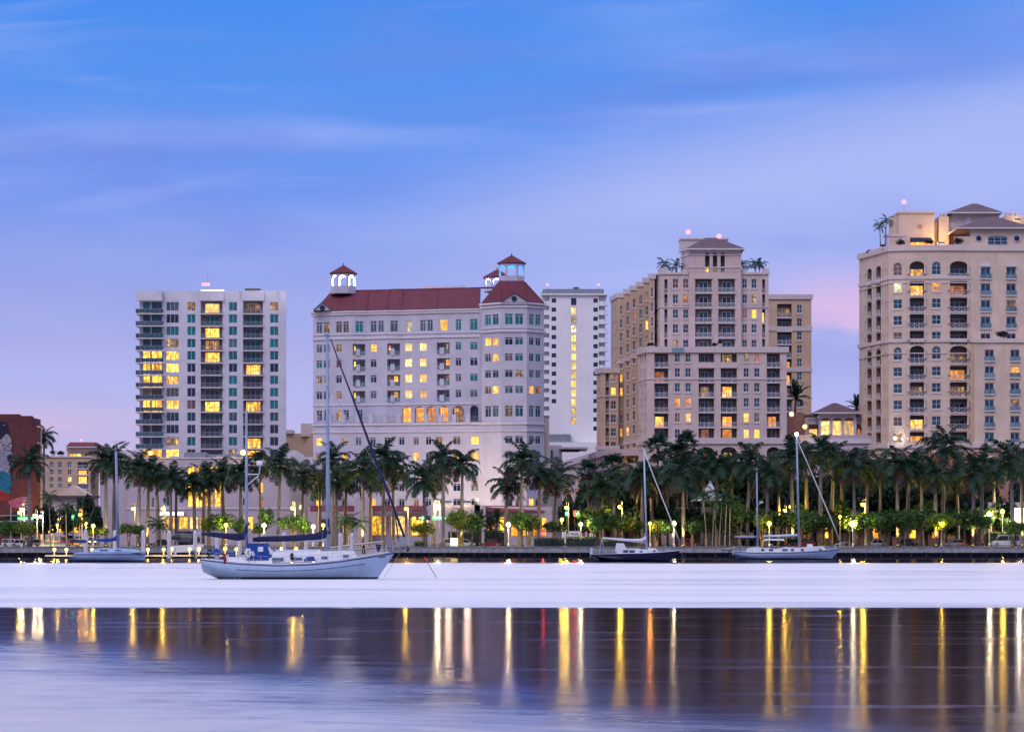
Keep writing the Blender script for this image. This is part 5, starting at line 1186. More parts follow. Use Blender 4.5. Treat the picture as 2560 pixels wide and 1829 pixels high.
for a, c, y, Y in ((126, 122, 1243, 606), (166, 164, 1268, 606), (197, 200, 1300, 607), (390, 391, 1308, 607), (402, 400, 1314, 608), (857, 860, 1300, 606), (872, 876, 1302, 608), (888, 893, 1310, 607), (1766, 1757, 1244, 606), (1781, 1786, 1262, 607), (1790, 1784, 1232, 609), (1798, 1806, 1250, 608), (1812, 1818, 1240, 607), (1824, 1826, 1258, 606), (1700, 1668, 1278, 630), (2100, 2098, 1258, 640), (2020, 2016, 1262, 642)): palm('slender young palm with thin stem, ' + nth('coco', a), a, c, y, Y, 'coco', 'slender palms on the promenade', .75, 'slender_palm')
for a, c, y, Y in ((1201, 1200, 1305, 640), (1240, 1242, 1300, 642), (1152 + 72, 1226, 1318, 638)): palm('stocky date palm with stiff fronds, ' + nth('date', a), a, c, y, Y, 'date', 'date palms before the hotel', .85, 'date_palm')
# palms on roofs and terraces
zr_ = W(0, 683, 698).z
for a, y, l in ((1660, 661, 'leftmost potted palm on the stepped tower roof terrace'), (1692, 666, 'potted palm left of the stepped tower head'), (1858, 664, 'potted palm right of the stepped tower head'), (1888, 660, 'rightmost potted palm on the stepped tower roof terrace'), (1898, 662, 'low potted palm beside the rightmost roof pier of the stepped tower')): palm(l, a, a, y, 700, 'coco', 'potted roof palms', .72, 'potted_palm', zr_ - 1)
zr_ = W(0, 614, 684).z
palm('taller of the two thin palms on the cream tower roof', 2213, 2216, 553, 685, 'coco', None, .62, 'roof_palm', zr_); palm('shorter of the two thin palms on the cream tower roof', 2201, 2199, 564, 684, 'coco', None, .62, 'roof_palm', zr_)
palm('feathery palm on the terrace beside the right wing of the stepped tower', 1985, 1990, 995, 720, 'date', None, 1.35, 'terrace_palm', W(0, 1090, 720).z); palm('dark spiky palm right of the pavilion roof', 2140, 2141, 1020, 722, 'date', None, 1.0, 'terrace_palm', W(0, 1060, 722).z)
palm('palm rising behind the red mural building', 109, 110, 1092, 780, 'royal', None, 1.0, 'far_palm')
# clipped shrubs on roof terraces
for k, (a, y, w, Y, l) in enumerate(((2250, 607, 27, 681, 'clipped round shrub under the pergola on the cream tower terrace'), (2322, 606, 26, 681, 'clipped shrub below the navy awning on the cream tower terrace'), (2394, 604, 28, 680.6, 'round shrub on the balustraded terrace of the cream tower'), (2207, 615, 14, 684, 'small round shrub at the foot of the roof palms'), (2173, 630, 18, 695, 'round shrub on the left corner terrace of the cream tower'), (2504, 837, 34, 676, 'dark bushy shrub on the right terrace of the cream tower'), (1627, 861, 20, 690, 'low planting on the left end of the long terrace'), (1786, 862, 18, 688, 'low planting in the middle of the long terrace'), (1800, 856, 16, 689, 'small leafy plant right of the middle of the long terrace'), (132, 1131, 18, 902, 'round clipped bush on the distant tan building roof'), (153, 1133, 22, 902, 'spreading bush on the distant tan building roof'))):
    t_ = thing('terrace_shrub', l, 'shrub', W(a, y + w * .33, Y)); s_ = w * Y / F / 2; put('crown', CR[k % 5], 'leaf_dark', t_, (0, 0, s_ * .7), k, (s_, s_, s_ * .85)); put('planter', MB().lathe([(s_ * .5, -.35), (s_ * .6, .2)], 10), 'stone_light', t_)
# trees
TR = [(14, 1300, 52, 606, 'leaf_green'), (60, 1303, 52, 605, 'leaf_lamplit'), (78, 1310, 26, 607, 'leaf_mid'), (245, 1318, 44, 607, 'leaf_lamplit'), (322, 1308, 50, 606, 'leaf_mid'), (352, 1314, 30, 608, 'leaf_mid'), (520, 1296, 44, 608, 'leaf_lamplit'), (560, 1288, 80, 606, 'leaf_mid'), (604, 1296, 50, 609, 'leaf_mid'), (664, 1276, 42, 606, 'leaf_mid'), (648, 1310, 34, 608, 'leaf_green'), (734, 1282, 70, 606, 'leaf_green'), (760, 1302, 40, 609, 'leaf_green'), (1060, 1308, 54, 607, 'leaf_lamplit'), (1150, 1277, 66, 606, 'leaf_lamplit'), (1180, 1292, 60, 608, 'leaf_mid'), (1298, 1278, 60, 607, 'leaf_green'), (1322, 1284, 58, 608, 'leaf_mid'), (1388, 1300, 56, 608, 'leaf_dark'), (1482, 1300, 50, 606, 'leaf_mid'), (1506, 1290, 44, 610, 'leaf_mid'), (1548, 1300, 60, 606, 'leaf_green'), (1580, 1308, 46, 609, 'leaf_mid'), (1640, 1316, 62, 605, 'leaf_mid'), (1664, 1314, 40, 606, 'leaf_green'), (1730, 1316, 46, 606, 'leaf_mid'), (1764, 1296, 60, 612, 'leaf_mid'), (1812, 1288, 66, 612, 'leaf_mid'), (1848, 1280, 62, 610, 'leaf_mid'), (1906, 1296, 46, 606, 'leaf_lamplit'), (1945, 1286, 74, 609, 'leaf_mid'), (2000, 1288, 70, 608, 'leaf_mid'), (2048, 1294, 66, 610, 'leaf_mid'), (2124, 1300, 52, 605, 'leaf_lamplit'), (2172, 1292, 66, 606, 'leaf_green'), (2220, 1284, 78, 608, 'leaf_mid'), (2262, 1292, 56, 607, 'leaf_mid'), (2302, 1280, 74, 610, 'leaf_mid'), (2358, 1292, 64, 605, 'leaf_lamplit'), (2412, 1282, 72, 608, 'leaf_mid'), (2446, 1298, 46, 610, 'leaf_mid'), (2536, 1316, 58, 607, 'leaf_green')]
for k, (a, y, w, Y, lm) in enumerate(TR): y -= RU(2, 12) + (10 if a > 1480 else 0); w *= RU(1.1, 1.4) + (.2 if a > 1480 else 0); tree({'leaf_lamplit': 'lamp-lit yellow-green', 'leaf_green': 'bright green', 'leaf_mid': 'green bushy', 'leaf_dark': 'dark green'}[lm] + ' small tree, ' + nth('tree', a), a, y, w, Y, lm, multi=1 + k % 3)
BT = [(110, 1262, 60, 700), (168, 1256, 50, 690), (212, 1240, 54, 660), (238, 1262, 40, 668), (30, 1280, 60, 680), (1430, 1246, 60, 660), (1460, 1230, 54, 656), (1492, 1226, 70, 648), (1530, 1230, 76, 646), (1565, 1220, 70, 652), (1600, 1246, 66, 646), (1650, 1236, 80, 650), (1720, 1200, 90, 664), (1770, 1150, 90, 662), (1820, 1170, 80, 658), (1868, 1190, 80, 650), (1905, 1210, 76, 648), (1950, 1200, 80, 655), (1998, 1216, 80, 646), (2040, 1206, 84, 652), (2088, 1226, 76, 648), (2130, 1216, 80, 656), (2180, 1226, 80, 648), (2226, 1216, 84, 654), (2270, 1226, 84, 646), (2316, 1216, 84, 654), (2364, 1222, 84, 648), (2410, 1216, 84, 654), (2456, 1222, 70, 660), (2552, 1200, 60, 662)]
BT = [(a, y - (26 if a > 1480 else 0), w * (1.4 if a > 1480 else 1.1), Y) for a, y, w, Y in BT] + [(a, y, 110, 672) for a, y in ((1500, 1204), (1560, 1190), (1620, 1214), (1690, 1196), (1745, 1180), (1800, 1168), (1845, 1178), (1890, 1190), (1935, 1182), (1985, 1190), (2030, 1180), (2075, 1192), (2120, 1186), (2165, 1196), (2215, 1184), (2260, 1196), (2305, 1190), (2350, 1196), (2395, 1188), (2440, 1194))]
for a, y, w, Y in sorted(BT): tree('dark leafy tree behind the palm trunks, ' + nth('dark', a), a, y, w, Y, 'leaf_dark', 'background_tree', 'dark trees behind the palms', .25, True)
for k in range(21): a = 1492 + k * 51 + RU(-14, 14); lm = ('leaf_mid', 'leaf_green', 'leaf_dark')[k % 3]; tree('full leafy tree among the palm trunks, ' + nth('mid', a), a, RU(1246, 1278), RU(70, 104), RU(626, 640), lm, 'leafy_tree', 'leafy trees among the palm trunks', .3, k % 2 == 0, 2)
def hedge(label, px0, px1, py, Y, dep=2.2, lm='leaf_hedge', group='hedges on the promenade'):
    t_ = thing('hedge', label, 'hedge', gp((px0 + px1) / 2, Y), group=group); w = (px1 - px0) * Y / F / 2; h_ = W(0, py, Y).z - GZ; m_ = MB()
    for k in range(int(w * h_ * 150)):
        p = Vector((RU(-w, w), RU(0, dep), RU(0, h_))); j = random.randrange(3)
        if j == 0: p.y = RU(-.12, .15)
        elif j == 1: p.z = h_ + RU(-.18, .08)
        a1 = Vector((random.gauss(0, 1), random.gauss(0, 1), random.gauss(0, 1))).normalized(); a2 = a1.orthogonal().normalized(); s_ = RU(.07, .15); m_.quad(p - a1 * s_, p - a2 * s_, p + a1 * s_, p + a2 * s_)
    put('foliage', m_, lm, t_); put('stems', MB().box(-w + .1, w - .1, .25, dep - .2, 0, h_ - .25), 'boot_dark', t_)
hedge('clipped hedge, left of the long pair before the sign board', 1334, 1412, 1344, 602); hedge('clipped hedge, right of the long pair before the sign board', 1414, 1492, 1342, 602.6); hedge('low dark hedge behind the navy sloop', 1500, 1590, 1350, 603)
hedge('rounded hedge before the lit podium windows', 444, 485, 1329, 612); hedge('bright low bush at the hotel corner', 1034, 1062, 1352, 605, 1.4, 'leaf_lamplit'); hedge('dark shrubbery before the hotel entrance', 1120, 1200, 1330, 634)
hedge('shrub border before the hotel right wing', 1210, 1262, 1326, 634); hedge('leafy shrub border beside the van', 2470, 2560, 1330, 628, 3); hedge('long dark shrub border behind the white ketch', 1850, 2060, 1345, 634, 2)

# ================================================================== lamps
def lamp(label, px, py, Y, kind='globe', lm='lamp_yellow', r=.42, zb=GZ, power=0):
    p = W(px, py, Y); t_ = thing('street_lamp', label, 'street lamp', (p.x, Y, zb), group={'globe': 'globe lamps on the promenade', 'hook': 'tall hook-necked street lamps', 'twin': 'wall lamps'}[kind]); h_ = p.z - zb
    if kind == 'hook':
        put('pole', MB().tube([(.45, 0, 0), (.45, 0, h_ + .9), (.36, 0, h_ + 1.25), (.18, 0, h_ + 1.35), (.04, 0, h_ + 1.15), (0, 0, h_ + .4)], [.13, .08, .05, .05, .05, .05], 7), 'pole_grey', t_); put('cap', MB().lathe([(.5, h_ + .25), (.12, h_ + .5)], 10), 'pole_dark', t_)
    else:
        put('pole', MB().lathe([(.22, 0), (.18, .5), (.09, .6), (.06, h_ - .45), (.16, h_ - .4), (.16, h_ - .3)], 8), 'pole_grey', t_); put('finial', MB().lathe([(.2, h_ + r * .8), (.05, h_ + r + .2)], 8), 'pole_dark', t_)
    put('globe', sphere_mb(r, 12, 8), lm, t_, (0, 0, h_)); glow(t_, (0, -r - .2, h_ - .1), 14000 * r * r + 900, LCOL[lm], .24); return t_
LG = [(233, 1314, 604, 'lamp_yellow', .50), (565, 1312, 603.5, 'lamp_yellow', .52), (660, 1313, 603.5, 'lamp_white', .56), (783, 1316, 603.5, 'lamp_white', .54), (808, 1312, 606, 'lamp_yellow', .46), (1271, 1311, 602.5, 'lamp_white', .60), (1405, 1298, 608, 'lamp_yellow', .46), (1452, 1310, 604.5, 'lamp_white', .50), (1625, 1308, 603, 'lamp_orange', .46), (1685, 1308, 602.5, 'lamp_white', .58), (1923, 1308, 603, 'lamp_yellow', .56), (2100, 1291, 620, 'lamp_yellow', .42), (2132, 1307, 603, 'lamp_white', .58), (2353, 1307, 603, 'lamp_yellow', .56), (2473, 1284, 626, 'lamp_white', .66), (2506, 1278, 632, 'lamp_yellow', .60), (215, 1308, 640, 'lamp_yellow', .4), (136, 1295, 720, 'lamp_yellow', .44), (148, 1295, 722, 'lamp_yellow', .48), (120, 1308, 745, 'lamp_yellow', .38), (129, 1322, 748, 'lamp_yellow', .42), (143, 1312, 742, 'lamp_yellow', .4)]
LH = [(55, 1272, 640, 'lamp_white', .55), (48, 1281, 660, 'lamp_yellow', .45), (88, 1288, 640, 'lamp_white', .62), (102, 1290, 648, 'lamp_white', .58), (200, 1286, 650, 'lamp_orange', .5), (407, 1271, 640, 'lamp_yellow', .5), (732, 1269, 632, 'lamp_yellow', .58), (754, 1267, 630, 'lamp_yellow', .64), (1015, 1271, 628, 'lamp_yellow', .5), (1094, 1267, 628, 'lamp_white', .66), (1416, 1268, 628, 'lamp_yellow', .52), (1550, 1266, 626, 'lamp_yellow', .58), (1977, 1266, 628, 'lamp_yellow', .52), (1961, 1276, 634, 'lamp_yellow', .42), (2157, 1260, 628, 'lamp_yellow', .58), (332, 1271, 628, 'lamp_yellow', .42)]
for a, y, Y, lm, r in sorted(LG): lamp('glowing globe lamp on a short post, ' + nth('globe', a), a, y, Y, 'globe', lm, r * .78)
for a, y, Y, lm, r in sorted(LH): lamp('tall hook-necked street lamp, ' + nth('hook', a), a, y, Y, 'hook', lm, r * .78)
def wall_lamp(label, px, py, Y, lm, r):
    p = W(px, py, Y); t_ = thing('wall_lamp', label, 'wall lamp', p, group='lamps on buildings'); put('bracket', MB().tube([(0, 1.2, -.3), (0, .4, -.2), (0, 0, 0)], .07, 6), 'pole_dark', t_); put('globe', sphere_mb(r * .8, 12, 8), lm, t_); glow(t_, (0, -r - .2, 0), 220, LCOL.get(lm, (1, .9, .8)))
wall_lamp('bright globe on the terrace left of the pavilion, upper of two', 1979, 1035, 688, 'lamp_dock', .6); wall_lamp('orange globe on the pavilion side wall, lower of two', 2012, 1066, 693, 'lamp_dock', .6); wall_lamp('round lamp on the podium roof corner below the condominium', 608, 1131, 688, 'lamp_dock', .75); wall_lamp('lamp on the podium roof edge under the condominium corner', 376, 1132, 688, 'lamp_dock', .55)
wall_lamp('white globe added as lamp reflection at the lowest left window of the cream tower', 2238, 1095, 679.2, 'lamp_ice', .5)  # glowing globe and point light stand in for a reflected lamp
# big floodlight at the right edge and the fire-pit glow before the hotel
t_ = thing('stadium_floodlight', 'very bright white floodlight tower among palms at the right edge', 'floodlight', gp(2551, 632)); hh = W(0, 1289, 632).z - GZ
put('pole', MB().tube([(0, .4, 0), (0, .4, hh)], .12, 8), 'pole_dark', t_); put('lamp_panel', MB().box(-1.1, 1.1, -.2, .2, hh - 1.4, hh + 1.6), 'lamp_flood', t_); put('housing', MB().box(-1.3, 1.3, .21, .5, hh - 1.6, hh + 1.8), 'pole_dark', t_); glow(t_, (0, -.8, hh), 12000, (1, .85, .5), .6)
t_ = thing('fire_bowl', 'white glowing lantern box at the seawall before the hotel entrance', 'lantern', gp(1135, 604)); put('glow_block', MB().box(-.7, .7, -.4, .4, .25, 1.7), 'pit_glow', t_); put('base', MB().box(-.85, .85, -.5, .5, 0, .22), 'stone_light', t_)

# ground spotlights at the feet of the uplit palms
def uplight(label, px, Y, power=900):
    t_ = thing('ground_spotlight', label, 'spotlight', gp(px, Y - 1.6), group='ground spotlights under the palms'); put('housing', MB().lathe([(.2, 0), (.24, .25), (.18, .3)], 10), 'pole_dark', t_); put('lens', MB().lathe([(.15, .301), (.12, .34)], 10), 'lamp_dock', t_)
    ld = bpy.data.lights.new('spot_light', 'SPOT'); ld.energy = power; ld.color = (1, .74, .26); ld.spot_size = math.radians(62); ld.spot_blend = .6; ld.shadow_soft_size = .12
    lo_ = bpy.data.objects.new('spot_light', ld); COL.objects.link(lo_); lo_.parent = t_; lo_.location = (0, 0, .42); lo_.rotation_euler = (math.radians(180 - 9), 0, 0)
for a, Y in ((265, 612), (345, 612), (368, 622), (906, 610), (1154, 611), (1708, 609), (1982, 622), (2244, 612), (2340, 614), (2432, 612), (2532, 610), (2556, 622)): uplight('small ground spotlight at palm foot, ' + nth('up', a), a, Y, 6500)
# ================================================================== traffic signals and signs
def lightbar(par, x0, x1, z0, z1, y=-.2):
    w = x1 - x0
    put('sign_panel', MB().box(x0, x1, y, y + .12, z0, z1), 'sign_green', par)
    n = max(3, int(w / .5)); m_ = MB(); x = x0 + .18
    while x < x1 - .3:
        l = RU(.16, .34); m_.box(x, x + l, y - .02, y - .005, z0 + .2, z1 - .2 + RU(-.06, .06)); x += l + .08
    put('lettering', m_, 'sign_text', par)
t_ = thing('traffic_mast', 'traffic signal mast arm with lit green street sign before the hotel', 'traffic signal', gp(1128, 612)); s_ = 612 / F
put('post', MB().tube([(0, 0, 0), (0, 0, 6.6)], [.18, .12], 8), 'pole_grey', t_); put('arm', MB().tube([(0, 0, 5.9), (-7.0, 0, 6.1)], [.11, .07], 7), 'pole_grey', t_); put('stay', MB().tube([(0, 0, 8.0), (3.0, 0, 9.6)], .04, 5), 'pole_dark', t_)
zs_ = W(0, 1299, 612).z - GZ; lightbar(t_, (1080 - 1128) * s_, (1104 - 1128) * s_, zs_, zs_ + .85); lightbar(t_, (1108 - 1128) * s_, (1122 - 1128) * s_, zs_, zs_ + .85)
bx_ = put('signal_head', MB().box((1040 - 1128) * s_, (1076 - 1128) * s_, -.2, .15, zs_ - .05, zs_ + .85), 'pole_dark', t_); put('green_light', sphere_mb(.3, 8, 5), 'signal_green', bx_, ((1056.5 - 1128) * s_, -.25, zs_ + .4)); put('yellow_light', sphere_mb(.26, 8, 5), 'lit_gold', bx_, ((1049 - 1128) * s_, -.22, zs_ + .4))
t_ = thing('traffic_mast', 'traffic signal mast arm with lit green street sign at the left edge', 'traffic signal', gp(27, 614)); s_ = 614 / F; zs_ = W(0, 1300, 614).z - GZ
put('post', MB().tube([(0, 0, 0), (0, 0, 8)], [.16, .1], 8), 'pole_grey', t_)
for dz in (-.45, .75): put('arm', MB().tube([(-3.5, 0, zs_ + dz + .25), (6.4, 0, zs_ + dz + .2)], .07, 6), 'pole_grey', t_)
lightbar(t_, (44 - 27) * s_, (71 - 27) * s_, zs_ + .05, zs_ + .7); lightbar(t_, (74 - 27) * s_, (84 - 27) * s_, zs_ + .05, zs_ + .7)
def signal(label, px, py, Y, lights):
    p = W(px, py, Y); t2 = thing('traffic_signal', label, 'traffic signal', gp(px, Y), group='traffic lights'); h_ = p.z - GZ
    put('post', MB().tube([(0, .25, 0), (0, .25, h_ + .7)], .09, 6), 'pole_dark', t2); put('housing', MB().box(-.32, .32, -.12, .14, h_ - .7, h_ + .7), 'pole_dark', t2)
    for dx_, dz_, m2, r in lights: put('light', sphere_mb(r, 8, 5), m2, t2, (dx_, -.2, h_ + dz_)); glow(t2, (dx_, -.8, h_), 700 if m2 == 'signal_red' else 200, (1, .03, .02) if m2 == 'signal_red' else (.1, 1, .45))
signal('red traffic light behind the bow of the big ketch', 1066, 1332, 613, [(0, 0, 'signal_red', .34)]); signal('bright red traffic light before the hotel right wing', 1358, 1333, 613, [(0, 0, 'signal_red', .42)])
signal('traffic light glowing green beside the tall lamp by the hedge', 1417, 1283, 632, [(0, 0, 'signal_green', .34)]); signal('traffic light showing red beside a green lamp over the sign board', 1437, 1283, 634, [(0, 0, 'signal_red', .3)]); signal('small green traffic light right of the red one over the sign board', 1445, 1283.5, 634.4, [(0, 0, 'signal_green', .26)])
signal('green traffic light over the left side street', 183, 1292, 660, [(0, 0, 'signal_green', .3)]); signal('white green traffic light right in the left side street', 203, 1286, 662, [(0, 0, 'signal_green', .34)])
t_ = thing('sign_board', 'white notice board with dark lettering above the hedge', 'sign', gp(1438, 603.5)); s_ = 603.5 / F; z0 = W(0, 1339.5, 603.5).z - GZ
put('board', MB().box(-16 * s_, 15 * s_, 0, .08, z0, z0 + 12.5 * s_), 'trim_white', t_); put('red_panel', MB().box(17 * s_, 26 * s_, .0, .08, z0, z0 + 6.5 * s_), 'red_paint', t_)
for x in (-14, 14.5): put('post', MB().box(x * s_ - .05, x * s_ + .05, .09, .18, 0, z0 + 12 * s_), 'pole_grey', t_)
m_ = MB(); x = -10.5
for k in range(8):
    w_ = RU(1.4, 2.2); m_.box(x * s_, (x + w_) * s_, -.015, -.002, z0 + 4.2 * s_, z0 + RU(6.6, 8.2) * s_); x += w_ + .6
m_.box(1 * s_, 12 * s_, -.015, -.002, z0 + 1.8 * s_, z0 + 2.5 * s_); put('lettering', m_, 'pole_dark', t_)
t_ = thing('parking_sign', 'small pale plate sign on a thin post before the thick palm', 'sign', gp(1683, 602)); put('post', MB().tube([(0, .06, 0), (0, .06, 3.1)], .04, 6), 'pole_grey', t_); put('plate', MB().box(-.26, .26, 0, .04, 1.9, 2.75), 'trim_white', t_)
# ================================================================== docks, pilings, balustrade
YD = 562.0
t_ = thing('floating_dock', 'long low grey dock with dark piles below before the seawall at left', 'dock', (W(340, 0, YD).x, YD, 0)); o = t_.location
x0, x1 = W(112, 0, YD).x, W(812, 0, YD).x; n = 16; L = (x1 - x0) / n
dk = MB().box(.03, L - .03, 0, 2.4, .30, .62).mesh('deck_section'); fd = MB().box(0, L, -.06, -.005, .34, .50).mesh('fender_strip')
for k in range(n):
    put('deck_section', dk, 'dock_wood', t_, (x0 + k * L - o.x, 0, 0)); put('fender_strip', fd, 'piling_white', t_, (x0 + k * L - o.x, 0, 0))
    for j in range(2): put('pile', MB().tube([(0, 0, -1), (0, 0, .3)], .16, 7), 'concrete_dark', t_, (x0 + (k + .25 + .5 * j) * L - o.x, .5, 0))
def piling(label, px, py, Y, r=.36):
    p = W(px, py, Y); t2 = thing('mooring_piling', label, 'piling', (p.x, Y, 0), group='white mooring pilings'); put('post', MB().tube([(0, 0, -1), (0, 0, p.z - r)], r, 10), 'piling_white', t2); put('cap', MB().lathe([(r * 1.02, p.z - r), (r * .6, p.z - r * .5), (.03, p.z)], 10), 'piling_white', t2)
PX = [(214, 1322, 558), (287, 1324, 560), (358, 1324, 558), (423, 1325, 557), (488, 1324, 557), (543, 1333, 557), (599, 1336, 557), (657, 1331, 557), (710, 1330, 557), (766, 1332, 557), (851, 1331, 520), (880, 1331, 520)]
for k, (a, y, Y) in enumerate(PX): piling('white mooring piling with pointed cap, %s from the left' % ORD[k], a, y, Y)
for k, a in enumerate((438, 480, 485)): 
    p = W(a, 1365 if a == 438 else 1376, 556); t2 = thing('dock_box' if a == 438 else 'dark_pile', ['white dock box between the lights', 'left of two short dark piles on the dock', 'right of two short dark piles on the dock'][k], 'dock box' if a == 438 else 'piling', (p.x, 556, 0 if k else .62))
    if k: put('post', MB().tube([(0, 0, -1), (0, 0, p.z)], .13, 8), 'rubber', t2); put('cap', MB().lathe([(.15, p.z), (.05, p.z + .12)], 8), 'rubber', t2)
    else: put('body', MB().box(-.22, .22, -.2, .2, 0, 1.2), 'piling_white', t2); put('lid', MB().box(-.26, .26, -.24, .24, 1.203, 1.3), 'gel_deck', t2)
def dock_light(label, px, py, lm='lamp_dock', r=.30):
    p = W(px, py, 561); t2 = thing('dock_light', label, 'dock light', (p.x, 561, .62), group='pedestal lights on the dock'); h_ = p.z - .62
    put('pedestal', MB().lathe([(.14, 0), (.10, .1), (.09, max(.15, h_ - r))], 8), 'piling_white', t2); put('lamp', sphere_mb(r, 10, 6), lm, t2, (0, 0, h_)); glow(t2, (0, -r - .15, h_), 190, LCOL[lm], .16)
for k, (a, y) in enumerate(((136, 1373), (166, 1373), (230, 1373), (370, 1373), (409, 1372.5), (428, 1372), (474, 1372), (497, 1372), (563, 1371), (591, 1372), (704, 1371), (740, 1371))): dock_light('glowing pedestal light on the dock, %s from the left' % ORD[k], a, y, 'lamp_orange' if a in (563, 740) else 'lamp_dock', .36 if a in (428, 497, 563, 740) else .3)
# pale balustrade ramp
t_ = thing('balustrade', 'cream stone balustrade ramp rising behind the ketch bow', 'balustrade', gp(890, 594, 0)); o = t_.location
def bp(px, py, dy=0): return W(px, py, 594 + dy) - o
for (a, ya), (c, yc) in (((826, 1368), (958, 1353)),):
    A, B_ = bp(a, ya), bp(c, yc); up = Vector((0, 0, 1))
    put('handrail', MB().tube([A, B_], .2, 6), 'cream_light', t_); put('plinth', MB().poly([A - up * .95, B_ - up * .95, B_ - up * 3.1, A - up * 3.1]), 'stone_light', t_); put('base_rail', MB().tube([A - up * .95, B_ - up * .95], .16, 6), 'cream_light', t_)
    bl = MB().lathe([(.10, 0), (.07, .1), (.14, .32), (.07, .62), (.10, .78)], 8).mesh('baluster')
    for k in range(26): put('baluster', bl, 'cream_light', t_, A.lerp(B_, (k + .5) / 26) - up * .87)
t_ = thing('channel_marker', 'leaning red-tipped channel pole standing in the water right of the ketch', 'marker pole', (W(1100, 0, 300).x, 300, 0)); q_ = W(1064, 1398, 300) - t_.location
put('pole', MB().tube([(0, 0, -.5), tuple(q_)], .035, 6), 'teak', t_); put('red_tip', MB().tube([tuple(q_ * .9), tuple(q_), tuple(q_ * 1.12)], [.10, .16, .05], 8), 'red_paint', t_)

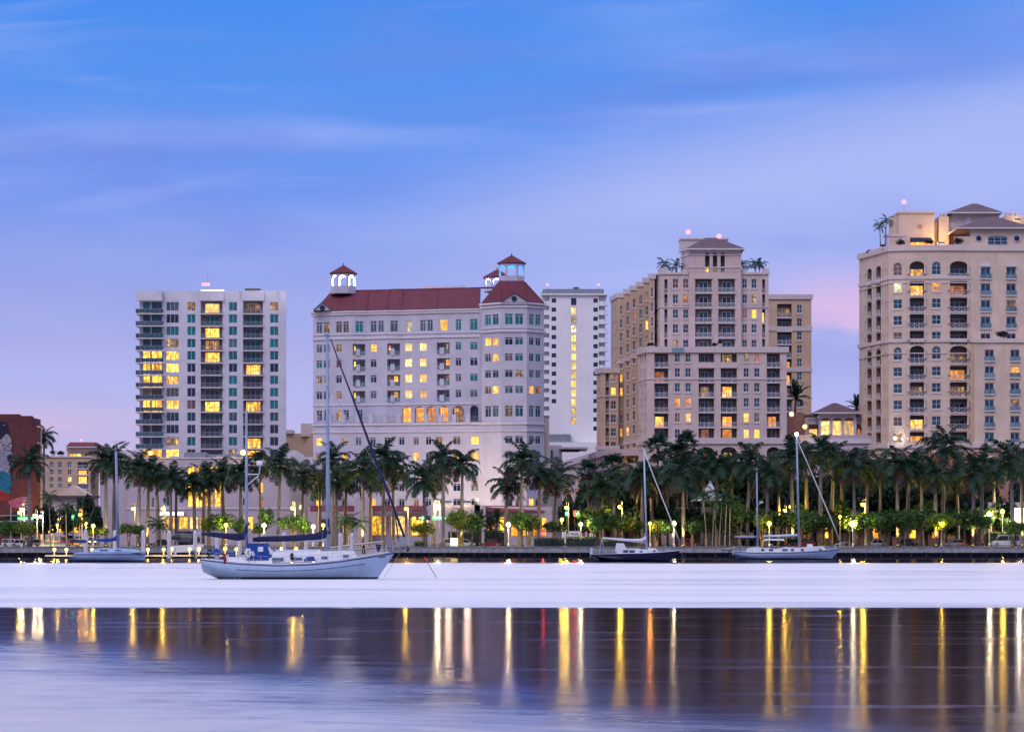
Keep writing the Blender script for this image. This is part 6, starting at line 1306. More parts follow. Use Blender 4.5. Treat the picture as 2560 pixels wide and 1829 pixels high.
# ================================================================== boats
def lerpk(keys, x):
    for (a, va), (b_, vb) in zip(keys, keys[1:]):
        if x <= b_: return va + (vb - va) * max(0, (x - a) / (b_ - a))
    return keys[-1][1]
class Boat:
    def __init__(s, name, label, px0, ywl, Y=None, group=None):
        s.Y = Y or F * CH / (ywl - HZ); s.s = F / s.Y; s.px0 = px0; s.t = thing(name, label, 'sailboat', (W(px0, 0, s.Y).x, s.Y, 0), group=group)
    def p(s, px, py, y=0.0): return Vector(((px - s.px0) / s.s, y, CH + (HZ - py) / s.s))
    def hull(s, sheer, bottom, B, mat_, stern=.7, N=30, Mv=9, boot=.22, wlz=.16):
        """sheer: [(px, py)] stern to bow; bottom: [(px, py)] along the profile below"""
        x0, x1 = sheer[0][0], sheer[-1][0]; b0, b1 = bottom[0][0], bottom[-1][0]
        def prof(t_):
            pd = x0 + (x1 - x0) * t_; pb = b0 + (b1 - b0) * t_; return s.p(pd, lerpk(sheer, pd)), s.p(pb, lerpk(bottom, pb))
        def beam(t_): return B / 2 * (1 - max(0, (t_ - .42) / .58) ** 2.1) * (stern + (1 - stern) * math.sin(min(1, t_ / .42) * math.pi / 2))
        def pt(t_, v, sd, off=0.0):
            a, b_ = prof(t_); q = b_.lerp(a, v); return Vector((q.x, sd * (beam(t_) * (1 - (1 - v) ** 2.6) + off), q.z))
        s.pt, s.prof, s.beam = pt, prof, beam
        m_ = MB()
        for i in range(N + 1):
            for sd in (-1, 1):
                for j in range(Mv + 1): m_.v.append(tuple(pt(i / N, j / Mv, sd)))
        K = Mv + 1; id_ = lambda i, sd, j: i * 2 * K + (0 if sd < 0 else K) + j
        for i in range(N):
            for j in range(Mv):
                m_.f.append((id_(i, -1, j), id_(i + 1, -1, j), id_(i + 1, -1, j + 1), id_(i, -1, j + 1))); m_.f.append((id_(i, 1, j + 1), id_(i + 1, 1, j + 1), id_(i + 1, 1, j), id_(i, 1, j)))
        h_ = put('hull', m_.mesh('hull', True), mat_, s.t)
        tr = MB(); tr.poly([pt(0, j / Mv, -1) for j in range(K)] + [pt(0, j / Mv, 1) for j in range(Mv, 0, -1)]); put('transom', tr, mat_, h_)
        dk = MB()
        for i in range(N): dk.quad(pt(i / N, .93, -1), pt((i + 1) / N, .93, -1), pt((i + 1) / N, .93, 1), pt(i / N, .93, 1))
        put('deck', dk, 'gel_deck', s.t)
        bs = MB()                                  # dark boot stripe just above the water
        for sd in (-1, 1):
            for i in range(N):
                for t0, t1 in ((i / N, (i + 1) / N),):
                    def at(t_, z_):
                        lo, hi = 0.0, 1.0
                        for _ in range(18):
                            mid = (lo + hi) / 2
                            if pt(t_, mid, sd).z < z_: lo = mid
                            else: hi = mid
                        return pt(t_, lo, sd, .012)
                    a, b_, c, d_ = at(t0, -.05), at(t1, -.05), at(t1, wlz), at(t0, wlz)
                    if prof(t0)[1].z < wlz - .02 and prof(t1)[1].z < wlz - .02: bs.quad(a, b_, c, d_)
        put('boot_stripe', bs, 'boot_dark', h_)
        return h_
    def strip(s, name, v0, t0, t1, r, material, parent=None, v1=None):
        m_ = MB(); v1 = v0 if v1 is None else v1
        for sd in (-1, 1): m_.tube([s.pt(t0 + (t1 - t0) * k / 24, v0 + (v1 - v0) * k / 24, sd, .006) for k in range(25)], r, 5)
        return put(name, m_, material, parent or s.t)
    def spar(s, name, a, b_, r0, r1=None, material='alu', n=10, parent=None): return put(name, MB().tube([a, b_], [r0, r1 or r0], n).mesh(name, True), material, parent or s.t)
    def wire(s, pts, r=.018, name='stay', material='wire', parent=None): return put(name, MB().tube(pts, r, 5), material, parent or s.t)
    def rails(s, h_=.65, n=14, t0=.02, t1=.93, r=.022):
        st = MB(); wr = MB()
        for sd in (-1, 1):
            pp = [s.pt(t0 + (t1 - t0) * k / n, 1, sd, -.08) for k in range(n + 1)]
            for q in pp: st.tube([q, q + Vector((0, 0, h_))], r, 5)
            for hh in (h_, h_ * .5): wr.tube([q + Vector((0, 0, hh)) for q in pp], r * .6, 4)
        put('stanchions', st, 'alu_white', s.t); put('lifelines', wr, 'wire', s.t)
    def cover(s, pts, rads, material, name='sail_cover', flat=.55):
        m_ = MB(); m_.tube(pts, rads, 10, flat=flat); return put(name, m_.mesh(name, True), material, s.t)
    def house(s, name, pts, yh, material='gel_deck', top=.82, parent=None):
        """deckhouse: side profile pts [(px,py)], half-width yh, narrower on top"""
        zmin = min(s.p(a, b_).z for a, b_ in pts); zmax = max(s.p(a, b_).z for a, b_ in pts); m_ = MB(); n = len(pts); V = []
        for sd in (-1, 1):
            for a, b_ in pts:
                q = s.p(a, b_); k = (q.z - zmin) / max(.01, zmax - zmin); V.append((q.x, sd * yh * (1 - (1 - top) * k), q.z))
        m_.v = V; m_.f = [tuple(range(n)), tuple(range(n, 2 * n))[::-1]] + [(k, (k + 1) % n, n + (k + 1) % n, n + k) for k in range(n)]
        return put(name, m_, material, parent or s.t)
    def port(s, px0, px1, py0, py1, y, material='glass_dark', name='port_window', parent=None):
        a, b_ = s.p(px0, py1), s.p(px1, py0); f = MB().box(a.x - .05, b_.x + .05, y - .03, y + .02, a.z - .05, b_.z + .05)
        o_ = put(name, f, 'alu_white', parent or s.t); put('pane', MB().box(a.x, b_.x, y - .045, y - .031, a.z, b_.z), material, o_)
# ---- the big ketch
k = Boat('ketch', 'large white two-masted ketch with navy sail covers moored nearest the camera', 745, 1446.5); P_ = k.p
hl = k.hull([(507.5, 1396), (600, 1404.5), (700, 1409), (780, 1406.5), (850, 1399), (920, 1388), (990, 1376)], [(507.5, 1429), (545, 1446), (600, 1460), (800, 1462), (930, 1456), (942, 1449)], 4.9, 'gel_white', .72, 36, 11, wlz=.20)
k.strip('rub_rail', .925, .0, 1, .05, 'gel_navy', hl); k.strip('cove_stripe', .66, .19, .87, .028, 'gel_navy', hl, .70); k.strip('toe_rail', 1.0, 0, 1, .05, 'gel_deck', hl)
# scribbled name near the bow
m_ = MB()
for j in range(7): a = k.pt(.925 + j * .0055, .86, -1, .02); m_.box(a.x, a.x + .06 + .03 * (j % 2), a.y - .01, a.y + .005, a.z - .05, a.z + .05 + .04 * (j % 3 == 0))
put('name_lettering', m_, 'gel_navy', hl)
ch = k.house('deckhouse', [(681, 1404), (683, 1379), (884, 1376), (893, 1391), (894, 1396), (780, 1404)], 1.35)
for a, b_, c, d_ in ((683, 711, 1393.5, 1402), (734, 757, 1393, 1399.5), (806, 820, 1390, 1396), (860, 873, 1386, 1391.5)): k.port(a, b_, c, d_, -1.32, 'glass_grey', parent=ch)
put('handrail', MB().tube([P_(690, 1377, -1.0), P_(700, 1375.5, -1.0), P_(795, 1375, -1.0)], .04, 5), 'alu_white', ch)
k.house('cabin_top', [(690, 1380), (692, 1374), (800, 1373), (802, 1379)], .95, 'gel_deck')
k.house('hatch', [(846, 1377.5), (847, 1374.5), (876, 1374), (877, 1377)], .4, 'grey_metal')
k.house('cockpit_coaming', [(560, 1403), (562, 1391), (612, 1392), (683, 1393), (683, 1408)], 1.5, 'gel_deck')
# blue dodger with clear panels
dg = k.house('dodger', [(619, 1399), (624, 1357), (669, 1357), (677, 1384), (674, 1399)], 1.45, 'canvas_blue', .9)
for a, b_, c, d_ in ((626, 636, 1378, 1388), (649, 660, 1367, 1377)): k.port(a, b_, c, d_, -1.46, 'gel_deck', 'clear_panel', dg)
k.house('windscreen', [(668, 1362), (684, 1381), (680, 1386), (664, 1382)], 1.25, 'canvas_white', .9)
k.house('dinghy_cover', [(531, 1376), (541, 1369.5), (551, 1376), (547, 1387), (540, 1389)], .7, 'canvas_blue', .6); k.house('cushion', [(573, 1398), (574, 1380), (586, 1379), (588, 1398)], .8, 'canvas_blue')
om = k.house('outboard', [(517, 1382), (519, 1372), (528, 1372), (530, 1381), (526, 1384), (527, 1396), (521, 1396), (520, 1384)], .28, 'rubber'); 
put('red_ensign', MB().tube([P_(567, 1384, -2.0), P_(565, 1392, -2.05), P_(568, 1400, -2.05), P_(565.5, 1408, -2.05)], [.12, .2, .16, .08], 7), 'red_cloth', k.t)
put('fender', MB().tube([P_(732.5, 1381, -1.5), P_(732.5, 1385, -1.55), P_(732.5, 1396, -1.6), P_(732.5, 1399, -1.6)], [.06, .17, .17, .06], 8), 'rubber', k.t); put('fender_line', MB().tube([P_(732, 1399, -1.6), P_(737, 1406, -1.9)], .03, 5), 'rubber', k.t)
put('deck_bundle', MB().tube([P_(764, 1401, -1.7), P_(770, 1396, -1.75), P_(787, 1395, -1.75), P_(788, 1400, -1.7)], [.12, .2, .22, .15], 8), 'canvas_blue', k.t)
put('life_ring', MB().tube([P_(624 + 4.8 * math.sin(j * .628), 1381 - 8.5 * math.cos(j * .628), -1.62) for j in range(11)], .16, 7), 'gel_deck', k.t); put('life_ring_light', MB().tube([P_(637, 1380, -1.62), P_(637, 1388, -1.62)], [.12, .2], 8), 'alu_white', k.t)
for a in (623, 637): k.spar('stanchion_post', P_(a, 1389, -1.62), P_(a, 1400, -1.62), .05, .05, 'alu_white', 6)
# spars and rigging
mm = k.spar('main_mast', P_(820.5, 1381), P_(818, 836), .19, .155); mz = k.spar('mizzen_mast', P_(616.5, 1399), P_(616, 1026), .17, .12)
for a, y, w in ((820, 1104, 1.25), (819, 965, 1.0)): put('spreader', MB().tube([P_(a, y, -w), P_(a, y + 2, 0), P_(a, y, w)], .06, 6), 'alu', mm)
put('spreader', MB().tube([P_(616, 1198, -.9), P_(616, 1200, 0), P_(616, 1198, .9)], .055, 6), 'alu', mz)
put('masthead', MB().box(-.28, .28, -.2, .2, -.05, .12), 'alu', mm, P_(818, 836)); put('wind_vane', MB().tube([P_(818, 836), P_(813, 838), P_(809, 839)], .025, 5), 'alu', mm)
put('radar_bracket', MB().tube([P_(617, 1185), P_(648, 1185), P_(650, 1162)], .07, 6), 'alu_white', mz); put('radar_strut', MB().tube([P_(618, 1212), P_(647, 1188)], .06, 6), 'alu_white', mz); put('radar_dome', MB().lathe([(.2, -.22), (.32, -.1), (.32, .1), (.2, .24), (.05, .28)], 12), 'gel_deck', mz, P_(649, 1158))
k.spar('main_boom', P_(626, 1350), P_(820, 1350), .09, .09, 'alu_white', 8); k.spar('mizzen_boom', P_(494, 1332), P_(617, 1350), .08, .08, 'alu_white', 8)
k.cover([P_(632, 1348), P_(660, 1346.5), P_(720, 1345.5), P_(780, 1342), P_(806, 1337), P_(818, 1328), P_(821, 1312), P_(821, 1296)], [.22, .29, .30, .36, .42, .42, .26, .21], 'canvas_navy')
k.cover([P_(503, 1333), P_(530, 1335), P_(565, 1339), P_(595, 1342), P_(609, 1339), P_(615, 1328), P_(617, 1308)], [.14, .24, .30, .38, .42, .34, .2], 'canvas_navy')
k.cover([P_(827, 847), P_(850, 912), P_(880, 990), P_(920, 1098), P_(960, 1205), P_(990, 1284), P_(1011, 1342)], [.05, .07, .09, .13, .15, .13, .12], 'canvas_navy', 'furled_jib', 1.0)
k.wire([P_(820, 838), P_(827, 847), P_(1017, 1366)]); k.wire([P_(822, 965), P_(985, 1240), P_(1003, 1360)], .02, 'inner_stay')
k.spar('staysail_furl', P_(984, 1262), P_(997, 1352), .07, .07, 'canvas_navy', 7)
for sd in (-1, 1):
    k.wire([P_(818, 838, 0), P_(819, 965, sd * 1.0), P_(820, 1104, sd * 1.25), P_(822, 1402, sd * 2.3)], .014, 'shroud'); k.wire([P_(820, 1104, 0), P_(835, 1400, sd * 2.25)], .012, 'shroud'); k.wire([P_(820, 1104, 0), P_(806, 1404, sd * 2.3)], .012, 'shroud')
    k.wire([P_(616, 1028, 0), P_(616, 1198, sd * .9), P_(614, 1402, sd * 2.0)], .012, 'shroud')
k.wire([P_(616, 1028), P_(508, 1392)], .012, 'backstay'); k.wire([P_(616, 1030), P_(818, 840)], .008, 'triatic_stay')
# bowsprit, pulpit, windlass, rails
bs = put('bowsprit', MB().box(0, 1, -.35, .35, -.06, .06), 'teak', k.t, P_(972, 1378)); bs.scale = ((1026 - 972) / k.s, 1, 1); bs.rotation_euler = (0, -math.atan2(11, 54), 0)
k.spar('bowsprit_rail', P_(975, 1379, -.3), P_(1026, 1368, -.12), .05, .05, 'alu_white', 6); put('anchor', MB().tube([P_(1019, 1364), P_(1020, 1374), P_(1017, 1379)], [.12, .14, .05], 6), 'rubber', k.t)
pu = MB()
for sd in (-1, 1):
    pu.tube([P_(981, 1352, sd * 1.0), P_(1005, 1346, sd * .7), P_(1031, 1339, sd * .3)], .05, 6); pu.tube([P_(982, 1364, sd * 1.0), P_(1006, 1357, sd * .7), P_(1030, 1350, sd * .3)], .035, 6)
    for a, yt, yb, w in ((982, 1352, 1377, 1.0), (1000, 1347, 1373, .75), (1016, 1343, 1370, .5), (1030, 1339, 1368, .3)): pu.tube([P_(a, yt, sd * w), P_(a, yb, sd * w * .8)], .04, 6)
pu.tube([P_(1031, 1339, -.3), P_(1034, 1338.5, 0), P_(1031, 1339, .3)], .05, 6); put('pulpit', pu, 'alu', k.t)
put('windlass', MB().lathe([(.16, 0), (.2, .2), (.1, .45), (.12, .7), (.06, .9)], 8), 'rubber', k.t, P_(909, 1384)); put('samson_post', MB().tube([P_(946, 1378), P_(946, 1360)], [.12, .28], 8), 'canvas_navy', k.t)
k.rails(.72, 16, .02, .95)
sp_ = MB()
for sd in (-1, 1): sp_.tube([P_(509, 1398, sd * 1.5), P_(509, 1378, sd * 1.5), P_(530, 1378, sd * 1.8), P_(530, 1400, sd * 1.8)], .04, 6)
sp_.tube([P_(509, 1378, -1.5), P_(509, 1378, 1.5)], .04, 6); put('stern_rail', sp_, 'alu', k.t)
for a, y in ((656, 1366), (690, 1369), (748, 1372)): k.wire([P_(a, 1350, 0), P_(a + 3, 1392, .3)], .02, 'sheet')
k.wire([P_(1003, 1376, 0), P_(962, 1440, -1)], .02, 'mooring_line')
# ---- navy sloop
k = Boat('sloop', 'navy blue sloop with white cabin and silver mast moored before the hedge', 1590, 1402); P_ = k.p
hl = k.hull([(1474, 1384), (1540, 1383), (1600, 1382), (1650, 1379.5), (1703, 1375)], [(1478, 1389), (1500, 1402), (1540, 1412), (1640, 1412), (1668, 1406)], 3.6, 'gel_navy', .55); k.strip('toe_rail', 1.0, 0, 1, .045, 'gel_deck', hl)
ch = k.house('deckhouse', [(1541, 1384), (1543, 1371), (1600, 1370), (1602, 1373), (1640, 1373), (1650, 1380)], 1.1)
for a, b_, c, d_ in ((1557, 1570, 1374.5, 1380.5), (1573, 1586, 1374.5, 1380.5), (1599, 1605, 1376, 1379.5), (1632, 1638, 1374.5, 1377.5)): k.port(a, b_, c, d_, -1.05, parent=ch)
k.house('dodger', [(1538, 1378), (1541, 1357), (1559, 1357), (1566, 1371), (1560, 1378)], 1.1, 'canvas_white', .85); k.house('sea_hood', [(1620, 1373), (1621, 1369), (1640, 1370), (1642, 1373)], .5)
mm = k.spar('mast', P_(1617, 1373), P_(1609.5, 1120), .16, .12, 'alu_white'); put('spreader', MB().tube([P_(1613, 1240, -.9), P_(1613, 1241, 0), P_(1613, 1240, .9)], .05, 6), 'alu_white', mm); put('masthead_bird', MB().tube([P_(1609.5, 1119), P_(1611, 1114), P_(1613, 1111)], [.12, .16, .06], 6), 'rubber', mm)
k.spar('boom', P_(1504, 1345), P_(1615, 1356), .1, .1, 'alu_white'); k.cover([P_(1506, 1344), P_(1540, 1347), P_(1580, 1350), P_(1605, 1350), P_(1614, 1344), P_(1616, 1336)], [.14, .2, .24, .3, .28, .14], 'canvas_white')
k.cover([P_(1612, 1130), P_(1630, 1180), P_(1660, 1256), P_(1685, 1318), P_(1701, 1358)], [.06, .09, .1, .1, .09], 'canvas_white', 'furled_jib', 1.0); k.wire([P_(1610, 1122), P_(1703, 1374)], .02, 'forestay'); k.wire([P_(1610, 1122), P_(1476, 1384)], .012, 'backstay')
for sd in (-1, 1): k.wire([P_(1610, 1124), P_(1613, 1240, sd * .9), P_(1618, 1380, sd * 1.7)], .014, 'shroud')
k.rails(.62, 12, .03, .93); k.wire([P_(1700, 1374), P_(1712, 1400)], .03, 'mooring_line'); k.house('stern_ladder', [(1475, 1393), (1476, 1368), (1481, 1368), (1482, 1384)], .5, 'alu_white'); k.wire([P_(1505, 1346), P_(1499, 1376), P_(1510, 1376), P_(1505, 1346)], .05, 'boom_gallows', 'alu_white')
# ---- white ketch at the right
k = Boat('ketch', 'smaller white two-masted ketch with bare masts moored at the right', 1970, 1397); P_ = k.p
hl = k.hull([(1833, 1377), (1880, 1379.5), (1972, 1379), (2040, 1375.5), (2104, 1369.5)], [(1831, 1388), (1850, 1397), (1900, 1406), (2040, 1406), (2074, 1400)], 3.8, 'gel_white', .5); k.strip('rub_rail', .9, 0, 1, .045, 'gel_navy', hl); k.strip('toe_rail', 1.0, 0, 1, .04, 'gel_deck', hl)
ch = k.house('deckhouse', [(1864, 1380), (1870, 1369), (1893, 1367), (1940, 1371), (1965, 1367), (2000, 1368), (2056, 1364), (2066, 1374), (1980, 1380)], 1.15)
for a, b_, m2 in ((1902, 1909, 'glass_dark'), (1921, 1931, 'red_cloth'), (1955, 1968, 'glass_grey'), (1976, 1983, 'glass_brown'), (2001, 2008, 'glass_dark'), (2046, 2052, 'glass_dark')): k.port(a, b_, 1371.5, 1376.5, -1.12, m2, parent=ch)
k.house('hatch_box', [(2018, 1368), (2018, 1359), (2031, 1359), (2031, 1367)], .4)
mm = k.spar('main_mast', P_(1998, 1369), P_(1991.7, 1090), .20, .16, 'alu'); mz = k.spar('mizzen_mast', P_(1894, 1378), P_(1892, 1182), .17, .13, 'alu'); k.spar('mast_extension', P_(1892.4, 1182), P_(1892.4, 1170), .04, .04, 'alu_white', 6)
put('wind_vane', MB().tube([P_(1885, 1174), P_(1888, 1171), P_(1896, 1171)], .05, 5), 'alu_white', mz); put('radar_dome', MB().lathe([(.25, -.16), (.38, -.05), (.38, .08), (.2, .16)], 12), 'gel_deck', mz, P_(1903, 1255)); put('radar_bracket', MB().tube([P_(1893, 1262), P_(1903, 1258)], .05, 6), 'alu_white', mz)
for y in (1172, 1251): put('spreader', MB().tube([P_(1994, y, -1.0), P_(1994, y + 1, 0), P_(1994, y, 1.0)], .06, 6), 'alu_white', mm)
put('anchor_light', sphere_mb(.34, 8, 5), 'lamp_mast', mm, P_(1991.5, 1085))
k.spar('main_boom', P_(1908, 1340), P_(1997, 1338.5), .14, .14, 'alu_white'); k.spar('mizzen_boom', P_(1836, 1341), P_(1893, 1341), .12, .12, 'alu_white'); k.cover([P_(1909, 1338.5), P_(1950, 1338), P_(1995, 1336)], [.12, .16, .18], 'canvas_white')
k.house('bimini', [(1910, 1352), (1913, 1346), (1958, 1346), (1962, 1352), (1950, 1350), (1920, 1350)], 1.0, 'canvas_white'); k.house('windscreen', [(1922, 1371), (1925, 1358), (1932, 1358), (1936, 1371)], .9, 'glass_grey')
k.cover([P_(1995, 1104), P_(2020, 1160), P_(2050, 1232), P_(2080, 1302), P_(2101, 1354)], [.05, .08, .1, .11, .1], 'canvas_white', 'furled_jib', 1.0); k.wire([P_(1992, 1092), P_(2106, 1366)], .02, 'forestay'); k.wire([P_(1892, 1182), P_(1836, 1376)], .012, 'backstay')
for sd in (-1, 1): k.wire([P_(1992, 1092), P_(1994, 1172, sd * 1.0), P_(1996, 1251, sd * 1.0), P_(1999, 1376, sd * 1.8)], .014, 'shroud'); k.wire([P_(1892, 1184), P_(1896, 1378, sd * 1.7)], .014, 'shroud')
k.rails(.62, 14, .04, .94); pu = MB()
for sd in (-1, 1): pu.tube([P_(2088, 1360, sd * .8), P_(2108, 1355, sd * .4), P_(2120, 1355, 0)], .05, 6); pu.tube([P_(2088, 1371, sd * .8), P_(2088, 1360, sd * .8)], .04, 6); pu.tube([P_(2108, 1368, sd * .3), P_(2108, 1355, sd * .4)], .04, 6)
put('pulpit', pu, 'alu_white', k.t); put('bowsprit', MB().tube([P_(2096, 1371), P_(2121, 1367)], .09, 6), 'teak', k.t)
sp_ = MB(); sp_.tube([P_(1836, 1379, -.9), P_(1834, 1365, -.9), P_(1834, 1365, .9), P_(1836, 1379, .9)], .05, 6); sp_.tube([P_(1850, 1350), P_(1858, 1378)], .04, 6); put('stern_rail', sp_, 'alu_white', k.t)
# ---- pale sloop at the left
k = Boat('sloop', 'pale blue-white sloop with blue boom cover beside the dock at left', 270, 1401.5); P_ = k.p
hl = k.hull([(190, 1380), (240, 1378.5), (300, 1378), (340, 1378), (365, 1379.5)], [(171, 1400), (190, 1408), (260, 1412), (340, 1410), (359, 1405)], 3.6, 'gel_white', .75, wlz=.14); k.strip('rub_rail', .80, .02, 1, .06, 'canvas_blue', hl)
ch = k.house('deckhouse', [(228, 1380), (236, 1372), (262, 1369), (330, 1371), (350, 1376), (352, 1380)], 1.1, 'gel_white'); k.port(252, 272, 1373, 1376, -1.06, 'glass_dark', parent=ch); k.port(290, 305, 1373.5, 1376, -1.04, 'glass_dark', parent=ch)
mm = k.spar('mast', P_(295, 1372), P_(290, 1128), .26, .2, 'alu'); k.spar('mast_tip', P_(289.8, 1128), P_(288.5, 1104), .05, .03, 'alu', 6); put('spreader', MB().tube([P_(292, 1184, -.9), P_(292, 1185, 0), P_(292, 1184, .9)], .06, 6), 'alu_white', mm); put('spreader', MB().tube([P_(280, 1103), P_(296, 1103)], .04, 5), 'alu', mm)
k.spar('boom', P_(224, 1350), P_(295, 1350), .09, .09, 'alu'); k.cover([P_(226, 1349), P_(250, 1349.5), P_(276, 1349), P_(288, 1346), P_(294, 1340), P_(296, 1331)], [.1, .22, .30, .36, .32, .14], 'canvas_blue'); k.cover([P_(184, 1351), P_(198, 1352), P_(216, 1352.5)], [.08, .26, .24], 'canvas_blue', 'bimini_roll')
for sd in (-1, 1): k.wire([P_(290, 1130), P_(292, 1184, sd * .9), P_(297, 1378, sd * 1.6)], .014, 'shroud')
k.wire([P_(290, 1130), P_(364, 1379)], .014, 'forestay'); k.wire([P_(290, 1130), P_(191, 1379)], .012, 'backstay'); k.rails(.55, 10, .05, .95)
# ---- inflatable dinghy on davits
t_ = thing('dinghy', 'small grey inflatable dinghy hanging behind the smaller white ketch', 'dinghy', W(1822, 1372, 540)); m_ = MB()
for sd in (-.55, .55): m_.tube([(-1.25, sd, 0), (.6, sd, 0), (1.1, sd * .6, .15), (1.3, 0, .25)], [.22, .22, .2, .16], 9)
put('tubes', m_.mesh('tubes', True), 'grey_metal', t_); put('floor', MB().box(-1.2, .9, -.45, .45, -.15, -.08), 'rubber', t_); put('outboard', MB().tube([(.1, 0, .3), (.1, 0, .1), (.12, 0, -.8)], [.18, .16, .05], 7), 'rubber', t_)
# ---- hard-top runabout on its lift at the dock
t_ = thing('runabout', 'small dark-topped motorboat behind the left dock pilings', 'motorboat', (W(470, 0, 570).x, 570, 0)); q_ = lambda a, y, w=0: W(a, y, 570) - t_.location + Vector((0, w, 0))
put('hard_top', MB().tube([q_(428, 1343), q_(452, 1342), q_(480, 1345), q_(500, 1350)], [.3, .9, .9, .5], 8, flat=1.0), 'car_dark', t_); t_.children[-1].scale = (1, 1, 1)
hm = MB(); hm.extr([(q_(432, 0).x, 1.0), (q_(426, 0).x, 2.3), (q_(512, 0).x, 2.6), (q_(500, 0).x, 1.2)], -1, 1); put('hull', hm, 'gel_deck', t_); 
for a in (440, 492): put('top_leg', MB().tube([q_(a, 1346, -.6), q_(a + 4, 1360, -.6)], .05, 6), 'alu', t_)

# ================================================================== cars
def car_meshes(L, Wd, H, hood, boot, kind):
    hb = H * .52; g = .22; b_ = MB(); pr = [(-L / 2, g + .12), (-L / 2 + .06, hb * .92), (-L / 2 + boot, hb), (L / 2 - hood, hb * 1.0), (L / 2 - .15, hb * .80), (L / 2, hb * .55), (L / 2 - .04, g + .05), (L / 2 - .4, g), (-L / 2 + .3, g)]
    n = len(pr); 
    for sd, k_ in ((-1, .93), (-1, 1), (1, 1), (1, .93)): pass
    b_.extr(pr, -Wd / 2, Wd / 2)
    r0, r1 = -L / 2 + boot * (.55 if kind != 'sedan' else 1.35), L / 2 - hood - (.55 if kind != 'van' else .7); c0, c1 = -L / 2 + boot * (.25 if kind != 'sedan' else .7), L / 2 - hood + .12
    w0, w1 = Wd / 2 - .02, Wd / 2 - .17
    def frus(x0, x1, X0, X1, z0, z1, a, b2, m_):
        i = len(m_.v); m_.v += [(x0, -a, z0), (x1, -a, z0), (x1, a, z0), (x0, a, z0), (X0, -b2, z1), (X1, -b2, z1), (X1, b2, z1), (X0, b2, z1)]; m_.f += [tuple(i + k for k in q) for q in ((0, 3, 2, 1), (4, 5, 6, 7), (0, 1, 5, 4), (1, 2, 6, 5), (2, 3, 7, 6), (3, 0, 4, 7))]
    gl = MB(); frus(c0, c1, r0, r1, hb, H - .08, w0, w1, gl)
    rf = MB(); frus(r0 - .02, r1 + .02, r0 + .1, r1 - .1, H - .08, H, w1 + .01, w1 - .1, rf)
    for x_, X_ in ((c0, r0), ((c0 + c1) / 2 - .05, (r0 + r1) / 2), (c1 - .1, r1 - .06)):
        for sd in (-1, 1): rf.tube([(x_ + .03, sd * (w0 + .006), hb), (X_ + .03, sd * (w1 + .006), H - .06)], .045, 4)
    wh = MB(); wh.lathe([(.30, -.1), (.33, -.06), (.33, .06), (.30, .1)], 12); rm = MB(); rm.lathe([(.2, -.112), (.17, .112)], 10)
    hlm = MB().box(L / 2 - .14, L / 2 - .02, -.18, .18, hb * .62, hb * .78); tlm = MB().box(-L / 2 - .015, -L / 2 + .05, -.16, .16, hb * .66, hb * .84)
    ms = [m_.mesh('car') for m_ in (b_, gl, rf, wh, rm, hlm, tlm)]
    return ms, L, Wd
CM = {'sedan': car_meshes(4.6, 1.82, 1.45, 1.25, .95, 'sedan'), 'suv': car_meshes(4.7, 1.9, 1.75, 1.15, .3, 'suv'), 'van': car_meshes(5.2, 2.0, 2.05, .75, .15, 'van'), 'hatch': car_meshes(4.1, 1.75, 1.5, 1.05, .3, 'hatch')}
def car(label, px, Y, kind, paint, rz, z=GZ, lit=False, scl=1.0):
    (b_, gl, rf, wh, rm, hlm, tlm), L, Wd = CM[kind]; p = gp(px, Y, z); t2 = thing('parked_car', label, 'van' if kind == 'van' else 'car', (p.x, p.y, z), rz, group='cars on the waterfront roads'); t2.scale = (scl,) * 3
    put('body', b_, paint, t2); put('windows', gl, 'glass_car', t2); put('roof', rf, paint, t2)
    for sx in (-1, 1):
        for sy in (-1, 1):
            w_ = put('wheel', wh, 'rubber', t2, (sx * L * .31, sy * (Wd / 2 - .08), .33)); w_.rotation_euler = (math.pi / 2, 0, 0); put('rim', rm, 'car_silver', w_)
    for sy in (-1, 1): put('headlight', hlm, 'head_light' if lit else 'gel_deck', t2, (0, sy * Wd * .34, 0)); put('tail_light', tlm, 'tail_red', t2, (0, sy * Wd * .36, 0))
PI = math.pi; up = PI / 2 + .152
def scar(label, a, c, kind, paint, flip=False, lit=False): 
    q = stp(a, c); car(label, CX + q.x / q.y * F, q.y, kind, paint, up + (PI if flip else 0), q.z, lit)
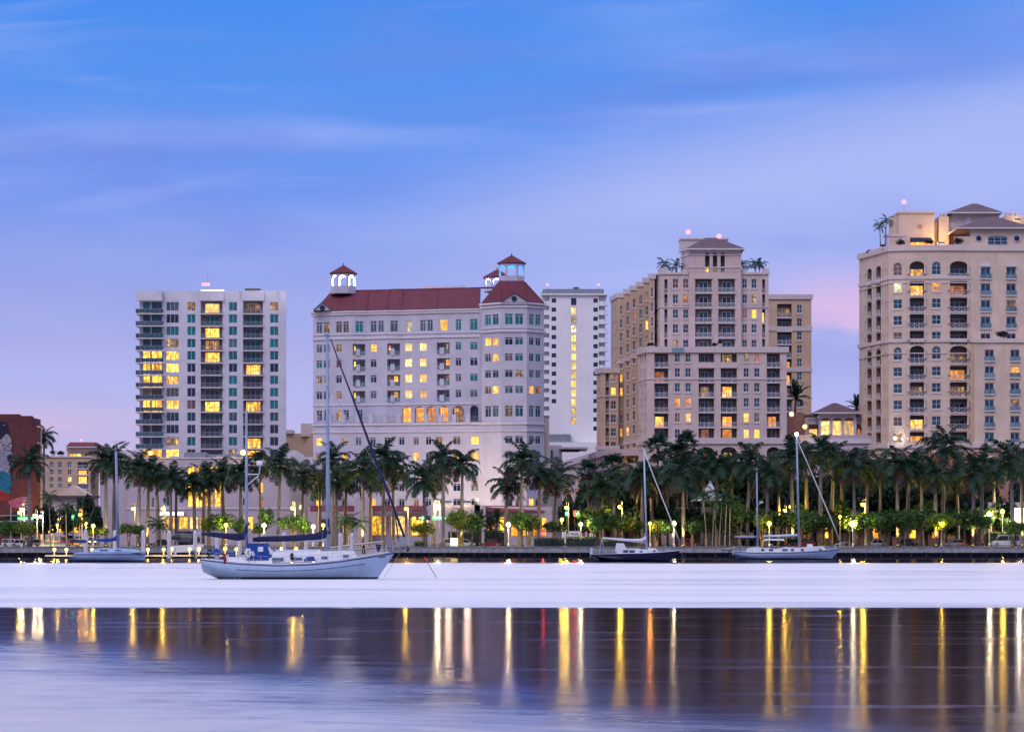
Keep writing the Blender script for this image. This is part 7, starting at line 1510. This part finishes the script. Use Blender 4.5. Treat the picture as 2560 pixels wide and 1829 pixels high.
scar('silver pickup-like wagon parked first on the left of the side street', 26, -5.6, 'suv', 'car_beige'); scar('dark blue car parked second on the left of the side street', 48, -5.4, 'suv', 'car_blue'); scar('beige car parked third on the left of the side street', 66, -5.2, 'sedan', 'car_beige'); scar('silver car parked fourth on the left of the side street', 88, -5.0, 'sedan', 'car_silver')
scar('dark red car driving up the right lane of the side street', 58, 2.6, 'sedan', 'car_red'); scar('white sport utility car behind the dark red car in the side street', 72, 3.8, 'suv', 'car_white'); scar('white car parked farthest right in the side street', 86, 6.0, 'sedan', 'car_white'); scar('car with glowing headlights at the mouth of the side street', 40, 8.6, 'hatch', 'car_silver', True, True)
car('white hatchback parked under the trees at the left edge', 30, 616, 'hatch', 'car_white', 0); car('white sedan half hidden by bushes at the left street corner', 54, 612.6, 'sedan', 'car_white', 0); car('silver car with red tail light at the left street corner', 78, 613.4, 'hatch', 'car_silver', PI); car('dark small car behind the left dock', 181, 613, 'hatch', 'car_dark', PI / 2 + .3)
car('pink-lit sedan parked behind the left dock pilings', 470, 614, 'sedan', 'car_beige', 0); car('dark sedan behind the dock left of the pilings', 402, 614, 'sedan', 'car_dark', PI); car('silver sedan before the hotel entrance beside the glowing lantern', 1120, 613, 'sedan', 'car_silver', 0); car('red sedan before the hotel right wing', 1226, 614, 'sedan', 'car_red', PI); car('pale car right of the glowing lantern before the hotel', 1164, 616, 'hatch', 'car_white', 0)
car('red hatchback half hidden behind the navy sloop bow', 1722, 614, 'hatch', 'car_red', 0); car('dark sedan behind the masts of the smaller white ketch', 1990, 616, 'sedan', 'car_dark', 0); car('red car behind the deck of the smaller white ketch', 2012, 613, 'hatch', 'car_red', PI); car('white sedan parked right of the smaller white ketch', 2190, 613, 'sedan', 'car_white', PI)
car('dark sedan under the trees before the cream tower', 2268, 616, 'sedan', 'car_dark', 0); car('red sedan parked before the cream tower', 2432, 614, 'sedan', 'car_red', 0); car('grey sedan behind the red sedan before the cream tower', 2390, 618, 'sedan', 'car_silver', PI); car('white van with dark windows parked at the right edge', 2513, 612.6, 'van', 'car_white', PI, scl=1.12)
